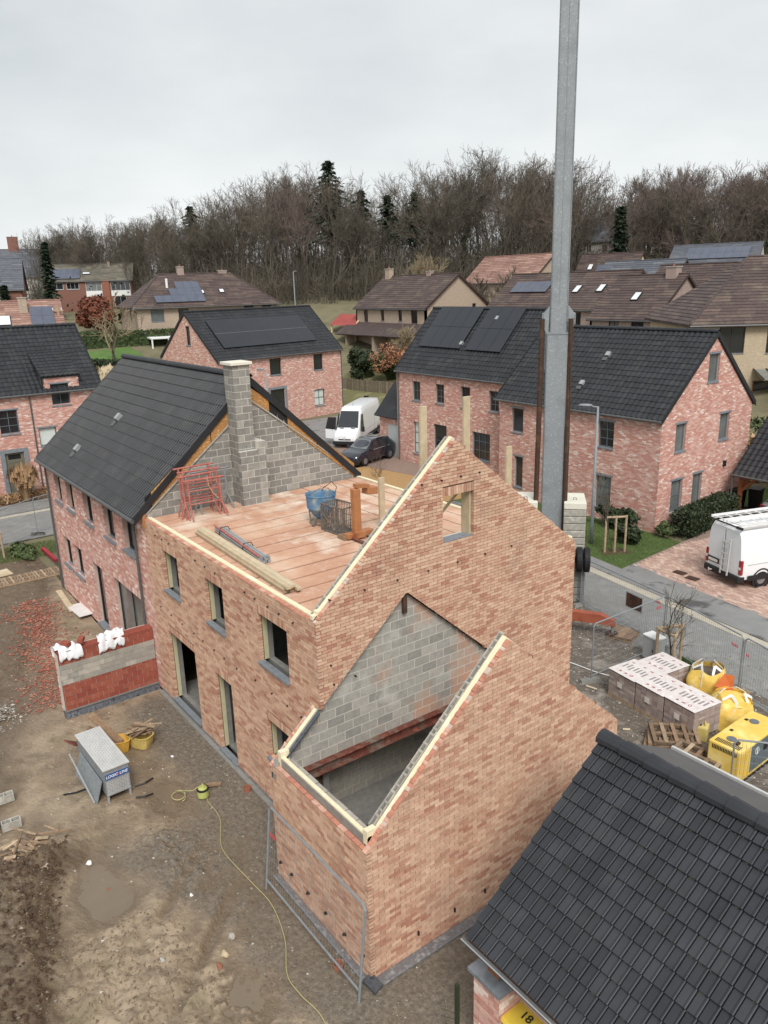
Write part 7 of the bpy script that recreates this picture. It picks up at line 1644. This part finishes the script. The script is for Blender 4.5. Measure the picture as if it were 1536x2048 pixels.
# plastic film draped over it, weighed down with bricks
def drape(label, P, nx, ny, w, l, seed, dirn, top=2.04, drop=.5):
    r = random.Random(seed); m = MB(); P = V3(P); g = []
    for i in range(nx):
        for j in range(ny):
            u, v = i/(nx-1)-.5, j/(ny-1)-.5; y_ = u*l+r.gauss(0,.02); x_ = v*w; edge = abs(x_)-.17
            z_ = top+.02+.13*abs(math.sin(u*11+seed)+math.cos(v*9+u*7))*.6*r.uniform(.5,1.3)+r.uniform(0,.05)-(max(0,edge)*2.6+.3*max(0,abs(u)-.42)); x_ = max(-.26,min(.26,x_)) if edge > 0 else x_
            g.append((P.x+x_+r.gauss(0,.015),P.y+y_+.15*v*math.sin(seed),z_))
    for i in range(nx-1):
        for j in range(ny-1): m.f.append((i*ny+j,(i+1)*ny+j,(i+1)*ny+j+1,i*ny+j+1)); m.t.append(r.random())
    m.v = g; o = m.build('plastic_film', 'film_white', smooth=True); s = o.modifiers.new('s','SUBSURF'); s.levels = s.render_levels = 1
    s = o.modifiers.new('t','SOLIDIFY'); s.thickness = .004
    return tag(o, label, 'film', 'white film sheets')
drape('crumpled white plastic film over the outer end of the screen wall', (-10.1,-2.55,0), 18, 14, .62, .62, 2, 1)
drape('crumpled white plastic film over the house end of the screen wall', (-10.12,-1.25,0), 18, 14, .66, .8, 5, 1)
for i, (x_, y_, z_, rz) in enumerate(((-10.05,-2.55,2.16,.4),(-10.02,-2.12,2.17,-.5))):
    tag(MB().box(-.15,-.08,0,.15,.08,.11,.2).build('loose_brick', 'red_block', loc=(x_,y_,z_), bevel=.006), ('left','right')[i]+' red brick weighing down the film on the screen wall', 'brick', 'bricks on the film').rotation_euler = (0,0,rz)
# ------------------------------------------------------------------ on the mud
cb = thing('tool_trailer', 'aluminium checker plate tool box on legs standing in the mud', 'tool box', (-5.0,-3.2,-.02), math.radians(-90)+math.atan2(.62,.05)-math.radians(90)+math.radians(90))
cb.rotation_euler = (0,0,math.radians(2)); LX, LY, LZ = 2.05, .6, .92
MB().box(-LX,0,.22,0,LY,LZ).build('body', 'galva_dull', cb); tp_ = MB().box(-LX-.03,-.03,LZ+.003,.03,LY+.03,LZ+.035).build('lid', 'alu', cb)
m = MB(); 
for i in range(34):
    for j in range(10): m.obox((-LX+.02+i*.06,.02+j*.058,LZ+.035),(.03,.012 if (i+j)%2 else -.012,0),(.0,.008,0),(0,0,.004))
m.build('checker_tread', 'galva', tp_, kind='stuff')
m = MB()
for i in range(9):
    for j in range(6): m.obox((.004,.04+i*.06,.27+j*.055),(.004,0,0),(0,.03,.012 if (i+j)%2 else -.012),(0,0,.012))
m.build('front_tread', 'alu', cb, kind='stuff'); MB().box(.001,.02,.24,.004,LY-.02,.62).build('front_plate', 'zinc', cb)
bd = MB().box(.001,.01,.66,.012,LY-.01,.80).build('name_band', 'logo_blue', cb)
letters('LOGIC', .1, 'paint_white', bd, frame4((.014,.17,.73),(0,1,0),(0,0,1)), shear=.2); letters('in', .1, 'tag_red', bd, frame4((.014,.325,.73),(0,1,0),(0,0,1))); letters('LINE', .1, 'paint_white', bd, frame4((.014,.46,.73),(0,1,0),(0,0,1)), shear=.2)
for x_ in (-LX+.03,-.03):
    for y_ in (.03,LY-.03): MB().bar((x_,y_,0),(x_,y_,LZ),.05,.05,up=(1,0,0)).build('leg', 'zinc', cb)
MB().bar((0,.0,.24),(0,LY,.24),.04).build('skid', 'zinc', cb)
MB().obox((-LX+.25,-.22,.02),(1.65,-.02,0),(0,.03,0),(0,.18,.55)).build('side_flap', 'galva_dull', cb); MB().tube([(-1.9,-.22,.5),(-1.85,-.28,.6),(-.2,-.26,.05)],.02,5).build('side_strut', 'zinc', cb)
for i, (a, b) in enumerate(((( -.9,-.25,.06),(-1.05,-.75,.05)),((.25,.6,.05),(.35,1.0,.03)),((-.2,.75,.05),(-.25,1.25,.04)))): MB().tube([a,(V3(a)+V3(b))/2+V3((.08,0,.02)),b],.022,5).build('drag_bar', 'trim_black', cb)
def tub(label, x, y, rz, mat, n, seed, long_=1.0):
    t = thing('mortar_tub', label, 'tub', (x,y,0), rz, 'mortar tubs'); r = random.Random(seed); a, b, h = .36, .24, .33
    m = MB(); P = []
    for s, z in ((.82,0),(1,h),(1.06,h),(1.06,h+.02),(.96,h+.02),(.8,.03)):
        for k in range(16): q = 6.283*(k+.5)/16; c, d = math.cos(q), math.sin(q); f_ = 1/max(abs(c),abs(d))**.65; m.v.append((a*s*c*f_,b*s*d*f_,z))
    for i in range(5):
        for k in range(16): m.f.append((i*16+k,i*16+(k+1)%16,(i+1)*16+(k+1)%16,(i+1)*16+k)); m.t.append(.5)
    m.f.append(tuple(80+k for k in range(16))); m.t.append(.5); m.build('tub', mat, t)
    return t
tub('pale yellow tub heaped with wood scraps', -7.0, -1.65, .55, 'tub', 0, 1); tub('bright yellow tub with long offcuts behind the tool box', -7.15, -2.25, 1.2, 'tub_bright', 0, 2)
def scraps(label, x, y, z, n, l0, l1, sx, sy, seed, group, tilt=.3, dirn=None, layer=.03):
    r = random.Random(seed)
    for i in range(n):
        l = r.uniform(l0,l1); w = r.uniform(.04,.1); h = r.uniform(.015,.04)
        o = MB().box(-l/2,-w/2,0,l/2,w/2,h,r.random()).build('wood_scrap', 'old_wood', loc=(x+r.gauss(0,sx),y+r.gauss(0,sy),z+i*layer*.5))
        o.rotation_euler = (r.gauss(0,.15), r.gauss(0,tilt), (dirn if dirn is not None else r.uniform(0,3.14))+r.gauss(0,.35 if n < 20 else .75)); tag(o, label, 'wood scrap', group)
scraps('splintered wood scrap piled in the pale yellow tub', -7.0, -1.6, .34, 16, .35,.7, .08,.08, 4, 'scraps in the pale tub', .15, 1.2)
for i, (a, b, l) in enumerate(((.9,.28,'r'),(1.0,.35,''),(.8,.3,''),(.7,.4,''),(1.1,.3,''))):
    o = MB().box(-.05,-.05,0,.05,.05 if i else .14,1.15-.1*i,.2*i).build('offcut', 'timber' if i in (2,) else 'old_wood', loc=(-7.15+.06*i-.1,-2.25-.05*i+.1,.12)); o.rotation_euler = (.55+.1*i,-.35,.3*i); tag(o, 'long timber offcut leaning out of the bright yellow tub', 'offcut', 'offcuts in the bright tub')
o = MB().slab([[(-.22,0),(.22,0),(.22,.9),(-.22,.9)]], (0,0,0), X, -Y, .04).build('formwork_board', 'rust', loc=(-7.5,-2.75,.12)); o.rotation_euler = (.95,0,.35); tag(o, 'reddish formwork board leaning on the bright yellow tub', 'board')
pm = thing('sump_pump', 'small yellow green submersible pump on the gravel', 'pump', (-3.77,-1.25,.02)); MB().lathe([(.12,0),(.14,.02),(.14,.2),(.1,.26),(.06,.28),(.06,.3)],(0,0,0),16).build('body','pump_green',pm); MB().lathe([(.12,.2),(.15,.2),(.15,.24),(.12,.24)],(0,0,0),16).build('collar','trim_black',pm); MB().tube([(-.05,0,.28),(0,0,.36),(.06,0,.28)],.014,5).build('handle','pump_green',pm)
hz_ = [(-3.78,-1.14),(-3.5,-1.25),(-2.71,-1.3),(-1.74,-1.7),(-.53,-1.66),(.38,-1.62),(1.31,-1.84),(2.03,-2.2),(2.53,-2.23),(3.27,-2.18),(4.2,-2.6)]
def smooth(pts, k=6):
    out = []
    for i in range(len(pts)-1):
        p0, p1, p2, p3 = [V3((*pts[max(0,min(len(pts)-1,i+d))],0)) for d in (-1,0,1,2)]
        for j in range(k): t = j/k; out.append(.5*((2*p1)+(p2-p0)*t+(2*p0-5*p1+4*p2-p3)*t*t+(3*p1-p0-3*p2+p3)*t**3))
    return out
tag(MB().tube([(p.x,p.y,max(hz(p.x,p.y),hm(p.x,p.y)*.5)+.035) for p in smooth(hz_)],.009,6).build('yellow_hose','hose_y',smooth=True), 'thin yellow cable snaking from the pump across the gravel', 'cable')
tag(MB().tube([(-3.85+.0*k+.22*math.cos(k*.5)*(1-.012*k)-.25,-1.75+.16*math.sin(k*.5),.04+.004*k) for k in range(20)]+[(-3.9,-1.45,.2),(-3.8,-1.28,.33)],.012,6).build('coiled_hose','hose_y',smooth=True), 'coiled yellow hose beside the pump', 'hose')
o = MB().box(-.2,-.05,0,.2,.05,.05,.1).build('short_plank','old_wood',loc=(-4.0,-.88,.04)); o.rotation_euler = (0,0,1.1); tag(o, 'short plank lying beside the pump', 'plank')
def hollow_block(label, x, y, rz, z=.0):
    o = MB(); o.slab([rect(0,0,.42,.2), rect(.03,.03,.195,.17), rect(.225,.03,.39,.17)], (0,0,.21), X, Z, .2, up=Y); q = o.build('hollow_block', 'concrete', loc=(x,y,z)); q.rotation_euler = (0,0,rz); return tag(q, label, 'block', 'hollow concrete blocks')
hollow_block('hollow concrete block near the wood debris', -5.45, -5.5, 1.5); hollow_block('hollow concrete block at the left edge, farther back', -6.6, -5.42, 1.52); hollow_block('grey hollow block cut by the left edge', -5.75, -5.95, 1.2)
scraps('broken plank in the debris pile at left', -4.35, -5.25, .06, 40, .25,.9, .26,.3, 9, 'debris pile planks', .12, 1.1, .012)
o = MB().box(0,0,0,1.6,1.0,.03).build('white_board','frame_white',loc=(-18.4,-.55,.06)); o.rotation_euler = (0,-.05,.03); tag(o, 'white sheet lying on the mud by the pink house', 'board')
o = MB().box(0,0,0,2.6,.22,.05,.2).build('long_plank','timber',loc=(-20.4,-.45,.05)); o.rotation_euler = (0,0,-.06); tag(o, 'long pale plank beside the white sheet', 'plank')
wk = thing('pallet_walkway', 'row of slatted pallets laid as a walkway over the mud', 'walkway', (-23.1,.4,.0))
for k in range(26): MB().box(-.5,-.13*k-.09,.08,.5,-.13*k,.1,(k*7%10)/10).build('slat', 'old_wood', wk)
for x_ in (-.45,0,.4): MB().box(x_,-3.3,.0,x_+.09,0,.078).build('bearer', 'old_wood', wk)
w2_ = thing('plank_mat', 'pale plank mat beyond the pallet walkway', 'walkway', (-24.3,-1.6,.02), .1)
for k in range(6): MB().box(-.5+k*.15,-1.6,.02,-.37+k*.15,.2,.06,.9-.1*k).build('board', 'timber', w2_)
o = MB().box(0,-.08,0,2.0,.08,.14).build('red_beam','red_paint',loc=(-26.4,.5,.12)); o.rotation_euler = (0,.05,.06); tag(o, 'red painted beam by the corner of the pink house', 'beam')
for i, (x_, y_) in enumerate(((2.47,-1.37),(-3.33,-.27))): tag(MB().lathe([(.07,0),(.1,0),(.1,.1),(.085,.1),(.07,.02)],(x_,y_,.0),14).build('drain_pipe','clay'), 'short clay pipe end in the gravel '+('below the leaning fence panel','near the house wall')[i], 'pipe', 'clay pipe ends')
r = random.Random(17)
for i, (px_, py_, c, s, lab) in enumerate(((-3.2,-4.2,'paint_white',.08,'white lump at the edge of the puddle'),(-2.2,-4.1,'clay',.06,'reddish stone in the puddle'),(1.1,-3.1,'clay',.08,'red brick piece in the mud'),(.6,-2.6,'stonechip',.09,'pale offcut standing in the mud'),(.35,-3.9,'concrete',.07,'grey stone in the trodden mud'),(.9,-2.9,'timber',.09,'pale split stick in the mud'),(-.9,-2.8,'paint_white',.05,'white scrap near the gravel edge'),(-5.9,-1.2,'paint_white',.05,'white scrap behind the tubs'))):
    m = MB(); 
    for k in range(1): m.lathe([(s*.5,0),(s,s*.25),(s*.8,s*.7),(s*.3,s*.85)],(0,0,0),7)
    m.v = [(x*(1+r.uniform(-.25,.25)),y*(.7+r.uniform(-.2,.2)),z*(1+r.uniform(-.2,.2))) for x, y, z in m.v]; tag(m.build('debris_lump', c, loc=(px_,py_,hm(px_,py_)-.005)), lab, 'debris')
# ------------------------------------------------------------------ yard on the right
def brick_pack(label, x, y, rz, hgt=.86, seed=1, sx=1.0, sy=1.05):
    t = thing('wrapped_brick_pallet', label, 'brick pallet', (x,y,0), rz, 'wrapped brick pallets'); r = random.Random(seed)
    for k in range(3): MB().box(-sx/2,-sy/2+k*(sy-.1)/2,0,sx/2,-sy/2+k*(sy-.1)/2+.1,.1).build('pallet_runner', 'old_wood', t)
    MB().box(-sx/2,-sy/2,.101,sx/2,sy/2,.115).build('pallet_deck', 'old_wood', t)
    m = MB(); nz = 9; ny = 5; nx = 5
    for k in range(nz):
        for j in range(ny):
            for i in range(nx):
                if 0 < i < nx-1 and 0 < j < ny-1 and k < nz-1: continue
                q = r.uniform(0,.01); m.box(-sx/2+i*sx/nx+.004+q,-sy/2+j*sy/ny+.004,.118+k*(hgt-.14)/nz,-sx/2+(i+1)*sx/nx-.004+q,-sy/2+(j+1)*sy/ny-.004,.118+(k+1)*(hgt-.14)/nz-.006,r.random())
    m.build('stacked_bricks', 'wrap', t, kind='stuff')
    # film hood with creases
    g = MB(); N_ = 16; Hh = 6
    loop = []
    for i in range(4*N_):
        q = i/(4*N_)*4; s = int(q); f_ = q-s; c = [(-1,-1),(1,-1),(1,1),(-1,1),(-1,-1)]; loop.append(((c[s][0]*(1-f_)+c[s+1][0]*f_)*(sx/2+.02), (c[s][1]*(1-f_)+c[s+1][1]*f_)*(sy/2+.02)))
    for j in range(Hh):
        for i, (a, b) in enumerate(loop): k = 1+r.uniform(-.008,.012)+(.015 if j == 0 else 0); g.v.append((a*k,b*k,.1+(hgt-.08)*j/(Hh-1)+(r.uniform(-.02,.02) if j == 0 else 0)))
    L4 = len(loop)
    tp2 = MB(); tp2.box(-sx/2-.022,-sy/2-.022,hgt+.012,sx/2+.022,sy/2+.022,hgt+.026); tp = tp2.build('film_top', 'wrap_top', t, bevel=.01)
    for k in range(7):
        a = -sx*.38+k*sx*.125
        MB().obox((a,-sy*.12+r.uniform(-.05,.05),hgt+.028),(.05,.03,0),(-.02,.26,0),(0,0,.003)).build('print_bar', 'ink_dark', tp)
    for k, (txt, a, b) in enumerate((('T',-.36,.3),('A',-.2,-.36),('V',.05,.34),('O',.2,-.34),('E',.36,.3),('R',.0,-.36))): letters(txt, .14, 'ink_red', tp, frame4((a*sx,b*sy,hgt+.0285),(0,-1,0),(1,0,0)), name='print_letter')
    MB().box(-sx*.12,-sy/2-.036,hgt*.52,sx*.06,-sy/2-.033,hgt*.72).build('paper_label', 'plate', t)
    return t
PK = math.atan2(-.13,1.0)
p0 = V3((-.12,10.88,0)); ex_ = V3((math.cos(PK),math.sin(PK),0)); ey_ = V3((-math.sin(PK),math.cos(PK),0))
for i in range(3): p = p0+ex_*i*1.04; brick_pack(('leftmost of the three wrapped brick pallets in front','middle of the three wrapped brick pallets in front','rightmost front wrapped brick pallet beside the jerrycan')[i], p.x, p.y, PK, .86+.03*i, 20+i)
p = p0+ex_*.1+ey_*1.1; brick_pack('wrapped brick pallet in the back row by the sapling', p.x, p.y, PK, .84, 25)
def bigbag(label, x, y, rz, w, h, seed, mat='yellow_bag', fill=True, slump=.0):
    t = thing('big_bag', label, 'big bag', (x,y,0), rz, 'yellow big bags'); r = random.Random(seed); m = MB(); n = 24; lv = 10
    for j in range(lv):
        v = j/(lv-1); z = h*v
        for i in range(n):
            q = 6.283*i/n; c, s = math.cos(q), math.sin(q); f_ = 1/max(abs(c),abs(s))**.8; bulge = 1+.07*math.sin(v*3.1)-(.16*v**5); k = w/2*f_*bulge*(1+.045*math.sin(q*5+v*6+seed)+.03*math.sin(q*13-v*11)+r.uniform(-.045,.045))
            m.v.append((c*k+slump*v*v, s*k, z+(.05*math.sin(q*4+seed)+r.uniform(-.04,.05))*(v > .85)))
    for j in range(lv-1):
        for i in range(n): m.f.append((j*n+i,j*n+(i+1)%n,(j+1)*n+(i+1)%n,(j+1)*n+i)); m.t.append(.5)
    o = m.build('sack', mat, t, smooth=True); s_ = o.modifiers.new('s','SUBSURF'); s_.levels = s_.render_levels = 1
    MB().lathe([(.05,h*(.84 if fill else 1.02)),(w*.3,h*(.84 if fill else .99)),(w*.5,h*(.8 if fill else .88))],(slump*.7,0,0),18).build('contents', 'gravel_base' if fill else 'yellow_bag', t)
    for a in (.6,2.2,3.7,5.3):
        c, s = math.cos(a)*w*.42, math.sin(a)*w*.42; c2_, s2 = math.cos(a+.9)*w*.42, math.sin(a+.9)*w*.42; pts = [(c*1.25,s*1.25,h*.55),(c*1.05+slump,s*1.05,h*.98),((c+c2_)*.35+slump,(s+s2)*.35,h*1.16),(c2_*1.05+slump,s2*1.05,h*.98),(c2_*1.25,s2*1.25,h*.55)]
        b = MB()
        for p_, q_ in zip(pts, pts[1:]): b.bar(p_, q_, .07, .012, up=(c,s,.3))
        b.build('lifting_loop', 'paint_white', t)
    MB().obox((w*.3,w*.38,h*.55),(.05,-.2,0),(.0,.0,.28),(.01,.01,0)).build('paper_tag', 'plate', t)
    return t
bigbag('upright yellow big bag with white loops behind the brick pallets', 1.2, 12.55, .3, .95, .95, 3)
bigbag('slumped yellow big bag beside the generator', 2.35, 11.7, .8, 1.0, .84, 7, slump=.16, fill=False)
tag(MB().add([(0,0,0),(.5,.1,.05),(.3,.5,.1),(.1,.3,.35),(.4,.3,.4)],[(0,1,3),(1,4,3),(1,2,4),(2,3,4),(0,3,2)]).build('orange_sack','orange_bag',loc=(1.75,12.0,.75)), 'crumpled orange sack between the two yellow bags', 'sack')
def pallet(label, x, y, z, rz, tone=.3, n=6, tilt=0):
    t = thing('wooden_pallet', label, 'pallet', (x,y,z), rz, 'loose wooden pallets'); t.rotation_euler = (tilt,0,rz)
    for k in range(n): a = -.6+k*1.1/(n-1); MB().box(a,-.4,.10,a+.1,.4,.122,(tone+k*.17) % 1).build('slat', 'old_wood', t)
    for y_ in (-.4,-.04,.32): MB().box(-.6,y_,.022,.6,y_+.09,.099,tone).build('bearer', 'old_wood', t)
    for k in range(3): a = -.6+k*.5; MB().box(a,-.4,0,a+.1,.4,.021,tone).build('foot_slat', 'old_wood', t)
    return t
for k in range(4): pallet('weathered pallet %s of the stack behind the near roof' % ('at the bottom','second from the bottom','third from the bottom','on top, pale slats,')[k], 3.05+.03*k, 9.05-.02*k, k*.128, .05+.03*k, .2+.2*k, 5)
for k in range(3): pallet('worn pallet %s in the tilted heap by the brick pallets' % ('lowest','middle','topmost')[k], 2.05+.04*k, 9.45+.05*k, .02+k*.14, .5+.15*k, .1+.3*k, 5, .06*k)
jc = thing('jerrycan', 'yellowish plastic jerrycan between the pallets and the generator', 'jerrycan', (2.42,10.42,0), .4)
MB().box(-.15,-.17,.0,.15,.17,.46).build('body','jerry',jc,bevel=.05); MB().lathe([(.03,.45),(.045,.45),(.045,.51),(.03,.51)],(-.07,-.08,0),12).build('cap','trim_black',jc); MB().tube([(.0,.12,.45),(.03,.1,.53),(.06,-.04,.53),(.08,-.08,.45)],.02,6).build('handle','jerry',jc)
gn = thing('generator', 'yellow generator with grey control side behind the near roof', 'generator', (4.14,9.1,0), math.atan2(.96,.05))
# local x runs along its long side (away), local -y is the side seen at right, x = 0 end faces the pallets
GL, GWd, GH = 2.1, .82, 1.0
MB().box(0,0,.12,GL,GWd,GH).build('housing','yellow',gn,bevel=.03); MB().box(.55,-.006,.22,GL-.02,.02,GH-.06).build('control_side','gen_grey',gn)
gn.rotation_euler = (0,0,math.radians(92)); gn.location = (4.16,9.12,0)
m = MB()
for k in range(5): m.box(.06+k*.09,-.012,.16,.10+k*.09,.0,GH-.06)
m.build('door_rib','yellow',gn)
m = MB()
for k in range(16): m.box(-.006,.09+k*.04,GH-.17,.004,.112+k*.04,GH-.06)
m.build('end_vent','trim_black',gn)
m = MB()
for k in range(16): m.box(.08,.09+k*.04,GH-.002,.26,.112+k*.04,GH+.006)
m.build('top_vent','trim_black',gn)
for x_, y_ in ((.42,.45),(1.6,.48)): MB().lathe([(.02,0),(.12,0),(.12,.015),(.02,.02)],(x_,y_,GH+.001),18).build('fan_cover','frame_grey',gn)
MB().box(.25,.2,GH+.001,.38,.3,GH+.05).build('exhaust','rust_brown',gn)
for x_ in (.75,1.5): MB().box(x_,.62,GH,x_+.1,.7,GH+.008).build('lift_eye','trim_black',gn)
bdg = MB().lathe([(.085,0),(.1,0),(.1,.006),(.085,.006)],(.85,-.012,.72),18,'y',caps=False).build('round_emblem','paint_white',gn); MB().box(.83,-.014,.66,.87,-.010,.78).build('emblem_bolt','paint_white',gn)
MB().box(.75,-.012,.32,1.05,-.006,.5).build('socket_panel','frame_grey',gn); MB().box(1.15,-.012,.58,1.4,-.006,.75).build('display','trim_black',gn); MB().box(1.15,-.012,.3,1.6,-.006,.5).build('hatch','frame_grey',gn)
MB().box(.05,.02,.0,GL-.05,GWd-.02,.12).build('skid','trim_black',gn)
MB().tube([(1.5,-.02,.9),(1.52,-.06,.7),(1.6,-.06,.55)],.03,6).build('blue_tube','blue_metal',gn)
tag(MB().bar((4.9,8.6,.03),(6.3,9.9,.03),.3,.05).build('wet_board','old_wood'), 'wet board lying beside the generator', 'board')
uc = thing('utility_cabinet', 'grey street utility cabinet between the fence and the sapling', 'cabinet', (-1.12,13.28,0), -.15)
MB().box(-.28,-.2,.0,.28,.2,.86).build('body','cabinet_grey',uc,bevel=.01); MB().box(-.30,-.22,.862,.30,.22,.92).build('roof','white_metal',uc,bevel=.01); MB().box(-.29,-.21,0,.29,.21,.12).build('plinth','frame_grey',uc); MB().box(.12,-.206,.4,.15,-.2,.52).build('lock','trim_black',uc)
tag(MB().add([(0,0,0),(.3,.05,0),(.28,.2,.3),(.05,.15,.34),(.15,.3,.02)],[(0,1,2,3),(1,4,2),(3,2,4),(0,3,4)]).build('white_sack','film_white',loc=(-.75,13.7,0)), 'scrap of white sacking beside the utility cabinet', 'sacking')
tag(MB().tube([(p.x,p.y,.05) for p in smooth([(-3.0,9.0),(-3.6,10.4),(-2.9,11.0),(-1.7,11.2),(-.8,11.5)])],.018,6).build('pale_cable','paint_white',smooth=True), 'pale cable lying on the yard left of the brick pallets', 'cable')
for i, (x_, y_, a, l) in enumerate(((-1.2,10.3,.2,.35),(.9,9.2,.8,.2),(-.7,9.3,-.3,.5),(1.5,8.6,.5,.2))):
    o = MB().box(-l/2,-.03,0,l/2,.03,.025,.9).build('pale_lath','timber',loc=(x_,y_,.04)); o.rotation_euler = (0,0,a); tag(o, ('pale lath beside the fence foot','short pale lath before the middle brick pallet','longer pale lath at the annex corner','short pale lath near the pallet heap')[i], 'lath')
# bin and bits beside the near pier
bn_ = thing('paper_bin', 'yellow lidded bin marked 18 under the near carport gutter', 'bin', (5.95,-.05,0), -.12)
MB().add([(-.26,-.3,.05),(.26,-.3,.05),(.26,.3,.05),(-.26,.3,.05),(-.33,-.38,1.02),(.33,-.38,1.02),(.33,.38,1.02),(-.33,.38,1.02)], MB.BF).build('body','bin_black',bn_)
ld = MB().add([(-.35,-.42,1.03),(.35,-.42,1.03),(.35,.40,1.03),(-.35,.40,1.03),(-.31,-.38,1.10),(.31,-.38,1.10),(.33,.38,1.12),(-.33,.38,1.12)], MB.BF).build('lid','bin_yellow',bn_,bevel=.02)
letters('18', .2, 'trim_black', ld, frame4((.0,-.08,1.118),(1,.2,0),(-.2,1,.04)), name='number')
for x_ in (-.2,.2): MB().box(x_-.08,.38,1.02,x_+.08,.46,1.1).build('hinge','bin_black',bn_)
cbx = thing('cardboard_box', 'torn cardboard box between the pier and the yellow bin', 'box', (5.5,-.25,0), .3); MB().box(-.2,-.18,0,.2,.18,.5).build('box','osb',cbx); MB().obox((-.2,.18,.5),(.4,0,0),(0,.12,.12),(0,.01,0)).build('flap','osb',cbx)
gp_ = thing('fence_post', 'dark green post in front of the brick pier', 'post', (5.0,-.72,0)); MB().box(-.03,-.03,0,.03,.03,1.35).build('post','ivy',gp_); m = MB()
for k in range(5): m.tube([(0,0,.2+k*.14),(-.25,-.12,.16+k*.14)],.004,3)
m.build('wire','leaf_dark',gp_)
lr = thing('lower_roof', 'dark tiled roof corner at the bottom right edge', 'roof', (8.2,-2.2,0)); lu = V3((0,3.06,2.25)).normalized(); lnn = V3((0,-lu.z,lu.y))
lrf = MB().slab([[(0,0),(4,0),(4,4.6),(0,4.6)]], (0,0,.85), X, lnn, .1, up=lu).build('roof','verge',lr);
tiles(lr, lrf, (0,0,.86), X, lu, lnn, 4, 4.6, 'pair', .295, 'tile_moss', 200)
MB().obox((-.06,0,.62),(.05,0,0),lu*4.6,(0,0,.26)).build('verge_board','rust',lr)
